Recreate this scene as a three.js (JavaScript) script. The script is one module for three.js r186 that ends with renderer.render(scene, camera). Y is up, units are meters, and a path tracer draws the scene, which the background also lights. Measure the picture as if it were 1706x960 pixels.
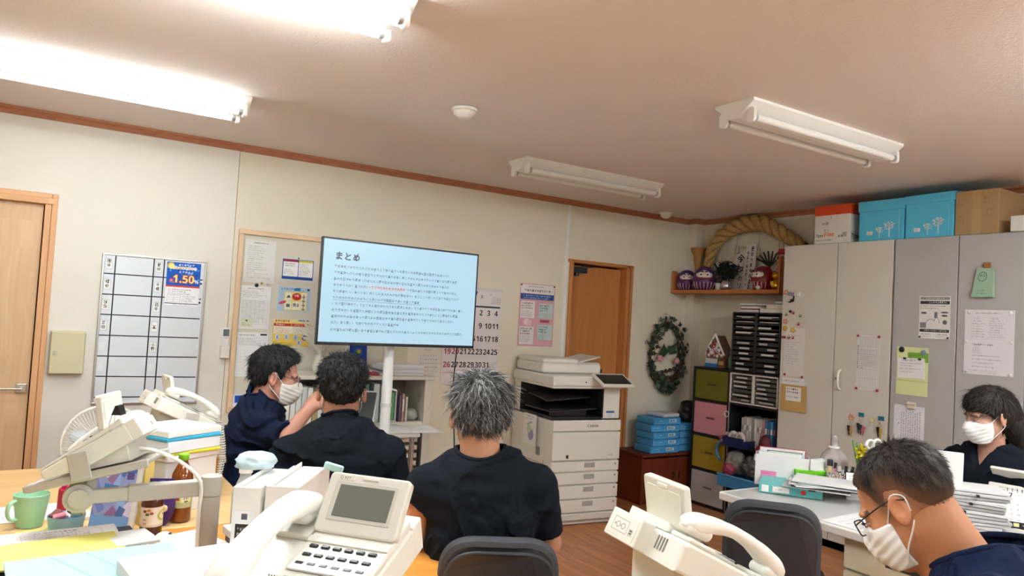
import * as THREE from 'three';
import { RoundedBoxGeometry } from 'three/addons/geometries/RoundedBoxGeometry.js';
import { mergeGeometries } from 'three/addons/utils/BufferGeometryUtils.js';
import { RectAreaLightUniformsLib } from 'three/addons/lights/RectAreaLightUniformsLib.js';

// ---------------------------------------------------------------- camera, light, exposure
// Room axes: x along the screen wall towards the corner, y up, z towards the camera; screen wall at z = -4.77, cabinet wall at x = 5.02.
const scene = new THREE.Scene();
scene.background = new THREE.Color(0x000000);
const camera = new THREE.PerspectiveCamera(42.83, 1706 / 960, 0.05, 40);
camera.position.set(0, 1.43, 0);
camera.up.set(-0.0704, 0.9975, 0.0048);
camera.lookAt(0.538, 1.43 + 0.042, -0.842);
const renderer = new THREE.WebGLRenderer({ antialias: true });
renderer.toneMapping = THREE.LinearToneMapping;
renderer.toneMappingExposure = 3.65;
renderer.shadowMap.enabled = true;
RectAreaLightUniformsLib.init();
const TUBE_GLOW = 16, LAMP = 7, SCREEN = 0.25;          // glow of a lit tube; light below each lit fixture; glow of the television
const LAMP_TINT = new THREE.Color(0.9, 1.0, 1.06);
const ZA = -4.77, XB = 5.02, CEIL = 2.42;

// ---------------------------------------------------------------- helpers
const PI = Math.PI, R = (d) => d * PI / 180;
function rng(seed) { let s = seed >>> 0; return () => { s = (s + 0x6d2b79f5) | 0; let t = Math.imul(s ^ (s >>> 15), 1 | s); t = (t + Math.imul(t ^ (t >>> 7), 61 | t)) ^ t; return ((t ^ (t >>> 14)) >>> 0) / 4294967296; }; }
const clamp = (x, a, b) => x < a ? a : x > b ? b : x, lerp = (a, b, t) => a + (b - a) * t, sstep = (a, b, x) => { const t = clamp((x - a) / (b - a), 0, 1); return t * t * (3 - 2 * t); };
function hash3(x, y, z) { let h = Math.imul(x, 374761393) + Math.imul(y, 668265263) + Math.imul(z, 1440670441); h = Math.imul(h ^ (h >>> 13), 1274126177); return ((h ^ (h >>> 16)) >>> 0) / 4294967296; }
function noise(x, y, z) {
  const i = Math.floor(x), j = Math.floor(y), k = Math.floor(z), f = (t) => t * t * (3 - 2 * t), u = f(x - i), v = f(y - j), w = f(z - k);
  const c = (a, b) => lerp(hash3(i, j + a, k + b), hash3(i + 1, j + a, k + b), u);
  return lerp(lerp(c(0, 0), c(1, 0), v), lerp(c(0, 1), c(1, 1), v), w) * 2 - 1;
}
function geo(g, x = 0, y = 0, z = 0, rx = 0, ry = 0, rz = 0) {
  g.applyMatrix4(new THREE.Matrix4().compose(new THREE.Vector3(x, y, z), new THREE.Quaternion().setFromEuler(new THREE.Euler(rx, ry, rz)), new THREE.Vector3(1, 1, 1)));
  return g;
}
const B = (w, h, d, x = 0, y = 0, z = 0, rx, ry, rz) => geo(new THREE.BoxGeometry(w, h, d), x, y, z, rx, ry, rz);
const RB = (w, h, d, r, x = 0, y = 0, z = 0, rx, ry, rz) => geo(new RoundedBoxGeometry(w, h, d, 2, Math.min(r, w * 0.49, h * 0.49, d * 0.49)), x, y, z, rx, ry, rz);
const CY = (r1, r2, h, x = 0, y = 0, z = 0, rx, ry, rz, n = 20) => geo(new THREE.CylinderGeometry(r1, r2, h, n), x, y, z, rx, ry, rz);
const SP = (r, x, y, z, sx = 1, sy = 1, sz = 1, n = 16) => new THREE.SphereGeometry(r, n, Math.ceil(n * 0.7)).scale(sx, sy, sz).translate(x, y, z);
const LA = (pts, n = 28) => new THREE.LatheGeometry(pts.map(([x, y]) => new THREE.Vector2(x, y)), n);
const TU = (pts, r, seg = 24, n = 8, closed = false) => new THREE.TubeGeometry(new THREE.CatmullRomCurve3(pts.map((p) => new THREE.Vector3(...p)), closed), seg, r, n, closed);
function rr(w, h, r, s = new THREE.Shape()) {                     // rounded rectangle outline about the origin
  const x = -w / 2, y = -h / 2;
  s.moveTo(x + r, y); s.lineTo(x + w - r, y); s.quadraticCurveTo(x + w, y, x + w, y + r); s.lineTo(x + w, y + h - r); s.quadraticCurveTo(x + w, y + h, x + w - r, y + h);
  s.lineTo(x + r, y + h); s.quadraticCurveTo(x, y + h, x, y + h - r); s.lineTo(x, y + r); s.quadraticCurveTo(x, y, x + r, y);
  return s;
}
const EX = (shape, d, bevel = 0, seg = 12) => new THREE.ExtrudeGeometry(shape, { depth: d - 2 * bevel, bevelEnabled: bevel > 0, bevelThickness: bevel, bevelSize: bevel, bevelOffset: -bevel, bevelSegments: 2, curveSegments: seg }).translate(0, 0, bevel - d / 2);
const poly = (pts) => new THREE.Shape(pts.map(([x, y]) => new THREE.Vector2(x, y)));
// Uv in metres, laid along the axis that a face looks along.
function metreUV(g, s = 1, swap = false) {
  const p = g.attributes.position, n = g.attributes.normal, uv = new Float32Array(p.count * 2);
  for (let i = 0; i < p.count; i++) {
    const ax = Math.abs(n.getX(i)), ay = Math.abs(n.getY(i)), az = Math.abs(n.getZ(i)), x = p.getX(i), y = p.getY(i), z = p.getZ(i);
    let u, v;
    if (ax >= ay && ax >= az) { u = z; v = y; } else if (ay >= az) { u = x; v = z; } else { u = x; v = y; }
    if (swap) [u, v] = [v, u];
    uv[2 * i] = u * s; uv[2 * i + 1] = v * s;
  }
  g.setAttribute('uv', new THREE.BufferAttribute(uv, 2));
  return g;
}
function join(list) {
  list = [].concat(list);
  if (list.length === 1) return list[0];
  const bare = list.map((g) => { const h = g.index ? g.toNonIndexed() : g; for (const k of Object.keys(h.attributes)) if (!['position', 'normal', 'uv', 'color'].includes(k)) h.deleteAttribute(k); return h; });
  if (bare.some((g) => g.attributes.color)) for (const g of bare) if (!g.attributes.color) g.setAttribute('color', new THREE.BufferAttribute(new Float32Array(g.attributes.position.count * 3).fill(1), 3));
  if (bare.some((g) => !g.attributes.uv)) for (const g of bare) if (!g.attributes.uv) g.setAttribute('uv', new THREE.BufferAttribute(new Float32Array(g.attributes.position.count * 2), 2));
  return mergeGeometries(bare);
}
const taken = new Map();
function numbered(name) { const n = taken.get(name) ?? 0; taken.set(name, n + 1); return n ? name + '_' + String(n).padStart(3, '0') : name; }
// One named mesh; under the scene it gets a number when its name is taken.
function obj(name, geos, m, parent = scene) {
  const o = new THREE.Mesh(join(geos), m);
  o.name = parent === scene ? numbered(name) : name;
  o.castShadow = o.receiveShadow = true;
  parent.add(o);
  return o;
}
function tag(o, label, category, group) { Object.assign(o.userData, { label, category }); if (group) o.userData.group = group; return o; }
function thing(name, label, category, [x, y, z] = [0, 0, 0], ry = 0, group) {
  const o = new THREE.Group(); o.name = numbered(name); scene.add(o); o.position.set(x, y, z); o.rotation.y = ry;
  return tag(o, label, category, group);
}
function copyOf(src, label, [x, y, z], ry = 0) {
  const c = src.clone(); c.name = numbered(src.name.replace(/_\d{3}$/, '')); c.userData = { ...src.userData, label }; scene.add(c); c.position.set(x, y, z); c.rotation.y = ry; return c;
}
function struct(name, geos, m, parent = scene) { const o = obj(name, geos, m, parent); if (parent === scene) o.userData.kind = 'structure'; return o; }
function M(color, roughness = 0.6, more = {}) {
  const { physical, ...rest } = more;
  return new (physical ? THREE.MeshPhysicalMaterial : THREE.MeshStandardMaterial)({ color, roughness, ...rest });
}
// ---------------------------------------------------------------- computed textures
function canvas(w, h, draw, bg = '#fff') {
  const c = document.createElement('canvas'); c.width = w; c.height = h;
  const g = c.getContext('2d'); g.fillStyle = bg; g.fillRect(0, 0, w, h); g.lineCap = 'round'; g.lineJoin = 'round'; draw(g, w, h);
  const t = new THREE.CanvasTexture(c); t.colorSpace = THREE.SRGBColorSpace; t.magFilter = THREE.LinearFilter; t.anisotropy = 8; return t;
}
function grey(n, f, colour = false) {                             // n x n tile from f(x, y) in 0..1 (or [r,g,b])
  const d = new Uint8Array(n * n * 4);
  for (let y = 0; y < n; y++) for (let x = 0; x < n; x++) {
    const v = f(x, y, n), o = (y * n + x) * 4;
    for (let c = 0; c < 3; c++) d[o + c] = clamp((colour ? v[c] : v) * 255, 0, 255);
    d[o + 3] = 255;
  }
  const t = new THREE.DataTexture(d, n, n); t.wrapS = t.wrapT = THREE.RepeatWrapping; t.magFilter = THREE.LinearFilter; t.minFilter = THREE.LinearMipmapLinearFilter; t.generateMipmaps = true;
  if (colour) t.colorSpace = THREE.SRGBColorSpace;
  t.needsUpdate = true; return t;
}
function tileNoise(seed, cells) {                                  // periodic value noise over the unit square
  const r = rng(seed), g = Array.from({ length: cells * cells }, r), f = (t) => t * t * (3 - 2 * t);
  return (u, v) => {
    u = (u - Math.floor(u)) * cells; v = (v - Math.floor(v)) * cells;
    const i = Math.floor(u) % cells, j = Math.floor(v) % cells, i1 = (i + 1) % cells, j1 = (j + 1) % cells, a = f(u - Math.floor(u)), b = f(v - Math.floor(v));
    return lerp(lerp(g[j * cells + i], g[j * cells + i1], a), lerp(g[j1 * cells + i], g[j1 * cells + i1], a), b);
  };
}
function woodTex(seed, light, dark, along = 3, across = 40) {
  const a = tileNoise(seed, across), b = tileNoise(seed + 1, 6), c = tileNoise(seed + 2, 96);
  return grey(512, (x, y, n) => {
    const u = x / n, v = y / n, w = b(u, v) * 0.25;
    let t = a(v + w * 0.25, u * along / across) * 0.55 + c(v * 1 + w * 0.1, Math.round(u * 3) / 96) * 0.3 + b(v, u) * 0.15;
    t = clamp(t * 1.3 - 0.1, 0, 1);
    return [0, 1, 2].map((k) => lerp(dark[k], light[k], t) / 255);
  }, true);
}
const T_paper = (() => { const a = tileNoise(11, 64), b = tileNoise(12, 150), c = tileNoise(13, 20); return grey(512, (x, y, n) => 0.45 * a(x / n, y / n) + 0.4 * b(x / n, y / n) + 0.15 * c(x / n, y / n)); })();
const T_weave = grey(128, (x, y) => { const a = Math.sin(x / 128 * PI * 32), b = Math.sin(y / 128 * PI * 32); return 0.5 + 0.25 * a * (((y >> 2) & 1) ? 1 : -1) + 0.25 * b * (((x >> 2) & 1) ? 1 : -1); });
// ---------------------------------------------------------------- stroke lettering (the fonts at hand have no Japanese)
// Polylines on a 10 x 10 grid, two digits per point; a stroke that starts with ~ is smooth on a 20 x 20 grid (digits 0-9, a-j).
const GLYPH = {
  'ま': '~45g5 ~49g9 ~a2ae9h5h4f6dbegh', 'と': '~6389 ~g68a4e6hgh', 'め': '~55af ~d3ac5h3e68c6hafg9h', 'の': '~a59d5g3c66c4h9feah', 'に': '~445e5h ~85g5 ~8c9gggg', 'は': '~445d5h ~86g6 ~c3ce9h7f9dge', 'て': '~34g3b69c9fdh', 'い': '~445d7ga', 'る': '~53f36bb9gcefbh8f', 'し': '~738cafeegb', 'た': '~36c6 ~832g ~b9g9 ~bfgg', 'な': '~35b5 ~732c ~d4g7 ~caccafgh', 'こ': '~54f5 ~4d7gfg', 'う': '~73c4 ~48d7fc9h', 'り': '~535a ~d3dc8h', 'か': '~36d6cf9g ~832h ~f5h9', 'を': '~45f5 ~92498b9d ~g8b9afgg', 'す': '~35h5 ~b2bc8e8abab9h', 'が': '~36d6cf9g ~832h ~f5h9 ~g3h5', 'で': '~34g3b69c9fdh ~f7g9', 'れ': '~5353 ~526h ~38783f7de6dghe', 'も': '~922g9hgf ~47f7 ~4be9',
  '一': '1585', '二': '2373 1787', '三': '2272 2575 1888', '日': '2171792921 2575', '田': '1282881812 1585 5258', '中': '2373762623 5159', '井': '1383 1686 3139 6169', '村': '1343 3139 3316 3446 5393 7179 6848 5566', '野': '1141451511 1343 3139 1646 1949 5181 8163 5494 7479 7967', '吉': '1282 5154 2474 2777792927', '小': '515947 2517 7588', '酒': '1122 1425 1927 3191 3494993934 5154 7174 3797', '園': '1191991911 3272 5154 2474 35757735 5559', '豊': '2181842421 4144 6164 1595 3656573736 3848 6869 1999', '根': '1343 3139 3316 3446 518184545152 5282 5959 5459 8469 6499', '猪': '3113 2245 3948 1638 5595 7179 5382 4595 56868656 5888', '狩': '3113 2245 3948 1638 4292 5131 4595 7579 6668', '樫': '1343 3139 3316 3446 51915999 5494 6282 7174 5797 7579', '令': '5115 5195 3464 2676595955 3949', '和': '3121 1343 3239 3316 3346 5484886854', '本': '1383 5159 5318 5388 3767', '高': '5152 1292 3464663634 1799 1718 9798 3767693937', '齢': '2124 1424 4151 1747 5263 9562 6686', '者': '2363 5157 1595 8128 3678793936', '身': '5132 3272793932 3474 3676 1878', '体': '3113 2229 4393 6169 6346 6396 5777', '月': '317179 313719 3373 3575', '護': '1242 1141 1343 1545 1747492917 5191 5494 5696 5899', '介': '5115 5195 4437 6469', '事': '1292 5159 3474763634 1797 2888', '会': '5115 5195 3464 2676 5638 3878 6779', '人': '5119 5199', '大': '1484 5119 5489', '分': '4115 6195 3474 7468 4629', '要': '1191 3272742432 1656 5618 3589', '伊': '3113 2229 4383 8389 4686 4989 6342', '右': '1383 5126 3676793936', '衛': '3113 2419 4262 4464 4666 5159 7292 7494 8488', '門': '2131 2129 2141 4144 2444 2342 5181 818959 5154 5484 5282',
};
const KANA = 'のにはているしたなとこうりかをすがでれも', KANJI = '高齢者身体中本大分要介護事会人日月';
function glyph(g, ch, x, y, s) {
  const e = GLYPH[ch];
  if (!e) return false;
  g.beginPath();
  for (const st of e.split(' ')) {
    const soft = st[0] === '~', k = s / (soft ? 20 : 10), q = soft ? st.slice(1) : st, p = [];
    for (let i = 0; i + 1 < q.length; i += 2) p.push([x + (parseInt(q[i], 36)) * k, y + parseInt(q[i + 1], 36) * k]);
    g.moveTo(...p[0]);
    if (!soft || p.length < 3) for (const a of p.slice(1)) g.lineTo(...a);
    else {
      for (let i = 1; i < p.length - 1; i++) { const b = p[i], c = i === p.length - 2 ? p[i + 1] : [(b[0] + p[i + 1][0]) / 2, (b[1] + p[i + 1][1]) / 2]; g.quadraticCurveTo(b[0], b[1], c[0], c[1]); }
    }
  }
  g.stroke(); return true;
}
function jtext(g, str, x, y, s, colour = '#222', weight = 0.09, vertical = false) {
  g.strokeStyle = g.fillStyle = colour; g.lineWidth = s * weight;
  for (const ch of str) {
    if (!glyph(g, ch, x, y, s) && ch !== ' ') { g.font = 'bold ' + s + 'px sans-serif'; g.textAlign = 'left'; g.textBaseline = 'top'; g.fillText(ch, x, y); }
    if (vertical) y += s * 1.08; else x += s * 1.02;
  }
}
// Rows of small print; the photograph does not let it be read either.
function rows(g, seed, x, y, w, n, s, gap, colour = '#555', weight = 0.1, ragged = 0.35) {
  const r = rng(seed);
  for (let i = 0; i < n; i++) {
    let str = ''; const m = Math.floor((w / (s * 1.02)) * (1 - ragged * r()));
    for (let j = 0; j < m; j++) { const p = r() < 0.6 ? KANA : KANJI; str += p[Math.floor(r() * p.length)]; }
    jtext(g, str, x, y + i * gap, s, colour, weight);
  }
}
function label(g, str, x, y, s, colour, align = 'left', font = 'sans-serif', bold = true) { g.fillStyle = colour; g.font = (bold ? 'bold ' : '') + s + 'px ' + font; g.textAlign = align; g.textBaseline = 'middle'; g.fillText(str, x, y); }
const grid = (g, x, y, w, h, nx, ny, colour = '#999', lw = 1) => { g.strokeStyle = colour; g.lineWidth = lw; g.beginPath(); for (let i = 0; i <= nx; i++) { g.moveTo(x + w * i / nx, y); g.lineTo(x + w * i / nx, y + h); } for (let j = 0; j <= ny; j++) { g.moveTo(x, y + h * j / ny); g.lineTo(x + w, y + h * j / ny); } g.stroke(); };
const rect = (g, x, y, w, h, c) => { g.fillStyle = c; g.fillRect(x, y, w, h); };
const disc = (g, x, y, r, c) => { g.fillStyle = c; g.beginPath(); g.arc(x, y, r, 0, 7); g.fill(); };
// A sheet w x h x t about the origin facing +z; the print is on the front, the rest takes the colour of its corner. bend bows it out.
function card(w, h, t = 0.0008, bend = 0, seg = 1) {
  const g = new THREE.BoxGeometry(w, h, t, seg, seg, 1), uv = g.attributes.uv, n = g.attributes.normal, p = g.attributes.position;
  for (let i = 0; i < uv.count; i++) if (n.getZ(i) < 0.5) uv.setXY(i, 0.004, 0.004);
  if (bend) { for (let i = 0; i < p.count; i++) { const a = p.getY(i) / h - 0.5; p.setZ(i, p.getZ(i) + bend * a * a); } g.computeVertexNormals(); }
  return g;
}
const COLOUR = (c) => { const h = { h: 0, s: 0, l: 0 }; new THREE.Color(c).getHSL(h, THREE.SRGBColorSpace); return h.l < 0.2 ? 'black' : h.s < 0.22 ? (h.l > 0.6 ? 'white' : 'grey') : h.h < 0.04 || h.h > 0.92 ? 'red' : h.h < 0.2 ? 'yellow' : h.h < 0.45 ? 'green' : 'blue'; };
// Magnets and pins that hold a sheet: things of their own, named after the corner they hold.
function pinned(sheet, pins, of, kind, face = 0.0006) {
  for (const [x, y, c, r = 0.009] of pins) {
    const where = (Math.abs(y) < 0.02 ? 'middle' : y > 0 ? 'top' : 'bottom') + (x > 0.05 && x < 0.07 ? ' far' : '') + (Math.abs(x) < 0.006 ? ' edge' : x < 0 ? ' left' : ' right');
    const o = obj(kind, [LA([[0, 0.008], [r * 0.75, 0.007], [r, 0.003], [r, 0]], 16).rotateX(PI / 2)], M(c, 0.38));
    o.position.copy(sheet.localToWorld(new THREE.Vector3(x, y, face))); o.quaternion.setFromEuler(sheet.rotation);
    tag(o, COLOUR(c) + ' ' + (kind === 'magnet' ? 'magnet' : 'pin') + ' at the ' + where + ' of the ' + of, kind, kind + 's holding up sheets');
  }
}
const paperM = (map, rough = 0.85) => new THREE.MeshStandardMaterial({ map, roughness: rough });
const cardAt = (w, h, x, y, z, rx = 0, ry = 0, rz = 0, t) => geo(card(w, h, t), x, y, z, rx, ry, rz);
// ---------------------------------------------------------------- the room
const wallM = M(0xe9e4d8, 0.9, { bumpMap: T_paper, bumpScale: 0.0006 }), wallRM = M(0xe8dfca, 0.9, { bumpMap: T_paper, bumpScale: 0.0006 });
const ceilM = M(0xeee5de, 0.95, { bumpMap: T_paper, bumpScale: 0.0012 });
const T_floor = woodTex(21, [208, 142, 92], [164, 102, 62], 2, 60);
const floorM = M(0xffffff, 0.42, { map: T_floor });
const whiteM = M(0xf2efe9, 0.5), T_door = woodTex(31, [228, 194, 152], [212, 174, 130], 3, 34), T_trim = woodTex(41, [186, 122, 84], [160, 98, 64], 3, 24);
const T_pale = woodTex(33, [240, 220, 190], [226, 202, 168], 3, 34), doorM = M(0xffffff, 0.45, { map: T_door }), trimM = M(0xffffff, 0.5, { map: T_trim }), frameM = M(0xf6cfae, 0.5, { map: T_pale });
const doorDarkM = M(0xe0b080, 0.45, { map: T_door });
const steelM = M(0xc9c6c0, 0.3, { metalness: 0.9 }), blackM = M(0x141414, 0.5), darkM = M(0x26282b, 0.55);
const XL = -2.7, ZR = 2.3;
struct('floor', metreUV(B(XB - XL + 0.3, 0.1, ZR - ZA + 0.3, (XB + XL) / 2, -0.05, (ZR + ZA) / 2), 0.8, true), floorM);
struct('ceiling', metreUV(B(XB - XL + 0.3, 0.1, ZR - ZA + 0.3, (XB + XL) / 2, CEIL + 0.05, (ZR + ZA) / 2), 2), ceilM);
// Screen wall in pieces round its two doors.
const wa = (x0, x1, y0, y1) => metreUV(B(x1 - x0, y1 - y0, 0.12, (x0 + x1) / 2, (y0 + y1) / 2, ZA - 0.06), 2);
struct('wall_back', [wa(XL - 0.1, -0.85, 0, CEIL), wa(-0.85, 0, 1.93, CEIL), wa(0, 0.98, 0, CEIL)], wallM);
struct('wall_back', [wa(0.983, 3.62, 0, CEIL), wa(3.62, 4.22, 1.92, CEIL), wa(4.22, XB + 0.12, 0, CEIL)], wallRM);
struct('wall_right', metreUV(B(0.12, CEIL, ZR - ZA, XB + 0.06, CEIL / 2, (ZR + ZA) / 2), 2), wallRM);
struct('wall_left', metreUV(B(0.12, CEIL, ZR - ZA, XL - 0.06, CEIL / 2, (ZR + ZA) / 2), 2), wallM);
struct('wall_front', metreUV(B(XB - XL + 0.3, CEIL, 0.12, (XB + XL) / 2, CEIL / 2, ZR + 0.06), 2), wallM);
struct('pillar', metreUV(B(0.1, CEIL, 0.1, 4.97, CEIL / 2, ZA + 0.05), 2), wallRM);
// Moulding below the ceiling, round the corner pillar too.
const crown = (len, x, z, turn) => { const s = poly([[0, 0], [0.034, 0], [0.034, -0.012], [0.02, -0.022], [0.014, -0.042], [0, -0.042]]); return metreUV(geo(new THREE.ExtrudeGeometry(s, { depth: len, bevelEnabled: false }), x, CEIL, z, 0, turn, 0), 2); };
struct('trim_1', crown(4.92 - XL, 4.92, ZA, -PI / 2), trimM);
struct('trim_2', [crown(0.1, 4.92, ZA + 0.1, PI), crown(0.14, 5.025, ZA + 0.1, -PI / 2)], trimM);
struct('trim_3', crown(ZR - ZA - 0.1, XB, ZR, PI), trimM);
struct('trim_4', RB(0.032, CEIL, 0.008, 0.003, 3.553, CEIL / 2, ZA + 0.004), whiteM);
struct('baseboard_back', [B(3.5, 0.06, 0.01, 1.79, 0.03, ZA + 0.005), B(0.62, 0.06, 0.01, 4.61, 0.03, ZA + 0.005)], M(0x9a6a48, 0.5));
// Left door, pale wood in a moulded frame.
const d1 = new THREE.Group(); d1.name = 'door_1'; d1.userData.kind = 'structure'; scene.add(d1);
obj('door_panel', metreUV(RB(0.83, 1.91, 0.036, 0.003, -0.435, 0.958, ZA - 0.04), 1.1, true), doorM, d1);
obj('door_frame', [metreUV(RB(0.03, 1.912, 0.138, 0.004, 0.0, 0.956, ZA - 0.045), 1, true), metreUV(RB(0.028, 1.972, 0.02, 0.005, 0.03, 0.986, ZA + 0.0105), 1, true), metreUV(RB(0.93, 0.034, 0.14, 0.004, -0.43, 1.93, ZA - 0.045), 1), metreUV(RB(0.89, 0.028, 0.02, 0.005, -0.429, 1.958, ZA + 0.01), 1), metreUV(RB(0.03, 1.912, 0.138, 0.004, -0.865, 0.956, ZA - 0.045), 1, true)], frameM, d1);
const dh = obj('door_handle', [RB(0.05, 0.05, 0.012, 0.004, -0.055, 0.905, ZA - 0.014), CY(0.008, 0.008, 0.045, -0.055, 0.905, ZA + 0.008, PI / 2), RB(0.13, 0.012, 0.014, 0.005, -0.115, 0.905, ZA + 0.028)], steelM, d1);
// Middle door behind the copier, darker, with a closer at its head.
const d2 = new THREE.Group(); d2.name = 'door_2'; d2.userData.kind = 'structure'; scene.add(d2);
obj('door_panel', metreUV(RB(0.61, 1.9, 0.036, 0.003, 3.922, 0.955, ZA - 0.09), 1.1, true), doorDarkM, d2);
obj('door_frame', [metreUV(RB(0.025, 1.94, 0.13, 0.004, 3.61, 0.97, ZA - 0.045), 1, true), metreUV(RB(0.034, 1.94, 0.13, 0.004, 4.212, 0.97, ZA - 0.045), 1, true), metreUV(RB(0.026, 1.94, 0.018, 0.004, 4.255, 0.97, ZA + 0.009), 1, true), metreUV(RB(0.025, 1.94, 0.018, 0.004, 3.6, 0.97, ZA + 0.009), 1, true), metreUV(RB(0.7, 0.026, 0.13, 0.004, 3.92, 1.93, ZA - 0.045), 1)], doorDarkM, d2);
obj('door_closer', [RB(0.17, 0.045, 0.05, 0.006, 3.71, 1.865, ZA - 0.045), CY(0.02, 0.02, 0.03, 3.7, 1.83, ZA - 0.045), B(0.16, 0.01, 0.02, 3.8, 1.9, ZA - 0.03, 0, 0.3)], M(0x39424d, 0.4, { metalness: 0.5 }), d2);
obj('door_handle', [RB(0.04, 0.12, 0.01, 0.004, 4.17, 0.92, ZA - 0.066), RB(0.11, 0.014, 0.014, 0.005, 4.12, 0.93, ZA - 0.04), CY(0.008, 0.008, 0.04, 4.17, 0.93, ZA - 0.05, PI / 2)], steelM, d2);

// ---------------------------------------------------------------- ceiling lights
const enamelM = M(0xf4f2ec, 0.45), tubeOffM = M(0xf0efea, 0.35), capM = M(0xb9b9b6, 0.35, { metalness: 0.7 });
function lightFitting(x, z, lit, text, power = 1) {
  const tubeOnM = lit && new THREE.MeshStandardMaterial({ color: 0xffffff, roughness: 0.4, emissive: LAMP_TINT, emissiveIntensity: TUBE_GLOW * power });
  const L = 1.13, t = thing('ceiling_light', text, 'ceiling light', [x, CEIL, z]);
  const s = poly([[-0.105, 0], [0.105, 0], [0.105, -0.012], [0.022, -0.075], [-0.022, -0.075], [-0.105, -0.012]]);
  obj('housing', geo(EX(s, L), 0, 0, 0, 0, PI / 2, 0), enamelM, t);
  for (const sx of [-1, 1]) obj('end_cap', geo(EX(s, 0.003), sx * (L / 2 + 0.0015), 0, 0, 0, PI / 2, 0), enamelM, t);
  for (const sz of [-1, 1]) {
    const tube = obj('tube', CY(0.016, 0.016, L - 0.09, 0, -0.073, sz * 0.075, 0, 0, PI / 2), lit ? tubeOnM : tubeOffM, t);
    for (const sx of [-1, 1]) obj('tube_cap', CY(0.0162, 0.0162, 0.016, sx * (L / 2 - 0.042), -0.073, sz * 0.075, 0, 0, PI / 2), capM, tube);
    for (const sx of [-1, 1]) {
      obj('lamp_socket', geo(EX(rr(0.042, 0.066, 0.02), 0.018, 0.003), sx * (L / 2 - 0.022), -0.066, sz * 0.075, 0, PI / 2, 0), enamelM, t);
    }
  }
  if (lit) for (const sz of [-1, 1]) {
    const l = new THREE.RectAreaLight(LAMP_TINT, LAMP * power, L - 0.1, 0.05);
    l.position.set(0, -0.095, sz * 0.075); l.rotation.x = -PI / 2; l.name = 'tube_light'; t.add(l);
  }
  return t;
}
lightFitting(0.215, -3.73, true, 'lit twin-tube ceiling light above the whiteboard, the longer one in view at the left edge', 0.3);
lightFitting(0.36, -2.2, true, 'lit twin-tube ceiling light cut off by the top edge of the picture', 1.1);
lightFitting(2.985, -3.8, false, 'unlit twin-tube ceiling light near the screen wall, the smaller of the two unlit ones');
lightFitting(3.025, -2.15, false, 'unlit twin-tube ceiling light nearer the camera, the larger of the two unlit ones');
lightFitting(0.36, -0.6, true, 'lit twin-tube ceiling light overhead behind the camera', 0.4);
lightFitting(3.0, -0.5, true, 'lit twin-tube ceiling light above the bending man, above the picture', 1.3);
lightFitting(3.0, 1.15, true, 'lit twin-tube ceiling light behind the camera on the cabinet side', 1.3);
lightFitting(0.36, 1.15, true, 'lit twin-tube ceiling light farthest behind the camera', 0.6);
for (const [x, z, text, r] of [[1.634, -3.064, 'white round smoke detector on the ceiling between the four light fittings', 0.062], [4.465, -4.6, 'small white round detector on the ceiling near the room corner', 0.055]]) {
  const t = thing('smoke_detector', text, 'smoke detector', [x, CEIL, z]);
  obj('base', LA([[0, 0], [r, 0], [r, -0.012], [r * 0.93, -0.02], [0, -0.02]]), enamelM, t);
  obj('sensor_head', LA([[r * 0.86, -0.02], [r * 0.82, -0.035], [r * 0.55, -0.044], [r * 0.45, -0.052], [0, -0.053]]), whiteM, t);
}

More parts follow.
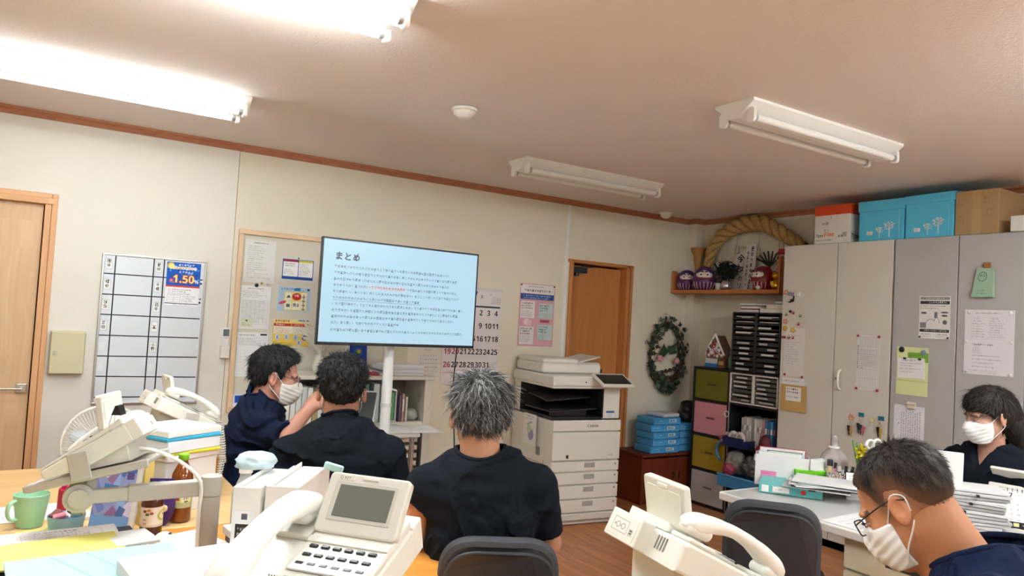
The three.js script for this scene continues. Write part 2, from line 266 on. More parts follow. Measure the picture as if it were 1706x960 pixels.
// ---------------------------------------------------------------- things on the screen wall
{ // key box
  const t = thing('key_cabinet', 'beige steel wall box with a small lock beside the left door', 'wall box', [0.1435, 1.106, ZA]);
  obj('body', RB(0.166, 0.236, 0.05, 0.006, 0, 0, 0.026), M(0xcfc79f, 0.5), t);
  const d = obj('door', RB(0.16, 0.23, 0.014, 0.005, 0, 0, 0.056), M(0xd5cda6, 0.45), t);
  obj('lock', [CY(0.011, 0.011, 0.008, -0.058, 0, 0.066, PI / 2), B(0.003, 0.012, 0.003, -0.058, 0, 0.071)], steelM, d);
}
{ // whiteboard, ruled with black tape
  const t = thing('whiteboard', 'silver framed whiteboard ruled with black tape into a name grid', 'whiteboard', [0.556, 1.245, ZA]);
  const w = 0.556, h = 0.86;
  obj('panel', B(w - 0.014, h - 0.014, 0.012, 0, 0, 0.007), M(0xe4e9ee, 0.25), t);
  obj('frame', [RB(w, 0.012, 0.02, 0.003, 0, h / 2 - 0.006, 0.01), RB(w, 0.012, 0.02, 0.003, 0, -h / 2 + 0.006, 0.01), RB(0.012, h - 0.0242, 0.02, 0.003, -w / 2 + 0.006, 0, 0.01), RB(0.012, h - 0.0242, 0.02, 0.003, w / 2 - 0.006, 0, 0.01)], steelM, t);
  const colX = [-0.211, -0.012, 0.043];
  for (const x of colX) obj('tape_line', B(0.007, h - 0.02, 0.0006, x, 0, 0.0134), blackM, t);
  for (let k = 1; k <= 7; k++) obj('tape_line', B(w - 0.03, 0.0065, 0.0006, -0.003, h / 2 - 0.117 * k, 0.0136, 0, 0, 0.004 * ((k % 3) - 1)), blackM, t);
  const names = [['園井', -0.243, 0], ['樫村', -0.245, 1], ['猪狩', -0.246, 2], ['吉田', -0.247, 3], ['豊田', 0.015, 0], ['中根', 0.016, 1], ['酒井', 0.017, 2], ['高', 0.015, 3], ['小野', 0.015, 4]];
  for (const [n, x, k] of names) {
    const v = n.length > 1, tx = canvas(64, 104, (g) => { g.strokeStyle = '#777'; g.lineWidth = 2; g.strokeRect(2, 2, 60, 100); if (v) jtext(g, n, 13, 6, 40, '#333', 0.1, true); else jtext(g, n, 12, 32, 40, '#333', 0.1); }, '#f4f4f2');
    tag(obj('name_magnet', cardAt(0.036, 0.06, 0.556 + x, 1.245 + h / 2 - 0.06 - 0.117 * k, ZA + 0.0145), paperM(tx)), 'white name plate in row ' + ['one', 'two', 'three', 'four', 'five'][k] + ' of the ' + (x < 0 ? 'left' : 'middle') + ' column on the whiteboard', 'name plate', 'name plates on the whiteboard');
  }
  for (const [k, x, text] of [[4, -0.245, 'faded blank plate in row five of the left column on the whiteboard'], [5, -0.25, 'faded blank plate in row six of the left column on the whiteboard'], [5, 0.015, 'faded blank plate in row six of the middle column on the whiteboard']]) tag(obj('name_magnet', cardAt(0.03, 0.045, 0.556 + x, 1.245 + h / 2 - 0.062 - 0.117 * k, ZA + 0.0145), M(0xe8eaec, 0.6)), text, 'name plate', 'name plates on the whiteboard');
  const p = thing('campaign_poster', 'blue campaign poster with large 1.50 on the whiteboard', 'poster', [0.708, 1.525, ZA + 0.0155]); obj('sheet', cardAt(0.187, 0.257), paperM(canvas(512, 704, (g) => {
    rect(g, 0, 0, 512, 380, '#1d5fc4'); const r = rng(5);
    for (let i = 0; i < 60; i++) disc(g, r() * 512, r() * 380, 4 + r() * 16, ['#3f8fe8', '#174fa8', '#6fb6f2', '#1a6ad4'][i % 4]);
    jtext(g, 'めりまなとす', 170, 20, 40, '#fff', 0.14); for (let i = 0; i < 9; i++) { disc(g, 60 + i * 46, 90, 25, i % 2 ? '#f6f1c8' : '#fff'); jtext(g, KANJI[i], 44 + i * 46, 74, 32, '#d23a28', 0.13); }
    disc(g, 60, 60, 52, '#f5d24a'); disc(g, 70, 70, 40, '#ffef9a'); for (let i = 0; i < 7; i++) jtext(g, 'トンにすかりこ'[i], 92 + i * 46, 136, 40, '#ffffff', 0.15);
    g.lineWidth = 22; g.strokeStyle = '#c42a2a'; g.font = 'bold 170px sans-serif'; g.textBaseline = 'middle'; g.textAlign = 'center'; g.strokeText('1.50', 260, 270); g.fillStyle = '#fff3a0'; g.fillText('1.50', 260, 270); label(g, '%', 456, 300, 86, '#fff', 'center');
    disc(g, 76, 300, 34, '#e05a7a'); jtext(g, '中', 60, 284, 32, '#fff', 0.12); rect(g, 0, 378, 512, 26, '#e2492e'); rows(g, 6, 40, 432, 430, 3, 26, 34, '#666'); grid(g, 30, 536, 200, 110, 2, 3, '#888', 3); rows(g, 7, 250, 540, 230, 4, 18, 28, '#777'); rect(g, 0, 664, 512, 12, '#27416f'); rows(g, 8, 120, 682, 280, 1, 16, 20, '#777');
  })), p);
  p.updateMatrixWorld(); pinned(p, [[0.1, 0.01, 0x161616, 0.006], [0.099, -0.105, 0x161616, 0.006]], 'blue campaign poster', 'magnet', -0.001);
}
{ // air-conditioner remote in its holder
  const t = thing('remote_control', 'white air conditioner remote hung on the wall left of the notice board', 'remote control', [0.972, 1.184, ZA]);
  obj('body', RB(0.044, 0.16, 0.02, 0.006, 0, 0.012, 0.014), whiteM, t);
  obj('screen', RB(0.034, 0.042, 0.003, 0.001, 0, 0.062, 0.0245), M(0x5f6f78, 0.2), t);
  obj('holder', [RB(0.05, 0.075, 0.003, 0.001, 0, -0.055, 0.027), RB(0.003, 0.075, 0.026, 0.001, -0.0245, -0.055, 0.014), RB(0.003, 0.075, 0.026, 0.001, 0.0245, -0.055, 0.014), RB(0.05, 0.003, 0.026, 0.001, 0, -0.092, 0.014)], M(0xece7da, 0.4), t);
  for (let i = 0; i < 3; i++) obj('button', RB(0.008, 0.005, 0.002, 0.0008, -0.012 + i * 0.012, 0.03, 0.0246), M(i === 1 ? 0xe8a33c : 0xb9c4c0, 0.5), t);
}
{ // notice board, an inset in the wall with a wood frame
  const x0 = 1.006, x1 = 2.05, y0 = 0.755, y1 = 1.893, t = thing('notice_board', 'pale wood framed notice board behind the television', 'notice board', [(x0 + x1) / 2, (y0 + y1) / 2, ZA]);
  const w = x1 - x0, h = y1 - y0;
  obj('panel', metreUV(B(w - 0.02, h - 0.02, 0.008, 0, 0, 0.005), 2), M(0xdfd8c8, 0.85, { bumpMap: T_paper, bumpScale: 0.0005 }), t);
  obj('frame', [metreUV(RB(w, 0.03, 0.03, 0.004, 0, h / 2 - 0.015, 0.016), 1), metreUV(RB(w, 0.03, 0.03, 0.004, 0, -h / 2 + 0.015, 0.016), 1), metreUV(RB(0.03, h - 0.0605, 0.03, 0.004, -w / 2 + 0.015, 0, 0.016), 1, true), metreUV(RB(0.03, h - 0.0605, 0.03, 0.004, w / 2 - 0.015, 0, 0.016), 1, true)], M(0xfdf0e2, 0.5, { map: T_pale }), t);
}
const ZN = ZA + 0.0115;                                   // face of the notice board
function notice(text, x, y, w, h, tex, pins = [], rz = 0, z = ZN, of = 'sheet') {
  const t = thing('paper_notice', text, 'notice', [x, y, z]); t.rotation.z = rz;
  obj('sheet', cardAt(w, h, 0, 0, 0, 0, 0, 0, 0.001), paperM(tex), t);
  t.updateMatrixWorld(); pinned(t, pins, of, 'pin');
  return t;
}
const tableSheet = (seed, bg = '#f1f0ee') => canvas(256, 360, (g) => { rows(g, seed, 60, 16, 150, 1, 12, 14, '#666'); rows(g, seed + 1, 20, 44, 210, 4, 9, 15, '#888'); grid(g, 18, 120, 220, 200, 6, 14, '#b5b5b5', 1.5); rows(g, seed + 2, 24, 124, 200, 13, 7, 14.3, '#999'); }, bg);
const letterSheet = (seed, bg = '#f3f2f0', n = 16) => canvas(256, 360, (g) => { rows(g, seed, 70, 18, 130, 1, 13, 14, '#555'); rows(g, seed + 1, 24, 50, 205, n, 9, 17.5, '#8a8a8a', 0.1, 0.7); }, bg);
notice('white printed letter pinned at the top left of the notice board', 1.145, 1.70, 0.19, 0.27, letterSheet(101, '#e9e6df'));
notice('white table printout held by a black clip on the notice board', 1.135, 1.41, 0.185, 0.27, tableSheet(103), [[0.0, 0.14, 0x1b1b1b, 0.012], [0.03, 0.155, 0xb59a3a, 0.007], [0.065, 0.15, 0xd9d2c0, 0.006]], 0, ZN, 'clipped table printout');
notice('small pale green note stuck over the clipped table printout', 1.09, 1.312, 0.07, 0.05, canvas(96, 64, (g) => { g.fillStyle = '#333'; g.beginPath(); g.moveTo(34, 8); g.lineTo(60, 8); g.lineTo(47, 22); g.fill(); rows(g, 104, 12, 30, 70, 2, 9, 14, '#777'); }, '#dfe3c4'), [], 0, ZN + 0.0015);
notice('white ruled form at the bottom left of the notice board', 1.135, 1.115, 0.186, 0.275, canvas(256, 360, (g) => { rows(g, 106, 14, 16, 150, 1, 12, 14, '#444'); rect(g, 190, 8, 56, 14, '#333'); grid(g, 12, 44, 232, 60, 1, 3, '#888'); rows(g, 107, 18, 50, 200, 3, 9, 20, '#888'); grid(g, 12, 150, 232, 190, 4, 8, '#ccc'); }, '#f4f4f4'));
notice('blue strip notice at the bottom corner of the notice board', 1.102, 0.828, 0.12, 0.075, canvas(160, 100, (g) => { rect(g, 14, 8, 140, 60, '#1450b4'); }, '#e8e8ee'));
notice('laminated notice with a red panel beside a yellow panel and blue foot', 1.388, 1.668, 0.225, 0.165, canvas(420, 300, (g) => { rect(g, 22, 30, 376, 236, '#22479a'); rect(g, 32, 36, 178, 196, '#f6f5f2'); rect(g, 218, 36, 172, 196, '#f6f5f2'); rect(g, 32, 36, 178, 24, '#a02440'); rect(g, 218, 36, 172, 24, '#d8cc3a'); rows(g, 110, 44, 76, 150, 2, 16, 24, '#555'); rows(g, 111, 44, 146, 150, 3, 14, 22, '#777'); rows(g, 112, 232, 76, 150, 7, 13, 20, '#777'); rect(g, 22, 240, 376, 26, '#1b4fa0'); }, '#dedad2'), [[0.0, 0.075, 0x4f9a4a, 0.006]], 0, ZN, 'notice with red and yellow panels');
notice('pale blue laminated notice with a yellow panel and red oval', 1.377, 1.475, 0.22, 0.165, canvas(420, 310, (g) => {
  rect(g, 12, 10, 396, 290, '#bcd3e4'); jtext(g, 'とてのりすこ', 40, 18, 30, '#3a62a8', 0.12); rect(g, 200, 14, 80, 34, '#2f7fc8'); rect(g, 88, 64, 280, 226, '#f2e070'); for (const [x, y, w, h] of [[98, 74, 80, 96], [98, 178, 80, 100], [190, 178, 100, 100], [298, 74, 60, 204]]) rect(g, x, y, w, h, '#faf6e4');
  g.fillStyle = '#cf2a30'; g.beginPath(); g.ellipse(240, 120, 56, 44, 0, 0, 7); g.fill(); jtext(g, '介護', 208, 92, 30, '#fff', 0.12); g.fillStyle = '#e0586e'; g.beginPath(); g.ellipse(70, 196, 46, 18, -0.3, 0, 7); g.fill(); g.fillStyle = '#555'; g.beginPath(); g.moveTo(110, 140); g.lineTo(140, 100); g.lineTo(168, 132); g.fill(); rect(g, 116, 210, 44, 40, '#6a6f74'); jtext(g, '園身', 196, 200, 42, '#4a4a4a', 0.1); for (let i = 0; i < 4; i++) { disc(g, 328, 96 + i * 50, 13, '#e2b190'); rect(g, 310, 110 + i * 50, 36, 22, '#8a8d92'); } rect(g, 366, 16, 28, 28, '#50545a');
}, '#d8dde0'), [[0.0, 0.076, 0xd9d6cc, 0.006]], 0, ZN, 'pale blue notice');
notice('yellow and red leaflet with pale round pictures under the other laminated notices', 1.372, 1.262, 0.232, 0.17, canvas(440, 320, (g) => {
  rect(g, 0, 0, 440, 320, '#efcf5c'); rect(g, 0, 0, 440, 44, '#f7e5a0'); jtext(g, '身体の事分会', 16, 8, 30, '#b3402a', 0.13); rect(g, 300, 6, 130, 14, '#2f7fc8'); rect(g, 8, 54, 206, 32, '#cf3a34'); rect(g, 224, 54, 208, 32, '#cf3a34'); jtext(g, '要介護のり', 30, 58, 22, '#fff', 0.12); jtext(g, '大分はしこ', 250, 58, 22, '#fff', 0.12); rect(g, 8, 88, 424, 90, '#fbf4dc'); rows(g, 120, 18, 96, 190, 4, 15, 20, '#c06a5a'); rows(g, 121, 232, 96, 190, 4, 15, 20, '#777');
  for (const [x, y, c] of [[60, 220, '#d9dce6'], [170, 216, '#cfd9e2'], [280, 220, '#c6cfe6'], [390, 222, '#4a6cae'], [325, 280, '#d3dbe8']]) { disc(g, x, y, 34, c); disc(g, x - 4, y - 6, 11, '#8a94b4'); rect(g, x - 16, y + 4, 28, 18, '#9aa6c4'); }
}));
{ // the big wall calendar
  const t = thing('wall_calendar', 'big white wall calendar with large black dates partly behind the television', 'calendar', [2.715, 1.29, ZA + 0.004]);
  obj('sheet', cardAt(0.485, 0.71, 0, 0, 0, 0, 0, 0, 0.003), paperM(canvas(970, 1420, (g) => {
    jtext(g, '月', 590, 100, 60, '#28407a', 0.1); label(g, '7', 500, 110, 170, '#1f3c9c', 'center'); jtext(g, '本', 765, 70, 22, '#333'); for (let j = 0; j < 5; j++) for (let i = 0; i < 7; i++) label(g, String(j * 7 + i + 1), 800 + i * 24, 120 + j * 24, 16, '#666', 'center');
    rect(g, 20, 262, 930, 24, '#26263a'); rect(g, 20, 262, 130, 24, '#b02038');
    let d = -2; for (let j = 0; j < 5; j++) for (let i = 0; i < 7; i++, d++) if (d >= 1 && d <= 31) label(g, String(d), 88 + i * 133, 366 + j * 195, 112, i === 0 || d === 20 || d === 13 ? '#b0243c' : '#23232b', 'center');
    rect(g, 20, 1262, 930, 6, '#b0405a'); jtext(g, '人大事分', 160, 1300, 60, '#6a6470', 0.1);
  }, '#e6dede')), t);
  obj('binding', RB(0.487, 0.02, 0.008, 0.002, 0, 0.352, 0.002), M(0xd8d4d2, 0.4), t);
}
{
  const n = notice('pink and white poster with a dark blue band between the calendar and the middle door', 3.29, 1.47, 0.335, 0.49, canvas(480, 700, (g) => {
    rect(g, 0, 0, 480, 700, '#d9a6ae'); rect(g, 10, 10, 460, 100, '#ece6e0'); rows(g, 130, 120, 26, 220, 1, 16, 20, '#555'); jtext(g, 'す本大事の分者にかりま', 60, 60, 32, '#333', 0.12); rect(g, 14, 114, 452, 62, '#274a94'); rows(g, 131, 40, 124, 400, 2, 20, 26, '#dfe6f4', 0.1, 0.1);
    for (const [x, y, w, h, c] of [[20, 196, 190, 190, '#efe4e2'], [270, 216, 190, 170, '#c4d6d0'], [20, 480, 190, 200, '#e6e0dc'], [264, 456, 200, 170, '#c4d6d0']]) { rect(g, x, y, w, h, c); rows(g, x + y, x + 8, y + 14, w - 16, 3, 22, 28, '#3d3d42', 0.13); rows(g, x * y, x + 8, y + 106, w - 16, 4, 12, 18, '#888'); }
    disc(g, 110, 430, 40, '#efd3d6'); disc(g, 150, 440, 30, '#e9c2c8'); rect(g, 290, 400, 130, 30, '#b54a6a'); rect(g, 250, 640, 220, 40, '#dfa6b0');
  }), [[-0.156, 0.232, 0x222222, 0.006], [0.156, 0.232, 0x222222, 0.006]], 0, ZA + 0.0015, 'pink and white poster');
  tag(n, n.userData.label, 'poster');
}
// ---------------------------------------------------------------- television on its pole stand
const plasticW = M(0xeceae4, 0.45), plasticB = M(0x101114, 0.35), cream = M(0xe6e0d2, 0.5), T_black = M(0x0b0b0d, 0.25);
{
  const t = thing('television', 'large black television on a white pole showing a pale blue slide of text', 'television', [1.655, 1.52, -3.69], 0.072);
  obj('back_shell', [RB(0.955, 0.55, 0.02, 0.004, 0, 0, -0.006), RB(0.6, 0.32, 0.03, 0.01, 0, -0.05, -0.025)], plasticB, t);
  obj('bezel', [B(0.955, 0.008, 0.006, 0, 0.271, 0.006), B(0.955, 0.016, 0.006, 0, -0.267, 0.006), B(0.008, 0.55, 0.006, -0.4735, 0, 0.006), B(0.008, 0.55, 0.006, 0.4735, 0, 0.006)], plasticB, t);
  const slide = canvas(1920, 1080, (g, w, h) => {
    jtext(g, 'まとめ', 130, 120, 96, '#1c2a3a', 0.12);
    const L = ['身体高者とは高齢者身体にあたる事りなのです。', 'なのでかもをはすかめの'];
    const len = [1430, 1550, 1440, 1540, 1590, 1060, 1650, 1580, 1560, 820, 1640];
    len.forEach((m, i) => { const y = 262 + i * 66 + (i > 9 ? 10 : 0); rows(g, 300 + i, 130, y, m, 1, 34, 50, '#3d4f60', 0.095, 0.0); if (i === 3) { rect(g, 520, y - 6, 480, 50, '#cfe0ea'); rows(g, 320, 530, y, 470, 1, 34, 50, '#cc2f58', 0.12, 0); } if (i === 5) rect(g, 130, y + 42, 1060, 3, '#56697c'); });
  }, '#bfe4f7');
  const s = obj('screen', cardAt(0.94, 0.526, 0, 0.003, 0.006, 0, 0, 0, 0.002), new THREE.MeshStandardMaterial({ color: 0x000000, roughness: 0.3, emissive: 0xffffff, emissiveMap: slide, emissiveIntensity: SCREEN }), t);
  const l = new THREE.RectAreaLight(0xbfe4f7, SCREEN * 0.6, 0.93, 0.52); l.position.set(0, 0.003, 0.012); l.rotation.y = PI; l.name = 'screen_light'; t.add(l);
  const p = thing('television_stand', 'white round pole with a flat foot that carries the television', 'stand', [1.637, 0, -3.78], 0.072);
  obj('pole', CY(0.029, 0.029, 1.5, 0, 0.765, 0), M(0xe9e8e4, 0.3), p);
  obj('bracket', [RB(0.3, 0.06, 0.02, 0.003, 0, 1.52, 0.026), RB(0.06, 0.2, 0.02, 0.003, 0, 1.4, 0.024)], plasticB, p);
  obj('collar', CY(0.032, 0.032, 0.02, 0, 0.92, 0), M(0xd0cfca, 0.35), p);
  obj('foot', RB(0.4, 0.016, 0.4, 0.006, 0, 0.009, 0.02), M(0xe9e8e4, 0.3), p);
  tag(obj('power_cord', TU([[2.04, 1.3, -3.74], [2.06, 1.0, -3.8], [2.12, 0.6, -3.85], [2.12, 0.2, -3.9], [2.2, 0.01, -3.95], [2.6, 0.008, -4.2]], 0.004, 40, 6), plasticB), 'thin black cord hanging from the television to the floor', 'cord');
}
// ---------------------------------------------------------------- low bookcase below the television and what it holds
{
  const x0 = 1.24, x1 = 2.225, W = x1 - x0, xc = (x0 + x1) / 2, zf = -4.4, D = zf - ZA - 0.045, zc = zf - D / 2;
  const grey1 = M(0xd9d4c6, 0.5), t = thing('bookcase', 'cream steel bookcase with open shelf above shallow drawers, behind the seated men', 'bookcase', [xc, 0, zc]);
  obj('top_board', RB(W + 0.03, 0.025, D + 0.02, 0.004, 0, 1.007, 0), grey1, t);
  for (const s of [-1, 1]) obj('side_panel', RB(0.05, 0.995, D, 0.004, s * (W / 2 - 0.025), 0.4975, 0), grey1, t);
  obj('back_panel', B(W - 0.1, 0.94, 0.01, 0, 0.5, -D / 2 + 0.006), M(0x8b8780, 0.6), t);
  obj('shelf', RB(W - 0.1, 0.02, D - 0.02, 0.003, 0, 0.71, 0), grey1, t);
  obj('shelf_rail', RB(W - 0.1, 0.05, 0.03, 0.004, 0, 0.68, D / 2 - 0.02), grey1, t);
  for (const x of [0.432, 0.008]) obj('inner_frame', RB(0.012, 0.6, 0.02, 0.002, x, 0.35, D / 2 - 0.01), M(0x2b2a2a, 0.5), t);
  for (let k = 0; k < 11; k++) {
    const d = obj('drawer', RB(0.4, 0.03, 0.26, 0.003, 0.22, 0.09 + k * 0.051, D / 2 - 0.15), M(0xd8cfbd, 0.45), t);
    obj('drawer_pull', RB(0.07, 0.012, 0.012, 0.003, 0.22, 0.087 + k * 0.051, D / 2 - 0.016), M(0x5a5048, 0.5), d);
    obj('drawer_label', B(0.08, 0.014, 0.002, 0.33, 0.09 + k * 0.051, D / 2 - 0.0195), whiteM, d);
  }
  obj('side_hook', TU([[W / 2 + 0.004, 0.86, 0.1], [W / 2 + 0.03, 0.87, 0.1], [W / 2 + 0.034, 0.8, 0.1], [W / 2 + 0.02, 0.74, 0.1]], 0.006, 14, 6), whiteM, t);
  // files and books standing on the open shelf
  const y0 = 0.721, r = rng(61);
  const spine = (name, text, cat, x, w, h, d, c, z = zf - 0.02, tilt = 0, group, band) => {
    const o = thing(name, text, cat, [x, y0, z - d / 2], 0, group); o.rotation.z = tilt;
    obj('cover', RB(w, h, d, 0.002, 0, h / 2, 0), M(c, 0.6), o);
    if (band) obj('spine_label', B(w * 0.7, h * 0.45, 0.001, 0, h * 0.6, d / 2 + 0.0006), M(band, 0.7), o);
    return o;
  };
  ['#e9e7df', '#d9d7cf', '#c9d0cc', '#e4e0d4', '#b9a86a', '#efece4', '#e8e8e2', '#d2d5d2'].forEach((c, i) => spine('paper_file', ['leftmost white', 'second cream', 'third greenish grey', 'fourth cream', 'olive coloured', 'sixth white', 'seventh white', 'grey, last'][i] + ' file of the pale row by the presenter\'s hand', 'file', 1.315 + i * 0.034, 0.03, 0.2 + 0.03 * r(), 0.25, c, zf - 0.02, 0, 'pale files by the presenter'));
  spine('paper_file', 'wide yellow topped file at the end of the pale files', 'file', 1.6, 0.04, 0.24, 0.24, '#d8c884');
  ['#5d7f71', '#4c6e62', '#66897a', '#567a6c'].forEach((c, i) => spine('ring_binder', ['leftmost', 'second', 'third', 'rightmost'][i] + ' of four green ring binders left of the stand pole', 'binder', 1.665 + i * 0.037, 0.034, 0.245, 0.25, c, zf - 0.02, 0, 'green binders in the bookcase', '#cfd8d2'));
  spine('ring_binder', 'pale grey binder right of the stand pole', 'binder', 1.845, 0.04, 0.245, 0.25, '#c3c9c6');
  const fr = thing('box_file', 'white box file with green books inside, leaning in the bookcase', 'box file', [1.945, y0, zf - 0.15], 0.0);
  obj('case', [RB(0.004, 0.23, 0.24, 0.001, -0.045, 0.115, 0), RB(0.004, 0.2, 0.24, 0.001, 0.045, 0.1, 0), RB(0.09, 0.004, 0.24, 0.001, 0, 0.003, 0), RB(0.09, 0.012, 0.006, 0.001, 0, 0.214, 0.117, 0, 0, -0.3)], whiteM, fr);
  for (let i = 0; i < 4; i++) tag(obj('book', RB(0.018, 0.18, 0.2, 0.002, 1.945 - 0.03 + i * 0.02, y0 + 0.096, zf - 0.15), M([0x3f8a52, 0x4f9a5c, 0x347a48, 0x5a9d66][i], 0.6)), ['leftmost', 'second', 'third', 'rightmost'][i] + ' green book inside the white box file', 'book', 'green books in the box file');
  spine('book', 'thin purple book beside the white box file', 'book', 2.015, 0.014, 0.17, 0.2, '#6a5870');
  spine('book', 'thin red and cream book near the right end of the bookcase', 'book', 2.036, 0.016, 0.18, 0.2, '#b88a7a', zf - 0.02, 0, undefined, '#e6dcc8');
  spine('book', 'narrow cream booklet at the right end of the row of books', 'book', 2.06, 0.014, 0.16, 0.2, '#ddd4c0');
  const bag = thing('plastic_sleeve', 'crumpled clear plastic sleeve lying at the right end of the open shelf', 'plastic sleeve', [2.12, y0, zf - 0.09]);
  obj('sleeve', (() => { const g = new THREE.SphereGeometry(0.05, 20, 14).scale(1.05, 0.8, 1), p = g.attributes.position; for (let i = 0; i < p.count; i++) { const k = 1 + 0.22 * noise(p.getX(i) * 60, p.getY(i) * 60, p.getZ(i) * 60); p.setXYZ(i, p.getX(i) * k, Math.max(-0.035, p.getY(i) * k), p.getZ(i) * k); } g.computeVertexNormals(); return g.translate(0, 0.036, 0); })(), M(0xdcdcd8, 0.25, { physical: true, transmission: 0.4, thickness: 0 }), bag);
  // on top of the bookcase
  const yt = 1.0205;
  for (let k = 0; k < 6; k++) { const s = tag(obj('paper_stack', RB(0.3 - 0.02 * (k % 3), 0.011, 0.21, 0.002, 2.03 + 0.012 * ((k * 7) % 3 - 1), yt + 0.0062 + k * 0.0115, zf - 0.12, 0, 0.06 * ((k * 5) % 3 - 1)), M([0xe9e6df, 0xd8d8dc, 0xefedea, 0xd6d2d6, 0xe4e4e6, 0xf2f0ec][k], 0.8)), ['bottom', 'second', 'third', 'fourth', 'fifth', 'topmost'][k] + ' sheaf of the white paper pile on top of the bookcase', 'papers', 'sheaves of paper on the bookcase'); }
  tag(obj('book', [RB(0.3, 0.02, 0.2, 0.002, 1.7, yt + 0.0105, zf - 0.12)], M(0xa83a44, 0.5)), 'red book lying flat on top of the bookcase left of the pole', 'book');
  tag(obj('book', [RB(0.24, 0.012, 0.18, 0.002, 1.69, yt + 0.027, zf - 0.12)], M(0xeae4e0, 0.7)), 'white booklet lying on the red book', 'book');
  for (const [x, text] of [[1.64, 'left of two clear dome ornaments on top of the bookcase'], [1.745, 'clear dome ornament nearest the stand pole on top of the bookcase']]) {
    const o = thing('dome_ornament', text, 'ornament', [x, yt + 0.034, zf - 0.11]);
    obj('dome', new THREE.SphereGeometry(0.043, 20, 12, 0, PI * 2, 0, PI / 2).scale(1, 1.6, 1), M(0xf0f4f4, 0.08, { physical: true, transmission: 0.8, thickness: 0 }), o);
    obj('base', LA([[0, 0], [0.046, 0], [0.046, 0.006], [0, 0.006]]), whiteM, o);
    obj('posy', [SP(0.016, 0, 0.02, 0), SP(0.013, 0.012, 0.034, 0.005), SP(0.012, -0.012, 0.036, 0)], M(0xdfe2da, 0.8), o);
  }
  const bc = thing('desk_calendar', 'upright blue card with a picture behind the stand pole', 'desk calendar', [1.79, yt, ZA + 0.13]);
  bc.rotation.x = 0;
  obj('sheet', cardAt(0.12, 0.21, 0, 0.107, 0, -0.12), paperM(canvas(240, 400, (g) => { rect(g, 0, 0, 240, 320, '#1c3f9c'); disc(g, 120, 150, 60, '#2f5ab0'); rect(g, 84, 120, 80, 60, '#3d7a56'); disc(g, 130, 140, 24, '#d4a248'); for (let i = 0; i < 5; i++) rect(g, 20 + i * 42, 270, 28, 24, '#f2f2f2'); rows(g, 140, 20, 336, 200, 2, 14, 24, '#777'); }, '#ecebe6')), bc);
  obj('easel', [B(0.12, 0.2, 0.003, 0, 0.101, -0.05, 0.2)], whiteM, bc);
  // white dried-flower spray
  const b = thing('dried_flowers', 'spray of white dried grass in a vase at the left end of the bookcase', 'flowers', [1.5, yt, zf - 0.14]), rr1 = rng(77);
  obj('vase', LA([[0, 0], [0.035, 0], [0.045, 0.04], [0.03, 0.09], [0.022, 0.11], [0.026, 0.12]]), M(0xd7d3c6, 0.4), b);
  const blades = [];
  for (let i = 0; i < 70; i++) { const a = rr1() * PI * 2, sp = 0.05 + 0.12 * rr1(), h = 0.1 + 0.14 * rr1(); blades.push(TU([[0, 0.1, 0], [Math.cos(a) * sp * 0.4, 0.1 + h * 0.7, Math.sin(a) * sp * 0.4], [Math.cos(a) * sp, 0.1 + h * (0.75 + 0.4 * rr1()), Math.sin(a) * sp]], 0.0028, 6, 4)); }
  const gr = obj('dry_grass', blades, M(0xefeade, 0.8), b); gr.userData.kind = 'stuff';
  notice('small white calendar sheet hung on the wall between the pole and the big calendar', 2.37, 1.09, 0.17, 0.2, canvas(256, 300, (g) => { rows(g, 150, 70, 16, 120, 1, 16, 20, '#555'); for (let j = 0; j < 5; j++) for (let i = 0; i < 7; i++) label(g, String((j * 7 + i) % 31 + 1), 34 + i * 31, 84 + j * 42, 18, '#777', 'center'); }, '#e2ddd4'), [], 0, ZA + 0.0015);
  notice('plain beige notice on the wall beside the blue card', 2.15, 1.16, 0.11, 0.16, canvas(128, 180, (g) => rows(g, 151, 14, 14, 96, 6, 9, 24, '#a89c84'), '#d8cdb2'), [], 0, ZA + 0.0015);
  notice('pale sheet on the notice board just below the television', 1.8, 1.19, 0.26, 0.16, canvas(256, 160, (g) => grid(g, 10, 30, 236, 110, 5, 4, '#c8c4ba'), '#e2dcd0'));
  // papers and laptop on the long table in front
}
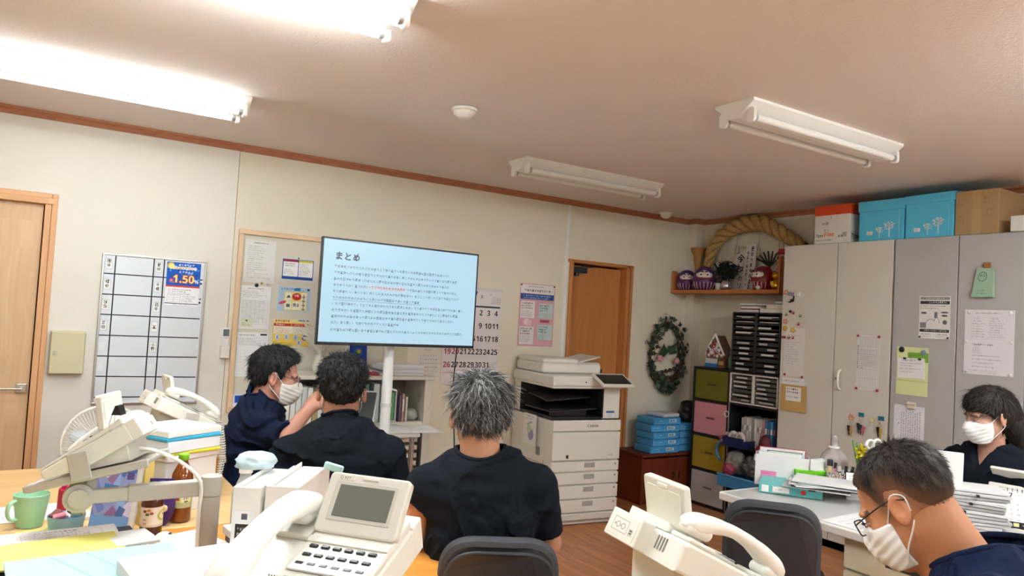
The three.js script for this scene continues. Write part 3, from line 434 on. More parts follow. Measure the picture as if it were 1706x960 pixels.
{ // low table with laptop and open papers between the men and the bookcase
  const t = thing('side_table', 'narrow grey table in front of the bookcase, under the laptop', 'table', [1.5, 0, -4.21]);
  obj('tabletop', RB(0.96, 0.025, 0.36, 0.004, 0, 0.7, 0), M(0xcfcac0, 0.45), t);
  for (const sx of [-1, 1]) for (const sz of [-1, 1]) obj('leg', CY(0.016, 0.016, 0.688, sx * 0.44, 0.344, sz * 0.15), steelM, t);
  const p = tag(obj('paper_sheet', [cardAt(0.42, 0.3, 1.93, 0.716, -4.17, -PI / 2, 0, -0.12, 0.001)], paperM(canvas(420, 300, (g) => { rect(g, 20, 20, 180, 2, '#bbb'); rows(g, 160, 30, 40, 150, 9, 10, 24, '#999'); rows(g, 161, 230, 40, 150, 9, 10, 24, '#999'); g.fillStyle = '#ccc'; g.fillRect(209, 0, 2, 300); }, '#efece4'))), 'open white newsletter sheet overhanging the side table right of the laptop', 'papers');
  const l = thing('laptop', 'open laptop with a dark screen partly hidden behind the man in the zip collar', 'laptop', [1.53, 0.7135, -4.2], -0.75);
  obj('base', RB(0.33, 0.018, 0.23, 0.005, 0, 0.009, 0), M(0x9a9ca0, 0.35, { metalness: 0.6 }), l);
  const lid = obj('lid', [geo(RB(0.33, 0.22, 0.008, 0.004, 0, 0.11, 0), 0, 0.018, -0.115, -0.3)], M(0xb4b6ba, 0.35, { metalness: 0.6 }), l);
  obj('screen', geo(card(0.312, 0.2, 0.001), 0, 0.02 + 0.11 * Math.cos(0.3) , -0.115 - 0.11 * Math.sin(0.3) + 0.0055, -0.3), paperM(canvas(480, 300, (g) => { rect(g, 60, 40, 210, 260, '#b8cfe6'); rows(g, 170, 76, 60, 180, 9, 12, 24, '#6d86a6'); }, '#3f4744'), 0.3), l);
  obj('keyboard', B(0.28, 0.002, 0.11, 0, 0.0185, -0.03), darkM, l);
}
// ---------------------------------------------------------------- copier
{
  const t = thing('copier', 'tall white office copier standing by the middle door', 'copier', [3.36, 0, -4.42], -0.107);
  const W = 0.565, D = 0.62, hz = D / 2, body = M(0xe3ded2, 0.42), body2 = M(0xd6d0c3, 0.45), gap = M(0x4a4642, 0.6);
  obj('cabinet', [RB(W, 0.7, D - 0.01, 0.008, 0, 0.385, -0.005), RB(W - 0.03, 0.03, D - 0.04, 0.004, 0, 0.02, -0.01)], body, t);
  obj('foot_skirt', RB(W + 0.012, 0.05, D + 0.01, 0.008, 0, 0.065, 0.002), body2, t);
  for (const sx of [-1, 1]) for (const sz of [-1, 1]) obj('caster', CY(0.02, 0.02, 0.025, sx * 0.23, 0.02, sz * 0.24, 0, 0, PI / 2), blackM, t);
  const front = (name, y0, y1, m, d = 0.018, x0 = -W / 2, x1 = W / 2) => obj(name, RB(x1 - x0 - 0.003, y1 - y0 - 0.005, d, 0.005, (x0 + x1) / 2, (y0 + y1) / 2, hz - 0.001 + d / 2 - 0.009), m, t);
  for (const [y0, y1, k] of [[0.095, 0.185], [0.19, 0.285], [0.29, 0.375], [0.38, 0.455]].map((a, i) => [...a, i])) {
    const d = front('paper_drawer', y0, y1, body); obj('drawer_grip', RB(0.085, 0.034, 0.006, 0.003, 0.03, y1 - 0.028, hz + 0.009), M(0xa9a49a, 0.5), d);
    obj('tray_mark', RB(0.012, 0.012, 0.001, 0.0004, 0.25, y1 - 0.025, hz + 0.0085), M(0x77736c, 0.5), d);
    obj('grip_shadow_lip', RB(0.085, 0.006, 0.008, 0.002, 0.03, y1 - 0.012, hz + 0.011), M(0xbdb8ad, 0.5), d);
  }
  front('front_door', 0.46, 0.66, body, 0.022);
  obj('power_switch', RB(0.018, 0.024, 0.003, 0.001, -0.16, 0.49, hz + 0.0125), blackM, t);
  obj('model_print', cardAt(0.075, 0.035, 0.205, 0.5, hz + 0.0135, 0, 0, 0, 0.001), paperM(canvas(150, 70, (g) => { rows(g, 180, 6, 10, 130, 1, 9, 12, '#999'); label(g, 'DX C38', 30, 46, 22, '#777'); }, '#e3ded2')), t);
  front('upper_door', 0.664, 0.745, body, 0.022);
  obj('brand_print', cardAt(0.1, 0.03, 0.04, 0.705, hz + 0.0135, 0, 0, 0, 0.001), paperM(canvas(200, 60, (g) => label(g, 'Canon', 100, 30, 58, '#1c1c1c', 'center', 'serif'), '#e3ded2')), t);
  // hollow output bay: black well open to the front and left, with tray plates
  obj('output_bay', [RB(W - 0.02, 0.02, D - 0.04, 0.004, 0, 0.752, -0.005), B(0.01, 0.21, 0.5, 0.13, 0.86, 0.05), B(0.42, 0.21, 0.01, -0.07, 0.86, -0.2)], M(0x17171c, 0.4), t);
  obj('tray_plate', [RB(0.38, 0.012, 0.4, 0.004, -0.08, 0.805, 0.06, 0, 0, 0.06), RB(0.3, 0.05, 0.02, 0.004, -0.1, 0.785, 0.2)], M(0x24262b, 0.3), t);
  obj('tray_plate', RB(0.36, 0.01, 0.3, 0.004, -0.08, 0.89, 0.03, 0.1, 0, 0.08), M(0x2c2e33, 0.3), t);
  obj('right_tower', RB(0.155, 0.235, D - 0.02, 0.01, 0.205, 0.865, -0.005), body, t);
  obj('tower_label', cardAt(0.07, 0.05, 0.2, 0.78, hz - 0.0145, 0, 0, 0, 0.001), paperM(canvas(140, 100, (g) => { rect(g, 0, 0, 140, 30, '#3a6aa8'); rows(g, 181, 8, 44, 120, 2, 12, 24, '#555'); }, '#e8e8e6')), t);
  obj('rear_column', RB(W, 0.235, 0.1, 0.01, 0, 0.865, -hz + 0.055), body, t);
  obj('scanner_unit', [RB(W + 0.03, 0.075, D + 0.005, 0.014, 0, 1.015, 0), RB(W + 0.01, 0.02, D - 0.02, 0.006, 0, 0.972, 0)], body, t);
  obj('status_lamp', CY(0.005, 0.005, 0.004, -0.03, 1.01, hz + 0.004, PI / 2), blackM, t);
  const f = obj('document_feeder', [RB(0.5, 0.075, 0.42, 0.02, -0.035, 1.092, -0.08), RB(0.3, 0.035, 0.4, 0.014, -0.13, 1.143, -0.08)], body, t);
  obj('feeder_tray', [RB(0.25, 0.012, 0.3, 0.005, 0.13, 1.15, -0.09, 0, 0, 0.24), RB(0.17, 0.03, 0.3, 0.006, 0.16, 1.12, -0.09)], M(0xd9d4c9, 0.45), f);
  obj('feeder_exit', B(0.2, 0.03, 0.3, 0.14, 1.075, -0.05), M(0x33312f, 0.6), f);
  const cp = obj('control_panel', geo(RB(0.27, 0.022, 0.17, 0.006), 0.16, 1.03, hz + 0.06, 0.42, 0, 0), body, t);
  obj('panel_screen', geo(B(0.235, 0.002, 0.13), 0.16, 1.0405, hz + 0.0645, 0.42, 0, 0), T_black, cp);
  for (let i = 0; i < 5; i++) obj('vent_slot', B(0.002, 0.06, 0.005, -W / 2 - 0.0005, 0.5, 0.14 - i * 0.012), gap, t);
  obj('side_panel_seam', [B(0.002, 0.003, D - 0.08, -W / 2 - 0.0004, 0.42, 0), B(0.002, 0.36, 0.003, -W / 2 - 0.0004, 0.27, 0.2)], gap, t);
  const pk = thing('document_pocket', 'clear pocket of leaflets hung on the left side of the copier', 'document pocket', [3.36 - 0.283 * Math.cos(0.107) + 0.0 - 0.02, 0.62, -4.42 - 0.285 * Math.sin(0.107) + 0.02], -0.107);
  obj('pocket', [B(0.004, 0.2, 0.22, -0.012, -0.02, 0), B(0.014, 0.004, 0.22, -0.006, -0.12, 0), B(0.012, 0.2, 0.003, -0.006, -0.02, 0.11), B(0.012, 0.2, 0.003, -0.006, -0.02, -0.11)], M(0xffffff, 0.04, { physical: true, transmission: 1, thickness: 0 }), pk);
  const lf = thing('leaflet', 'leaflet with green and violet circles in the pocket on the copier', 'leaflet', pk.position.toArray(), -0.107); obj('sheet', geo(card(0.19, 0.22, 0.002), -0.006, 0.02, 0, 0, -PI / 2, 0), paperM(canvas(200, 240, (g) => { disc(g, 120, 160, 44, '#8f7fb4'); disc(g, 90, 120, 34, '#b9cfa4'); g.strokeStyle = '#4d7a52'; g.lineWidth = 8; g.beginPath(); g.moveTo(60, 90); g.lineTo(130, 60); g.stroke(); rows(g, 183, 20, 14, 160, 2, 12, 20, '#777'); }, '#f0eee8')), lf);
}
// ---------------------------------------------------------------- wreath
{
  const t = thing('wreath', 'oval ivy wreath with two pink roses hung right of the middle door', 'wreath', [4.68, 1.19, ZA + 0.03]), r = rng(91), rx = 0.185, ry = 0.27;
  const ring = (k, dr) => Array.from({ length: 26 }, (_, i) => { const a = i / 26 * PI * 2; return [Math.cos(a) * (rx + dr * Math.sin(a * 3 + k)), Math.sin(a) * (ry + dr * Math.cos(a * 4 + k)), 0.02 * Math.sin(a * 5 + k)]; });
  obj('vine_ring', [0, 1, 2, 3].map((k) => TU(ring(k * 1.7, 0.02), 0.007, 80, 6, true)), M(0x4a3524, 0.8), t);
  const leafS = new THREE.Shape(); leafS.moveTo(0, 0); leafS.quadraticCurveTo(0.02, 0.008, 0.024, 0.022); leafS.lineTo(0.012, 0.026); leafS.lineTo(0, 0.05); leafS.lineTo(-0.012, 0.026); leafS.lineTo(-0.024, 0.022); leafS.quadraticCurveTo(-0.02, 0.008, 0, 0);
  const cols = [0x27402a, 0x1f3524, 0x3a4a34, 0x4a5a48].map((c) => M(c, 0.6)), per = cols.map(() => []);
  for (let i = 0; i < 190; i++) { const a = r() * PI * 2, k = 0.84 + 0.4 * r(), hang = i % 5 === 0 ? 1.25 : 1; per[i % 4].push(geo(new THREE.ExtrudeGeometry(leafS, { depth: 0.0012, bevelEnabled: false, curveSegments: 2 }), Math.cos(a) * rx * k * (Math.cos(a) > 0.5 ? hang : 1), Math.sin(a) * ry * k, 0.01 + 0.03 * r(), (r() - 0.5) * 1.4, (r() - 0.5) * 1.4, r() * 6.3)); }
  cols.forEach((m, k) => { const o = obj('ivy_leaves', per[k], m, t); o.userData.kind = 'stuff'; });
  obj('centre_leaf', [geo(new THREE.ExtrudeGeometry(leafS, { depth: 0.0008, bevelEnabled: false }).scale(2.8, 2.6, 1), -0.02, -0.02, 0.0, 0.2, 0.1, 0.3), geo(new THREE.ExtrudeGeometry(leafS, { depth: 0.0008, bevelEnabled: false }).scale(2.4, 2.4, 1), 0.05, 0.01, 0.0, 0.1, -0.2, -0.5)], M(0x2f4c34, 0.7), t);
  for (const [x, y] of [[-0.1, -0.03], [0.105, -0.05]]) obj('rose', [SP(0.022, x, y, 0.03), ...[0, 1, 2, 3, 4].map((i) => SP(0.014, x + Math.cos(i * 1.26) * 0.016, y + Math.sin(i * 1.26) * 0.016, 0.036))], M(0xe39aa0, 0.7), t);
  for (let i = 0; i < 9; i++) obj('pine_cone', LA([[0, -0.022], [0.014, -0.012], [0.019, 0.002], [0.012, 0.018], [0, 0.024]], 9).rotateZ(r() * 3).translate(-0.09 + i * 0.024, -0.2 + 0.03 * r() + (i % 2) * 0.05, 0.032), M(0x4b2a22, 0.7), t);
  obj('tail_leaf', [0, 1, 2, 3, 4].map((i) => geo(new THREE.ExtrudeGeometry(leafS, { depth: 0.0008, bevelEnabled: false }).scale(1, 1.7, 1), -0.02 + i * 0.014, -0.27, 0.02, 0, 0, PI + (i - 2) * 0.5)), cols[0], t);
  obj('hook', TU([[-0.02, 0.36, -0.02], [-0.02, 0.36, 0.012], [-0.02, 0.32, 0.016], [-0.02, 0.3, 0.0]], 0.004, 10, 6), steelM, t);
}
// ---------------------------------------------------------------- low cabinet with reams of paper
{
  const t = thing('low_cabinet', 'low brown wooden cabinet under the blue paper packs by the corner', 'cabinet', [4.52, 0, ZA + 0.2]), wood = M(0xa06a48, 0.5, { map: T_trim });
  obj('top_board', metreUV(RB(0.76, 0.02, 0.36, 0.003, 0, 0.388, 0), 2), wood, t);
  for (const s of [-1, 1]) obj('side_panel', metreUV(RB(0.02, 0.376, 0.34, 0.003, s * 0.37, 0.188, 0), 2, true), wood, t);
  for (const s of [-1, 1]) { const d = obj('door', metreUV(RB(0.36, 0.35, 0.018, 0.003, s * 0.182, 0.19, 0.165), 2, true), wood, t); obj('handle', RB(0.012, 0.06, 0.012, 0.004, s * 0.03, 0.22, 0.18), blackM, d); }
  obj('back_panel', B(0.74, 0.36, 0.01, 0, 0.19, -0.165), wood, t);
  const side = canvas(300, 90, (g) => { rect(g, 0, 0, 300, 90, '#3f9fdc'); rect(g, 0, 60, 300, 30, '#58b0e4'); rect(g, 165, 16, 90, 46, '#cfe0ea'); disc(g, 190, 40, 15, '#6e93b6'); disc(g, 222, 40, 17, '#8eb0c8'); rows(g, 190, 12, 30, 120, 1, 20, 20, '#e6f0f6'); });
  const sideM = paperM(side, 0.5), packM = M(0x4aa3d8, 0.5);
  const pack = (x, y, ry, text, z = ZA + 0.2) => { const o = thing('paper_pack', text, 'paper pack', [x, y, z], ry, 'blue packs of copier paper'); obj('wrapper', RB(0.3, 0.056, 0.21, 0.008, 0, 0.0285, 0), packM, o); obj('end_print', cardAt(0.29, 0.05, 0, 0.0285, 0.1056, 0, 0, 0, 0.0006), sideM, o); return o; };
  for (let k = 0; k < 5; k++) pack(4.41 + 0.008 * ((k * 5) % 3 - 1), 0.399 + k * 0.058, 0.05 * ((k * 7) % 3 - 1), k === 4 ? 'topmost blue paper pack of the taller stack on the low cabinet' : ['bottom', 'second lowest', 'middle', 'second highest'][k] + ' blue paper pack of the taller stack on the low cabinet', ZA + 0.25);
  for (let k = 0; k < 4; k++) pack(4.74, 0.399 + k * 0.058, 0.03 * ((k * 7) % 3 - 1), k === 3 ? 'topmost blue paper pack of the shorter stack against the black drawers' : ['bottom', 'second lowest', 'third lowest'][k] + ' blue paper pack of the shorter stack next to the drawers', ZA + 0.22);
  tag(obj('paper_bundle', RB(0.2, 0.03, 0.2, 0.01, 4.46, 0.399 + 5 * 0.058 + 0.0158, ZA + 0.25, 0, 0.1), M(0xd2d4de, 0.5)), 'wrinkled white paper bundle on the taller stack of blue packs', 'papers');
  tag(obj('black_bag', (() => { const g = new THREE.SphereGeometry(0.1, 22, 16).scale(1, 1.1, 0.8), p = g.attributes.position; for (let i = 0; i < p.count; i++) { const k = 1 + 0.14 * noise(p.getX(i) * 24, p.getY(i) * 24, p.getZ(i) * 24); p.setXYZ(i, p.getX(i) * k, Math.max(-0.07, p.getY(i) * k), p.getZ(i) * k); } g.computeVertexNormals(); return g.translate(4.79, 0.399 + 4 * 0.058 + 0.071, ZA + 0.23); })(), M(0x121214, 0.45)), 'black plastic bag on the shorter stack of blue packs', 'bag');
}
// ---------------------------------------------------------------- cabinet wall: everything here faces -x (turn -90 degrees; local +x runs towards the camera)
const TR = -PI / 2, XC = 4.6;
const lockerM = M(0xd8d1c4, 0.45), lockerG = M(0xb4b1ae, 0.5);
function locker(name, text, m, z0, z1, seam, handleZ) {
  const t = thing(name, text, 'cabinet', [XC, 0, (z0 + z1) / 2], TR), w = z1 - z0, c = (z0 + z1) / 2, H = 2.085;
  obj('body', [RB(w - 0.004, H, 0.38, 0.003, 0, H / 2, -0.21)], m, t);
  for (const [a, b] of [[z0, seam], [seam, z1]]) {
    const d = obj('door', RB(b - a - 0.006, H - 0.06, 0.02, 0.003, (a + b) / 2 - c, H / 2 + 0.025, -0.01), m, t);
    if (handleZ && b === z1) {
      obj('handle', TU([[handleZ - c, 1.08, 0], [handleZ - c, 1.09, 0.022], [handleZ - c, 1.2, 0.022], [handleZ - c, 1.21, 0]], 0.0085, 20, 8), M(0xefe8da, 0.35), d);
      obj('lock', CY(0.007, 0.007, 0.006, handleZ - c - 0.03, 1.15, 0.002, PI / 2), M(0x77706a, 0.3, { metalness: 0.7 }), d);
    }
  }
  obj('plinth', B(w - 0.01, 0.05, 0.37, 0, 0.025, -0.205), M(0x6b6862, 0.6), t);
  return t;
}
locker('steel_cabinet', 'tall cream two-door steel cabinet covered in magnets and keys', lockerM, -3.49, -2.66, -3.055, -3.0);
locker('steel_cabinet', 'tall grey two-door steel cabinet behind the woman', lockerG, -2.652, -1.895, -2.26);
locker('steel_cabinet', 'tall cream steel cabinet at the right edge beyond the grey one', lockerM, -1.885, -1.1, -1.49);

// boxes on the cabinets
const boxThing = (name, text, z0, z1, y0, h, d, m, dx = 0.03) => { const t = thing(name, text, 'box', [XC + dx + d / 2, y0, (z0 + z1) / 2], TR); obj('box_body', RB(z1 - z0, h, d, 0.004, 0, h / 2, 0), m, t); return t; };
const YB = 2.0865;
{
  const w = 0.27, d = 0.34, m = M(0xe4ded4, 0.7), t = boxThing('storage_box', 'white box with an orange lid and handwriting on the cream cabinet', -3.262, -2.992, YB, 0.24, d, m), or = M(0xd8491c, 0.6);
  obj('lid', RB(w + 0.006, 0.07, d + 0.006, 0.003, 0, 0.235, 0), or, t);
  obj('front_print', cardAt(w - 0.004, 0.195, 0, 0.1, d / 2 + 0.0006, 0, 0, 0, 0.001), paperM(canvas(420, 300, (g) => { jtext(g, '様の井', 40, 66, 44, '#333', 0.08); jtext(g, 'のりけ', 110, 140, 38, '#555', 0.08); g.fillStyle = '#555'; g.fillRect(195, 0, 5, 40); label(g, 'Type', 16, 214, 40, '#333'); label(g, 'Fine', 112, 206, 62, '#e0661c'); rows(g, 200, 14, 256, 250, 1, 22, 24, '#555'); for (let i = 0; i < 9; i++) rect(g, 340 + i * 6, 190, i % 3 ? 2 : 4, 50, '#444'); jtext(g, '本体', 286, 216, 30, '#444', 0.12); }, '#e2dcd2')), t);
  obj('side_print', cardAt(d - 0.02, 0.06, w / 2 + 0.0006, 0.05, 0, 0, PI / 2, 0, 0.001), paperM(canvas(300, 60, (g) => { label(g, 'Type', 10, 30, 40, '#222'); label(g, 'Fine', 110, 30, 40, '#e0661c'); }, '#cfc9bf')), t);
  const blueM = M(0x58c4e4, 0.55), tree = canvas(400, 360, (g) => {
    const r = rng(7), tr = (x, y, s) => { g.strokeStyle = '#f4f4f2'; g.lineWidth = 6 * s; g.beginPath(); g.moveTo(x, y); g.lineTo(x, y - 110 * s); g.stroke(); for (let i = 0; i < 60; i++) { const a = r() * 6.3, k = Math.sqrt(r()) * 44 * s; disc(g, x + Math.cos(a) * k, y - 120 * s + Math.sin(a) * k, (3 + 3 * r()) * s, ['#f4f4f2', '#e6dfd6', '#f2b8a8'][i % 3]); } };
    tr(190, 340, 0.85); tr(280, 330, 1.15); rect(g, 70, 250, 56, 44, '#efe7e2'); rows(g, 201, 74, 258, 46, 2, 12, 18, '#b0573a');
  }, '#58c4e4');
  for (const [z0, z1, text, open] of [[-2.924, -2.617, 'sky blue box with white trees and a closed lid, left of the blue pair', 0], [-2.606, -2.309, 'sky blue box with white trees whose lid is ajar, right of the blue pair', 1]]) {
    const w2 = z1 - z0, h = 0.262 - 0.04 * 0, b = boxThing('storage_box', text, z0, z1, YB, h - 0.012, 0.36, blueM);
    obj('front_print', cardAt(w2 - 0.01, 0.19, 0, 0.099, 0.1806, 0, 0, 0, 0.001), paperM(tree, 0.6), b);
    obj('lid', open ? [geo(RB(w2 + 0.012, 0.055, 0.37, 0.003), 0, h - 0.0, 0.0, 0.09, 0, 0.02)] : [RB(w2 + 0.012, 0.07, 0.37, 0.003, 0, h - 0.03, 0)], blueM, b);
    obj('corner_trim', B(0.004, h - 0.07, 0.004, w2 / 2 - 0.03, h / 2 - 0.03, 0.1805), M(0x8fd0e4, 0.6), b);
  }
  const kraft = M(0xb08f62, 0.75, { bumpMap: T_paper, bumpScale: 0.0003 }), k = boxThing('cardboard_box', 'plain brown cardboard box beside the blue pair on the grey cabinet', -2.302, -2.06, YB, 0.265, 0.36, kraft);
  obj('tape', B(0.05, 0.264, 0.0006, 0.0, 0.1325, 0.1805), M(0xb99866, 0.35), k);
  obj('flap_seam', B(0.24, 0.0006, 0.003, 0, 0.2654, 0), M(0x6d5636, 0.8), k);
  for (const [x, y, s] of [[-0.09, 0.2, 3], [0.06, 0.2, 4], [-0.08, 0.1, 3], [0.075, 0.13, 3]]) obj('faint_print', cardAt(0.05, 0.05, x, y, 0.1806, 0, 0, 0, 0.0008), paperM(canvas(60, 60, (g) => rows(g, s * 31 + Math.round(x * 100), 4, 6, 54, 2, 22, 28, '#8e6f46', 0.08, 0), '#b08f62')), k);
  const sb = boxThing('storage_box', 'small white box with black print at the right end of the cabinet tops', -1.99, -1.8, YB, 0.09, 0.3, m, 0.01);
  obj('front_print', cardAt(0.17, 0.07, 0.0, 0.046, 0.1506, 0, 0, 0, 0.001), paperM(canvas(200, 80, (g) => label(g, 'トップ', 16, 40, 34, '#333'), '#e2dcd2')), sb);
  boxThing('cardboard_box', 'brown cardboard box behind the small white box at the right edge', -2.04, -1.75, YB, 0.2, 0.1, kraft, 0.33);
}
// papers and magnets on the cabinet doors
function doorNotice(text, z, y, w, h, tex, pins = [], off = 0, name = 'paper_notice', cat = 'notice', of = 'sheet') {
  const t = thing(name, text, cat, [XC - 0.0012 - off, y, z], TR);
  obj('sheet', card(w, h, 0.001), paperM(tex), t);
  t.updateMatrixWorld(); pinned(t, pins, of, 'magnet');
  return t;
}
const RED = 0xa8213c;
doorNotice('white printed letter under three red magnets on the cream cabinet', -3.372, 1.305, 0.165, 0.35, letterSheet(210, '#e6e0d8', 13), [[-0.088, 0.168, RED, 0.01], [-0.07, -0.165, RED], [0.075, -0.172, RED]], 0, 'paper_notice', 'notice', 'printed letter');
{
  const t = doorNotice('brown envelope with a handwritten white label and papers inside on the cream cabinet', -3.358, 0.975, 0.212, 0.19, canvas(424, 380, (g) => { rect(g, 0, 0, 424, 3, '#b99a5e'); }, '#c9a464'), [], 0.006, 'envelope', 'envelope');
  obj('label_sheet', cardAt(0.125, 0.1, 0.0, 0.03, 0.0012, 0, 0, 0, 0.0008), paperM(canvas(250, 200, (g) => { rows(g, 211, 12, 14, 226, 2, 32, 44, '#222', 0.14, 0); rows(g, 212, 12, 130, 220, 1, 24, 30, '#444', 0.12, 0); }, '#f2eee6')), t);
  obj('inner_paper', cardAt(0.19, 0.09, -0.004, 0.1, -0.002, 0, 0, 0, 0.001), paperM(canvas(200, 100, (g) => rows(g, 213, 16, 20, 150, 1, 12, 12, '#555'), '#eceae6')), t);
}
doorNotice('white timetable held by four red magnets near the cabinet handle', -2.808, 1.275, 0.155, 0.36, canvas(260, 600, (g) => { grid(g, 30, 14, 220, 120, 7, 12, '#aaa', 1.5); grid(g, 30, 150, 220, 200, 9, 16, '#a4a4a4', 1.5); grid(g, 30, 372, 220, 200, 9, 2, '#aaa', 1.5); for (let i = 0; i < 12; i++) jtext(g, KANJI[i], 4, 110 + i * 22, 18, '#444', 0.12); rows(g, 215, 40, 160, 200, 9, 10, 21, '#999'); rows(g, 216, 30, 356, 60, 1, 12, 14, '#555'); }, '#e4e0d8'), [[-0.073, 0.174, RED], [0.073, 0.174, RED], [-0.073, -0.174, RED], [0.073, -0.174, RED]], 0, 'paper_notice', 'notice', 'timetable');
{ // fridge-style magnets
  const cols = { pink: 0xd98a8a, teal: 0x6aa0a0, violet: 0x9a86b8, black: 0x1c1c1e, red: RED, yellow: 0xd8b84a, green: 0x6a8a4a, white: 0xeee8e0 };
  const spots = [[-3.455, 1.705, 'pink', 'pink flower magnet at the top left of the magnet cluster'], [-3.425, 1.695, 'teal', 'teal cube magnet at the top of the cluster'], [-3.4, 1.69, 'violet', 'violet block magnet at the top of the cluster'], [-3.345, 1.69, 'white', 'white ring magnet right of the violet block'], [-3.4, 1.645, 'black', 'black bird shaped magnet in the cluster'], [-3.415, 1.565, 'black', 'black and round magnet touching the red ladybird one'], [-3.39, 1.555, 'red', 'red ladybird magnet beside a black one'], [-3.45, 1.54, 'green', 'small green leaf magnet left in the cluster'], [-3.33, 1.535, 'green', 'small green leaf magnet right in the cluster'], [-3.45, 1.49, 'pink', 'small pink round magnet above the yellow star'], [-3.345, 1.475, 'red', 'lone red round magnet right of the yellow ones'], [-3.45, 1.44, 'yellow', 'yellow star magnet low in the cluster'], [-3.385, 1.43, 'yellow', 'small yellow flower magnet low in the cluster'], [-3.462, 1.375, 'red', 'red oblong magnet above the printed letter'], [-3.42, 1.375, 'red', 'left red button magnet of the pair above the letter'], [-3.385, 1.375, 'red', 'right red button magnet of the pair above the letter']];
  for (const [z, y, c, text] of spots) {
    const t = thing('magnet', text, 'magnet', [XC - 0.0005, y + 0.035, z], TR, 'small magnets on the cream cabinet'), m = M(cols[c], 0.4), r = 0.011;
    if (text.includes('flower') || text.includes('star')) { for (let i = 0; i < 5; i++) obj('petal', SP(0.009, Math.cos(i * 1.257) * 0.013, Math.sin(i * 1.257) * 0.013, 0.005, 1, 1, 0.5, 10), m, t); obj('centre', SP(0.007, 0, 0, 0.008, 1, 1, 0.6, 10), M(0xe8c85a, 0.5), t); }
    else if (text.includes('bird shaped')) { obj('body', SP(0.014, 0, 0, 0.006, 1.3, 0.8, 0.5), m, t); obj('wing', SP(0.012, 0.012, 0.02, 0.006, 0.5, 1.3, 0.5), m, t); obj('tail', SP(0.01, -0.02, -0.012, 0.006, 1.5, 0.5, 0.4), m, t); }
    else if (text.includes('cube') || text.includes('block')) { obj('block', RB(0.022, 0.026, 0.012, 0.003, 0, 0, 0.006), m, t); obj('top', RB(0.014, 0.008, 0.01, 0.002, 0, 0.016, 0.006), M(0xd9d4c4, 0.5), t); }
    else if (text.includes('ring')) { obj('ring', new THREE.TorusGeometry(0.014, 0.005, 8, 20).translate(0, 0, 0.005), m, t); obj('centre', SP(0.006, 0, 0, 0.004), M(0x444444, 0.5), t); }
    else if (text.includes('oblong')) { obj('bar', RB(0.03, 0.014, 0.008, 0.004, 0, 0, 0.004), m, t); obj('rim', RB(0.034, 0.018, 0.004, 0.002, 0, 0, 0.002), M(0x7a1830, 0.4), t); }
    else { obj('cap', LA([[0, 0.009], [r * 0.7, 0.0075], [r, 0.003], [r, 0]], 16).rotateX(PI / 2), m, t); obj('dot', SP(0.004, 0.002, 0.003, 0.008, 1, 1, 0.5, 8), M(c === 'black' ? RED : 0xf0e6da, 0.5), t); }
  }
}
doorNotice('black and white printed flyer on the grey cabinet', -2.389, 1.585, 0.186, 0.262, canvas(360, 510, (g) => {
  rect(g, 10, 10, 340, 34, '#8b8b88'); rows(g, 220, 70, 14, 230, 1, 22, 24, '#ddd'); rect(g, 10, 58, 340, 38, '#3c3c3c'); rows(g, 221, 110, 64, 230, 1, 24, 28, '#eee', 0.12, 0); rows(g, 222, 14, 112, 320, 2, 18, 26, '#666'); for (const [x, y, w, h] of [[20, 190, 70, 24], [250, 184, 90, 20], [260, 220, 70, 24]]) { g.fillStyle = '#555'; g.beginPath(); g.ellipse(x + w / 2, y + h / 2, w / 2, h / 2, 0, 0, 7); g.fill(); } g.strokeStyle = '#888'; g.lineWidth = 6; g.beginPath(); g.moveTo(80, 320); g.quadraticCurveTo(130, 240, 180, 300); g.quadraticCurveTo(210, 200, 240, 320); g.stroke(); rect(g, 180, 190, 34, 70, '#777'); rect(g, 16, 320, 66, 60, '#8a8a8a'); g.strokeRect(16, 320, 66, 60); disc(g, 300, 310, 26, '#666'); rect(g, 10, 396, 340, 34, '#3a3a3a'); rows(g, 223, 60, 402, 270, 1, 20, 24, '#ddd', 0.1, 0); rows(g, 224, 20, 446, 150, 2, 18, 26, '#777'); rows(g, 225, 200, 446, 140, 2, 18, 26, '#777');
}, '#e6e2dc'), [[-0.085, -0.122, 0x333333, 0.006], [0.083, -0.122, 0x333333, 0.006]], 0, 'paper_notice', 'notice', 'black and white flyer');
{
  const t = doorNotice('pale green clear folder with a white memo pad on the grey cabinet', -2.515, 1.245, 0.198, 0.3, canvas(240, 366, (g) => { rect(g, 0, 0, 240, 366, '#dfe6a8'); rect(g, 86, 40, 154, 70, '#7fb23c'); rows(g, 226, 100, 52, 110, 2, 18, 28, '#5f8a30'); rect(g, 0, 250, 240, 12, '#cfd694'); }), [[-0.068, 0.132, 0x17191a, 0.018], [0.07, 0.122, 0x8a90b4, 0.016]], 0.001, 'clear_folder', 'folder', 'pale green clear folder');
  obj('memo_pad', cardAt(0.17, 0.125, -0.006, 0.02, 0.002, 0, 0, 0.03, 0.002), paperM(canvas(240, 170, (g) => { rows(g, 227, 50, 14, 150, 1, 16, 20, '#666'); rect(g, 20, 44, 200, 3, '#888'); rows(g, 228, 20, 60, 190, 3, 12, 26, '#999'); }, '#efecec')), t);
  for (const x of [-0.045, 0.048]) obj('clip', RB(0.018, 0.012, 0.006, 0.002, x, 0.078, 0.005), blackM, t);
}
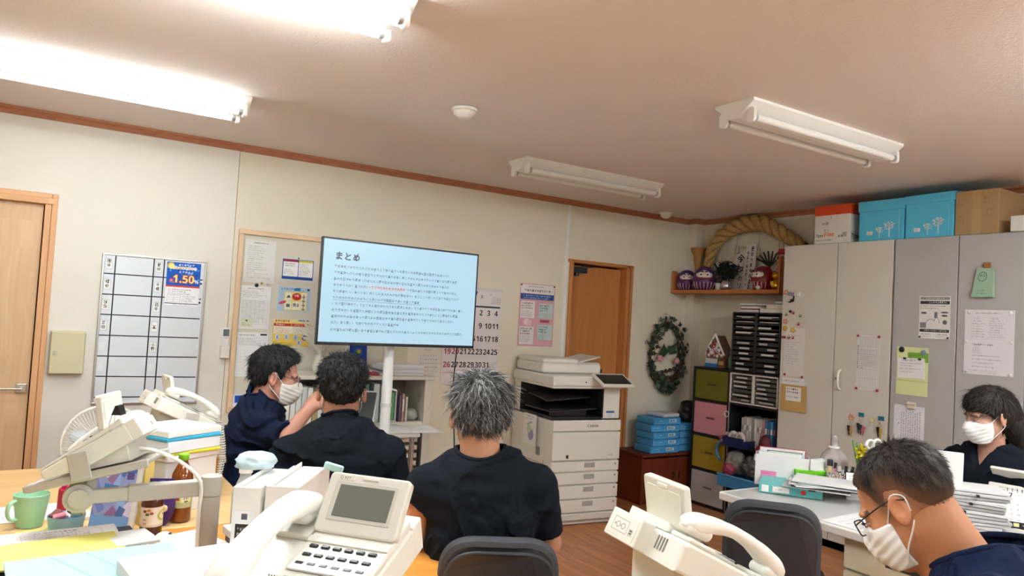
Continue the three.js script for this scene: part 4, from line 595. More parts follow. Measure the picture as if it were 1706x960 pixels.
{
  const t = doorNotice('white sheet of vertical writing under a cream clip on the grey cabinet', -2.525, 0.89, 0.19, 0.28, canvas(240, 360, (g) => { for (let i = 0; i < 9; i++) { let s = ''; for (let j = 0; j < 15 + (i * 5) % 4; j++) s += KANA[(i * 7 + j * 5) % KANA.length]; jtext(g, s, 200 - i * 18, 40 + (i % 3) * 8, 14, '#555', 0.1, true); } disc(g, 40, 150, 4, '#222'); }, '#e8e6ea'), [], 0);
  obj('clip', [RB(0.05, 0.034, 0.014, 0.004, 0.02, 0.14, 0.008), CY(0.01, 0.01, 0.05, 0.02, 0.155, 0.012, 0, 0, PI / 2)], M(0xe0d8c4, 0.4), t);
}
doorNotice('large white two-page printout held by six white magnets beside the woman', -2.08, 1.45, 0.265, 0.375, canvas(420, 600, (g) => { rows(g, 230, 90, 24, 240, 1, 14, 16, '#555'); grid(g, 60, 70, 290, 200, 2, 3, '#c4c0c4', 1.5); rows(g, 231, 66, 76, 120, 8, 12, 24, '#888'); rows(g, 232, 214, 76, 130, 9, 12, 21, '#888'); rows(g, 233, 70, 316, 200, 1, 16, 18, '#333'); grid(g, 80, 344, 60, 60, 3, 4, '#999', 1.5); rows(g, 234, 70, 420, 280, 4, 13, 34, '#777'); rows(g, 235, 30, 560, 300, 2, 10, 16, '#999'); }, '#e6e2e6'), [[-0.11, 0.172, 0xe9e7e4], [0.112, 0.172, 0xe9e7e4], [-0.118, 0.0, 0xe9e7e4], [0.118, 0.004, 0xe9e7e4], [-0.115, -0.172, 0xd9d7d4], [0.115, -0.175, 0xe9e7e4]], 0, 'paper_notice', 'notice', 'two-page printout');
{ // green paper bag
  const t = thing('paper_bag', 'small sage green paper pouch with a round stamp hung from an amber clip', 'paper pouch', [XC - 0.002, 1.795, -2.105], TR), m = paperM(canvas(200, 300, (g) => { g.strokeStyle = '#3b5a48'; g.lineWidth = 6; g.beginPath(); g.arc(80, 90, 46, 0, 7); g.stroke(); jtext(g, '中日', 46, 62, 34, '#3b5a48', 0.1); rows(g, 236, 40, 220, 120, 2, 24, 32, '#587a66', 0.07); }, '#9cba9e'));
  const g = card(0.1, 0.17, 0.03, 0, 6), p = g.attributes.position;
  for (let i = 0; i < p.count; i++) { const y = p.getY(i) / 0.17 + 0.5; p.setX(i, p.getX(i) * (1.12 - 0.2 * y) - 0.006 + 0.012 * y); p.setZ(i, 0.016 + p.getZ(i) * (1.1 - 0.9 * y)); }
  g.computeVertexNormals();
  obj('pouch', g, m, t);
  obj('clip', [RB(0.034, 0.036, 0.016, 0.003, 0.012, 0.1, 0.012)], M(0xc07f2a, 0.2, { physical: true, transmission: 0.4, thickness: 0 }), t);
}
// keys on magnetic hooks
for (const [z, y, c, text, keys] of [[-2.905, 0.905, 0xd9a08a, 'pink flower hook holding small keys, leftmost of the four key hooks', [0x2b2b2b, 0xc9a45a]], [-2.838, 0.93, 0x1c7a8c, 'teal square hook with dark keys and a pink tag, left of the two teal hooks', [0x16262e, 0x1f4a48, 0xc8667a]], [-2.762, 0.91, 0xe2d79a, 'pale yellow round hook without keys', []], [-2.702, 0.925, 0x1c7a8c, 'teal square hook with a black fob and yellow tag, right of the two teal hooks', [0x161616, 0xc8a850]]]) {
  const t = thing('key_hook', text, 'key hook', [XC - 0.0005, y, z], TR), m = M(c, 0.4);
  if (c === 0x1c7a8c) obj('plate', RB(0.038, 0.028, 0.006, 0.002, 0, 0, 0.003), m, t);
  else if (keys.length) for (let i = 0; i < 6; i++) obj('petal', SP(0.009, Math.cos(i * 1.047) * 0.014, Math.sin(i * 1.047) * 0.014, 0.004, 1, 1, 0.5, 10), m, t);
  else obj('plate', CY(0.017, 0.017, 0.006, 0, 0, 0.003, PI / 2), m, t);
  obj('hook', TU([[0, -0.008, 0.004], [0, -0.024, 0.006], [0, -0.034, 0.014], [0.0, -0.026, 0.02]], 0.0025, 12, 6), keys.length ? steelM : m, t);
  if (!keys.length) continue;
  const kb = thing('key_bunch', 'bunch of keys on the ' + text.split(',')[0].split(' with')[0].replace(' holding small keys', '') + (z < -2.8 && c === 0x1c7a8c ? ' with the pink tag' : c === 0x1c7a8c ? ' with the yellow tag' : ''), 'keys', [XC - 0.0005, y, z], TR, 'keys on the cabinet hooks');
  obj('key_ring', new THREE.TorusGeometry(0.012, 0.0015, 6, 20).rotateY(0.5).translate(0, -0.044, 0.014), steelM, kb);
  keys.forEach((k, i) => obj('key', [RB(0.022, 0.04, 0.006, 0.003, -0.012 + i * 0.016, -0.075 - 0.008 * i, 0.012, 0, 0, 0.2 - i * 0.25), RB(0.008, 0.035, 0.003, 0.001, -0.014 + i * 0.018, -0.105 - 0.006 * i, 0.01, 0, 0, 0.15 - i * 0.2)], M(k, 0.4), kb));
}
// ---------------------------------------------------------------- four-drawer chest with coloured fabric drawers
{
  const t = thing('drawer_chest', 'black open chest with four coloured fabric drawers by the corner', 'chest', [4.62, 0, -4.155], TR), w = 0.385, H = 1.125, fr = M(0x141417, 0.5);
  for (const s of [-1, 1]) obj('side_panel', RB(0.018, H, 0.3, 0.002, s * (w / 2 - 0.009), H / 2, -0.15), fr, t);
  const ys = [0, 0.285, 0.565, 0.845, 1.107]; for (const y of ys) obj('shelf', RB(w - 0.036, 0.018, 0.3, 0.002, 0, y + 0.009, -0.15), fr, t);
  obj('back_panel', B(w - 0.02, H - 0.02, 0.006, 0, H / 2, -0.296), fr, t);
  [[0xb9b2ae, 0.023, 0.26], [0xa98d1c, 0.305, 0.257], [0xd28a90, 0.585, 0.257], [0x6d6a12, 0.865, 0.24]].forEach(([c, y, h]) => { const d = obj('drawer', RB(w - 0.042, h, 0.27, 0.008, 0, y + h / 2, -0.138), M(c, 0.85, { bumpMap: T_weave, bumpScale: 0.0004 }), t); obj('drawer_pull', RB(0.085, 0.014, 0.008, 0.003, 0.01, y + h * 0.52, 0.0), M(new THREE.Color(c).multiplyScalar(0.35), 0.7), d); });
}
{ // things on the chest
  const h = thing('candy_house', 'small triangular ornament house studded with coloured sweets on the black chest', 'ornament', [4.76, 1.2, -4.2], TR), r = rng(31);
  obj('house_body', EX(poly([[-0.09, 0.0], [0.09, 0.0], [0.09, 0.04], [0, 0.19], [-0.09, 0.04]]), 0.12, 0.004), M(0x8a6a5a, 0.7), h);
  for (let i = 0; i < 54; i++) { const u = r() * 1.7 - 0.85, hi = 0.02 + (0.16 - Math.abs(u) * 0.14) * r(); obj('sweet', SP(0.011 + 0.005 * r(), u * 0.09, hi, 0.062, 1, 1, 0.7, 8), M([0xe8e0d6, 0xb0323c, 0x4f7a4a, 0xd9a4a8, 0xf0ece6, 0x6a5148, 0xc9c0c8][i % 7], 0.5), h); }
  for (const s of [-1, 1]) obj('roof_edge', TU([[s * 0.1, 0.03, 0.06], [s * 0.05, 0.115, 0.064], [0, 0.2, 0.06]], 0.009, 10, 6), M(0xefeae4, 0.6), h);
  const b1 = thing('tissue_box', 'white and blue box carrying the sweet house on the black chest', 'box', [4.76, 1.126, -4.235], TR); obj('carton', RB(0.13, 0.072, 0.12, 0.004, 0, 0.036, 0), M(0xdcdee0, 0.6), b1); obj('band', B(0.131, 0.03, 0.121, 0, 0.016, 0), M(0x2f7fb4, 0.6), b1);
  const b2 = thing('snack_box', 'small brown box in front under the sweet house', 'box', [4.74, 1.126, -4.125], TR); obj('carton', RB(0.075, 0.072, 0.09, 0.004, 0, 0.036, 0), M(0x7d5a36, 0.7), b2); obj('print', B(0.05, 0.03, 0.001, 0, 0.04, 0.0455), M(0xc9a468, 0.6), b2);
  const b3 = thing('spray_bottle', 'green bottle at the right end of the black chest', 'bottle', [4.72, 1.126, -4.035], TR); obj('bottle_body', LA([[0, 0], [0.026, 0], [0.028, 0.01], [0.028, 0.09], [0.012, 0.115], [0.012, 0.125], [0, 0.125]]), M(0x3f9a72, 0.35), b3); obj('cap', CY(0.013, 0.013, 0.018, 0, 0.134, 0), whiteM, b3);
}
// ---------------------------------------------------------------- letter tray tower and the rack below it
{
  const t = thing('tray_rack', 'tall rack with black and white letter trays left of the cream cabinet', 'letter tray rack', [4.62, 0, -3.737], TR), w = 0.452, r = rng(17), bk = M(0x19191b, 0.45), wh = M(0xd9d4cb, 0.5);
  for (const s of [-1, 1]) obj('post', RB(0.012, 0.88, 0.3, 0.003, s * (w / 2 - 0.006), 0.44, -0.155), bk, t);
  for (const y of [0.02, 0.235, 0.535, 0.862]) obj('shelf', RB(w - 0.02, 0.014, 0.3, 0.003, 0, y, -0.155), bk, t);
  obj('back_panel', B(w - 0.02, 0.86, 0.006, 0, 0.43, -0.302), bk, t);
  obj('bright_edge', RB(0.008, 0.86, 0.008, 0.002, -w / 2 + 0.004, 0.44, 0.0), steelM, t);
  for (const [y0, y1, m, n, tone] of [[1.11, 1.585, bk, 11, 0x1f1f21], [0.873, 1.108, wh, 6, 0x3a3835]]) for (const s of [-1, 1]) {
    const cw = w / 2, cx = s * cw / 2, H = y1 - y0, c = obj('tray_tower', [RB(0.012, H, 0.31, 0.003, cx - cw / 2 + 0.006, (y0 + y1) / 2, -0.155), RB(0.012, H, 0.31, 0.003, cx + cw / 2 - 0.006, (y0 + y1) / 2, -0.155), RB(cw, 0.012, 0.31, 0.003, cx, y0 + 0.006, -0.155), RB(cw, 0.012, 0.31, 0.003, cx, y1 - 0.006, -0.155), B(cw, H, 0.006, cx, (y0 + y1) / 2, -0.305)], m, t);
    for (let k = 0; k < n; k++) {
      const y = y0 + 0.016 + (H - 0.03) * k / n, h = (H - 0.03) / n, open = m === bk && k > 6;
      obj('tray', open ? [B(cw - 0.026, 0.003, 0.29, cx, y + 0.004, -0.15), B(cw - 0.026, h * 0.3, 0.003, cx, y + h * 0.15, -0.004)] : RB(cw - 0.028, h * 0.72, 0.29, 0.002, cx, y + h * 0.4, -0.15), M(m === bk ? 0x232326 : 0x55514c, 0.4), c);
      const lw = (0.4 + 0.5 * r()) * (cw - 0.05); if (r() > 0.16) obj('tray_label', B(lw, h * 0.34, 0.0012, cx + (r() - 0.5) * (cw - 0.05 - lw), y + h * 0.42, 0.0008 - (open ? 0.002 : 0)), M(r() > 0.5 ? 0xd8d4cc : 0xb9b6b0, 0.6), c);
      if (open && r() > 0.3) obj('paper_sheaf', B(cw - 0.06, 0.006, 0.26, cx, y + 0.009 + h * 0.3, -0.14), M(0xd2cdc2, 0.8), c);
    }
  }
  const onTop = (name, text, cat, z, y, w2, h, d, c) => { const o = thing(name, text, cat, [4.77, y, z], TR); obj('cover', RB(w2, h, d, 0.003, 0, h / 2, 0), M(c, 0.6), o); obj('pages', B(w2 - 0.004, h * 0.6, d - 0.004, 0.004, h / 2, 0.003), M(0xe6dfd2, 0.8), o); return o; };
  onTop('book', 'pink book at the bottom of the pile left on the letter trays', 'book', -3.85, 1.586, 0.19, 0.024, 0.2, 0xc99a9e);
  onTop('book', 'dark maroon book on the pink one over the letter trays', 'book', -3.84, 1.611, 0.18, 0.03, 0.2, 0x5a1c26);
  onTop('magazine', 'thin white magazine topping the maroon book', 'magazine', -3.84, 1.642, 0.19, 0.012, 0.21, 0xe6e0da);
  onTop('paper_stack', 'white paper stack right on the letter trays', 'papers', -3.62, 1.586, 0.21, 0.032, 0.24, 0xdcd7d0);
  onTop('paper_stack', 'smaller white stack on the right paper stack over the trays', 'papers', -3.6, 1.619, 0.17, 0.034, 0.2, 0xece6de);
  onTop('dark_case', 'small dark green case on the right paper stack under the wall shelf', 'case', -3.6, 1.654, 0.1, 0.03, 0.1, 0x1d4a3c);
  // books on the upper shelf of the rack
  ['#b9b5ae', '#a8a49e', '#d4d0c8', '#c2beb6', '#8d8a86', '#d8d3ca', '#cfcac2', '#bdb9b2', '#c98a92', '#3d7fb4', '#2a5f9c', '#3f9ac4', '#22407c', '#5f3a7a'].forEach((c, i) => { const names = ['first grey', 'second grey', 'white', 'light grey', 'dark grey', 'wide white', 'pale', 'grey with white', 'pink', 'sky blue', 'mid blue', 'cyan', 'navy', 'purple']; const o = thing('book', names[i] + ' book in the row under the white letter trays', 'book', [4.625 + 0.1, 0.5425, -3.852 + i * 0.0245], TR, 'books under the letter trays'); obj('cover', RB(0.022, 0.215 + 0.03 * ((i * 5) % 3) / 3, 0.17, 0.002, 0, 0.115, -0.02), M(c, 0.6), o); obj('spine_label', B(0.015, 0.04, 0.001, 0, 0.15, 0.0656), M(i % 2 ? 0xe9e4da : 0x8a8680, 0.7), o); });
  const tray = thing('navy_tray', 'navy blue tray pulled forward below the books in the rack', 'tray', [4.66, 0.5425, -3.83], TR); obj('tray_body', [B(0.2, 0.004, 0.2, 0, 0.003, 0.03), B(0.2, 0.075, 0.004, 0, 0.04, 0.13), B(0.004, 0.06, 0.2, -0.1, 0.03, 0.03), B(0.004, 0.06, 0.2, 0.1, 0.03, 0.03)], M(0x1a2350, 0.4), tray);
  for (const [z, text, c] of [[-3.87, 'roll of white tape in the navy tray, nearer the chest', 0xdedad4], [-3.81, 'roll of tape with a pink label in the navy tray, nearer the cabinet', 0xe3c9c8]]) { const o = thing('tape_roll', text, 'tape roll', [4.585, 0.612, z], TR); obj('roll', new THREE.TorusGeometry(0.035, 0.017, 10, 24), M(c, 0.4), o); obj('core', CY(0.022, 0.022, 0.03, 0, 0, 0, PI / 2), M(0xbba98a, 0.7), o); }
  const rd = thing('red_charm', 'red charm with a white card hanging in front of the rack', 'charm', [4.6, 0.45, -3.64], TR); obj('cloth', (() => { const g = new THREE.SphereGeometry(0.05, 18, 14).scale(0.7, 1.6, 0.5); return g.translate(0, 0.06, 0); })(), M(0xa81a2a, 0.6), rd); obj('card', cardAt(0.04, 0.075, 0.0, 0.035, 0.03, 0, 0, -0.15, 0.001), paperM(canvas(60, 110, (g) => { disc(g, 34, 60, 8, '#7a2030'); rows(g, 240, 8, 20, 44, 2, 12, 20, '#777'); }, '#f0ece6')), rd); obj('cord', TU([[0, 0.13, 0], [0.01, 0.2, 0], [0, 0.26, -0.02]], 0.003, 8, 5), M(0x8f1c28, 0.6), rd);
  tag(obj('red_pouch', (() => { const g = new THREE.SphereGeometry(0.06, 18, 14).scale(0.8, 1.3, 0.7); return g.rotateY(TR).translate(4.575, 0.6, -3.57); })(), M(0x5f1a22, 0.6)), 'dark red cloth pouch in the rack beside the red charm', 'pouch');
  const crump = (seed, c, sx, sy, sz, x, y, z, m) => { const g = new THREE.SphereGeometry(1, 26, 20), p = g.attributes.position; for (let i = 0; i < p.count; i++) { const k = 1 + 0.2 * noise(p.getX(i) * 2.6 + seed, p.getY(i) * 2.6, p.getZ(i) * 2.6) + 0.08 * noise(p.getX(i) * 7, p.getY(i) * 7 + seed, p.getZ(i) * 7); p.setXYZ(i, p.getX(i) * k, Math.max(-0.8, p.getY(i) * k), p.getZ(i) * k); } g.scale(sx, sy, sz).computeVertexNormals(); return g.translate(x, y + 0.8 * sy, z); };
  tag(obj('plastic_bag', crump(1, 0, 0.09, 0.1, 0.07, 4.62, 0.3335, -3.86), M(0xa39a92, 0.35, { physical: true, transmission: 0.3, thickness: 0 })), 'greyish clear plastic bag on the lower rack shelf', 'bag');
  tag(obj('pink_cloth', crump(4, 0, 0.035, 0.05, 0.05, 4.535, 0.3335, -3.86), M(0x9a3a52, 0.7)), 'bunched crimson cloth beside the clear bag in the rack', 'cloth');
  tag(obj('patterned_bag', crump(7, 0, 0.09, 0.09, 0.09, 4.62, 0.3335, -3.69), M(0x6c6a66, 0.6, { map: grey(64, (x, y) => 0.25 + 0.7 * hash3(x >> 2, y >> 2, 3)) })), 'black and grey patterned bag on the lower rack shelf', 'bag');
  const bb = thing('blue_bin', 'light blue shallow bin on the lower rack shelf', 'bin', [4.63, 0.2425, -3.74], TR); obj('bin_body', [B(0.4, 0.09, 0.006, 0, 0.045, 0.13), B(0.4, 0.004, 0.24, 0, 0.003, 0.01), B(0.006, 0.09, 0.24, -0.197, 0.045, 0.01), B(0.006, 0.09, 0.24, 0.197, 0.045, 0.01), B(0.4, 0.09, 0.006, 0, 0.045, -0.108)], M(0x3f86b8, 0.4), bb); obj('rim', RB(0.41, 0.012, 0.012, 0.004, 0, 0.089, 0.133), M(0x6aa8d0, 0.4), bb);
  const hg = thing('hanging_ornament', 'ring and flower trinkets hanging from the rack post beside the pink drawer', 'ornament', [4.6, 0.78, -3.955], TR);
  obj('ring', new THREE.TorusGeometry(0.021, 0.004, 8, 24).translate(0, 0, 0.01), M(0xcfd0c6, 0.4), hg); obj('string', TU([[0, -0.02, 0.008], [-0.01, -0.1, 0.008], [0, -0.16, 0.01]], 0.002, 10, 5), M(0x9a968c, 0.6), hg);
  for (const [x, y, c] of [[-0.02, -0.16, 0xc98a7a], [0.015, -0.15, 0xb9a09a], [-0.05, -0.19, 0xa85048], [-0.03, -0.21, 0xd4b79a], [0.02, -0.19, 0x8a8a90]]) obj('flower', [SP(0.014, x, y, 0.015, 1, 1, 0.6, 10), SP(0.01, x + 0.013, y + 0.006, 0.015, 1, 1, 0.6, 10)], M(c, 0.6), hg);
  tag(obj('blue_fan', geo(new THREE.TorusGeometry(0.075, 0.012, 8, 24, 2.4), 4.578, 0.49, -3.955, 0, TR, 1.9), M(0x4f7fa6, 0.6)), 'curved blue strap hanging on the rack post above the mustard drawer', 'strap');
}
// ---------------------------------------------------------------- shelf with dolls
const woodShelf = M(0xd9a068, 0.5, { map: T_door });
{
  const t = thing('wall_shelf', 'long wooden wall shelf of dolls and charms near the corner', 'shelf', [4.87, 1.755, -4.19], TR);
  obj('board', metreUV(RB(1.14, 0.03, 0.29, 0.003, 0, 0.0, 0), 2), woodShelf, t);
  obj('bracket', geo(EX(poly([[0, 0], [0.16, 0], [0.16, 0.09], [0.08, 0.13], [0.03, 0.17], [0, 0.17]]), 0.018, 0.002), -0.56, 0.015, 0.14, 0, PI / 2, 0), woodShelf, t);
  obj('end_panel', metreUV(RB(0.018, 0.26, 0.28, 0.003, 0.56, 0.14, 0), 2, true), woodShelf, t);
}
const YS = 1.7705;
function daruma(text, x, z, s, body, trim, turn = TR) {
  const t = thing('daruma_doll', text, 'doll', [x, YS, z], turn);
  const prof = [[0, 0], [0.05, 0], [0.078, 0.02], [0.09, 0.055], [0.088, 0.09], [0.078, 0.13], [0.05, 0.17], [0.02, 0.184], [0, 0.186]].map(([a, b]) => [a * s, b * s]);
  const curve = new THREE.SplineCurve(prof.map(([a, b]) => new THREE.Vector2(a, b))).getPoints(30).map((p) => [Math.max(0, p.x), p.y]);
  obj('body', LA(curve, 36), M(body, 0.35), t);
  const f = obj('face', SP(0.062 * s, 0, 0.11 * s, 0.042 * s, 1.05, 0.78, 0.78, 22), M(0xecd9c6, 0.5), t);
  for (const k of [-1, 1]) {
    obj('eye', SP(0.016 * s, k * 0.024 * s, 0.116 * s, 0.083 * s, 1, 1, 0.5, 12), M(0xf6f2ea, 0.4), f); obj('pupil', SP(0.007 * s, k * 0.024 * s, 0.116 * s, 0.09 * s, 1, 1, 0.5, 10), blackM, f);
    obj('brow', TU([[k * 0.008 * s, 0.138 * s, 0.086 * s], [k * 0.03 * s, 0.147 * s, 0.082 * s], [k * 0.052 * s, 0.134 * s, 0.068 * s]], 0.006 * s, 10, 6), M(trim, 0.5), f);
    obj('cheek_stroke', TU([[k * 0.012 * s, 0.092 * s, 0.09 * s], [k * 0.036 * s, 0.082 * s, 0.084 * s], [k * 0.056 * s, 0.1 * s, 0.07 * s]], 0.005 * s, 10, 6), M(0x8c3a22, 0.5), f);
  }
  obj('mouth', SP(0.008 * s, 0, 0.083 * s, 0.09 * s, 1.6, 0.5, 0.5, 10), M(0xb02a2a, 0.5), f);
  for (let i = 0; i < 7; i++) { const a = (i - 3) * 0.33; obj('gold_stripe', TU([[Math.sin(a) * 0.09 * s, 0.062 * s, Math.cos(a) * 0.09 * s], [Math.sin(a) * 0.086 * s, 0.035 * s, Math.cos(a) * 0.086 * s], [Math.sin(a) * 0.068 * s, 0.01 * s, Math.cos(a) * 0.068 * s]], 0.0035 * s, 8, 5), M(0xd8bfa8, 0.4), t); }
  obj('hood_rim', new THREE.TorusGeometry(0.064 * s, 0.006 * s, 8, 30, PI * 1.1).rotateZ(-0.15).scale(1, 0.85, 1).translate(0, 0.108 * s, 0.052 * s), M(trim, 0.45), t);
  return t;
}
daruma('purple round doll at the left end of the shelf', 4.82, -4.665, 0.98, 0x4a1a5c, 0x2a2470, -0.85);
daruma('purple round doll second from the left, just taller than its neighbour', 4.82, -4.46, 1.12, 0x5a1a5e, 0x2a2470, -0.85);
daruma('red round doll with a dark feather crest right of the white tablets', 4.84, -3.86, 1.05, 0x8a1626, 0x5a1420, TR - 0.1);
{
  const fe = thing('feather_crest', 'dark curled feathers rising behind the red doll', 'feathers', [4.965, YS, -3.9], TR);
  obj('stem', CY(0.006, 0.008, 0.24, 0, 0.12, 0), darkM, fe);
  for (let i = 0; i < 7; i++) { const a = -1.1 + i * 0.35; obj('feather', TU([[0, 0.2, 0], [Math.sin(a) * 0.07, 0.23 + Math.cos(a) * 0.03, 0.01], [Math.sin(a) * 0.13, 0.22 + Math.cos(a) * 0.11, 0.02]], 0.008 - 0.0005 * i, 10, 6), M(0x1f2624, 0.7), fe); }
  const gc = thing('gold_figure', 'shiny gold cat figure with a raised paw at the right end of the shelf', 'figurine', [4.8, YS, -3.7], TR), gold = M(0xc79a2e, 0.22, { metalness: 1 });
  obj('body', LA([[0, 0], [0.04, 0], [0.045, 0.03], [0.04, 0.065], [0.026, 0.085], [0, 0.09]]), gold, gc); obj('head', SP(0.034, 0, 0.112, 0.006, 1.1, 0.95, 1), gold, gc);
  for (const s of [-1, 1]) obj('ear', geo(new THREE.ConeGeometry(0.012, 0.022, 8), s * 0.022, 0.143, 0.004, 0, 0, -s * 0.3), gold, gc);
  obj('raised_paw', TU([[0.034, 0.06, 0.02], [0.05, 0.095, 0.028], [0.046, 0.13, 0.03]], 0.011, 10, 8), gold, gc); obj('coin', RB(0.024, 0.034, 0.006, 0.003, -0.01, 0.05, 0.045), M(0xe2c060, 0.3, { metalness: 1 }), gc);
  const sd = thing('white_figure', 'tiny white round figure in front of the red doll', 'figurine', [4.765, YS, -3.845], TR); obj('body', SP(0.02, 0, 0.02, 0, 1, 1, 0.9), M(0xeee8de, 0.5), sd); obj('head', SP(0.014, 0, 0.044, 0.002), M(0xeee8de, 0.5), sd); obj('scarf', new THREE.TorusGeometry(0.012, 0.004, 6, 16).rotateX(PI / 2).translate(0, 0.034, 0), M(0xa8242c, 0.6), sd);
  const hd = thing('hanging_doll', 'red hatted doll hung at the end of the rope by the cabinet', 'doll', [4.86, 1.93, -3.695], TR); obj('hat', LA([[0, 0.17], [0.035, 0.165], [0.045, 0.14], [0.046, 0.125], [0, 0.125]]), M(0xa81c2a, 0.6), hd); obj('face', SP(0.044, 0, 0.09, 0, 1, 0.95, 0.9), M(0xdcc6b8, 0.6), hd); for (const s of [-1, 1]) obj('eye', SP(0.012, s * 0.018, 0.095, 0.034, 1, 1.2, 0.5), M(0x222222, 0.4), hd); obj('gown', LA([[0.02, 0.06], [0.045, 0.03], [0.05, 0], [0, 0]]), M(0xc98a94, 0.6), hd); obj('string', TU([[0, 0.17, 0], [0, 0.22, 0], [0.0, 0.27, 0.0]], 0.002, 6, 5), M(0x6a5a40, 0.7), hd);
  // pine pot
  const pp = thing('pine_arrangement', 'dark bushy pine arrangement in a silver pot before the white tablets', 'potted plant', [4.84, YS, -4.235], TR), r = rng(55);
  obj('pot', LA([[0, 0], [0.04, 0], [0.05, 0.03], [0.046, 0.06], [0.036, 0.075], [0.04, 0.085], [0, 0.085]]), M(0xb9babb, 0.25, { metalness: 0.8 }), pp); obj('small_pot', LA([[0, 0], [0.018, 0], [0.022, 0.06], [0, 0.06]].map(([a, b]) => [a, b])).translate(-0.055, 0, 0.04), M(0xcfcac2, 0.4), pp);
  const nd = []; for (let i = 0; i < 420; i++) { const a = r() * 6.3, b = Math.acos(2 * r() - 1), q = 0.03 + 0.07 * r(); nd.push(geo(new THREE.ConeGeometry(0.006, 0.055, 4), Math.sin(b) * Math.cos(a) * q * 1.1, 0.17 + Math.cos(b) * q * 0.85, Math.sin(b) * Math.sin(a) * q * 0.7, (r() - 0.5) * 2.6, 0, (r() - 0.5) * 3)); }
  const nm = obj('pine_needles', nd, M(0x10201a, 0.7), pp); nm.userData.kind = 'stuff';
  for (const [x, y] of [[-0.12, 0.19], [-0.1, 0.06], [0.11, 0.17]]) obj('side_sprig', TU([[x * 0.3, 0.1, 0], [x * 0.8, y, 0.01], [x, y + 0.04, 0.02]], 0.008, 10, 6), M(0x1a1f1c, 0.7), pp);
  // white tablets with brush writing
  for (const [z, h, text, s1, tilt, dx] of [[-4.2, 0.36, 'white tablet with large brush writing behind the pine arrangement', '令和のり', 0.1, 0], [-4.085, 0.4, 'narrow white tablet with columns of brush writing, right of its wider neighbour', '豊田大本中分身護', 0.02, 0.01]]) {
    const o = thing('name_tablet', text, 'tablet', [4.955 - dx * 3, YS, z], TR); o.rotation.z = -tilt * 0.0;
    obj('tablet_board', geo(RB(tilt > 0.05 ? 0.15 : 0.11, h, 0.012, 0.003, 0, h / 2, 0), 0, 0, 0, -0.1, 0, 0), M(0xdfd8d2, 0.6), o);
    obj('writing', geo(card(tilt > 0.05 ? 0.14 : 0.1, h - 0.02, 0.0008), 0, (h / 2) * Math.cos(0.1) + 0.0075 * Math.sin(0.1) , 0.0072 - (h / 2) * Math.sin(0.1), -0.1), paperM(canvas(180, 480, (g) => { if (tilt > 0.05) { jtext(g, s1.slice(0, 2), 30, 40, 110, '#1c1a1c', 0.1, true); jtext(g, s1.slice(2), 60, 300, 80, '#3a3438', 0.09, true); jtext(g, '中本', 132, 300, 36, '#333', 0.1, true); } else { jtext(g, s1, 96, 14, 54, '#23203a', 0.12, true); jtext(g, '者高齢事会要人', 26, 60, 44, '#4a3a34', 0.11, true); disc(g, 60, 420, 14, '#b98a3a'); } }, '#dfd8d2')), o);
  }
  // wooden funnel vase
  const fv = thing('fan_vase', 'tall golden brown funnel shaped vase behind the purple dolls', 'vase', [4.915, YS, -4.635], TR); obj('flare', LA([[0.018, 0.0], [0.02, 0.12], [0.026, 0.22], [0.04, 0.31], [0.072, 0.385], [0.07, 0.386], [0.038, 0.315], [0.02, 0.22]], 30), M(0xa8773a, 0.45), fv); obj('foot', LA([[0, 0], [0.045, 0], [0.045, 0.012], [0.018, 0.02], [0, 0.02]]), M(0x8a5f2c, 0.45), fv);
}
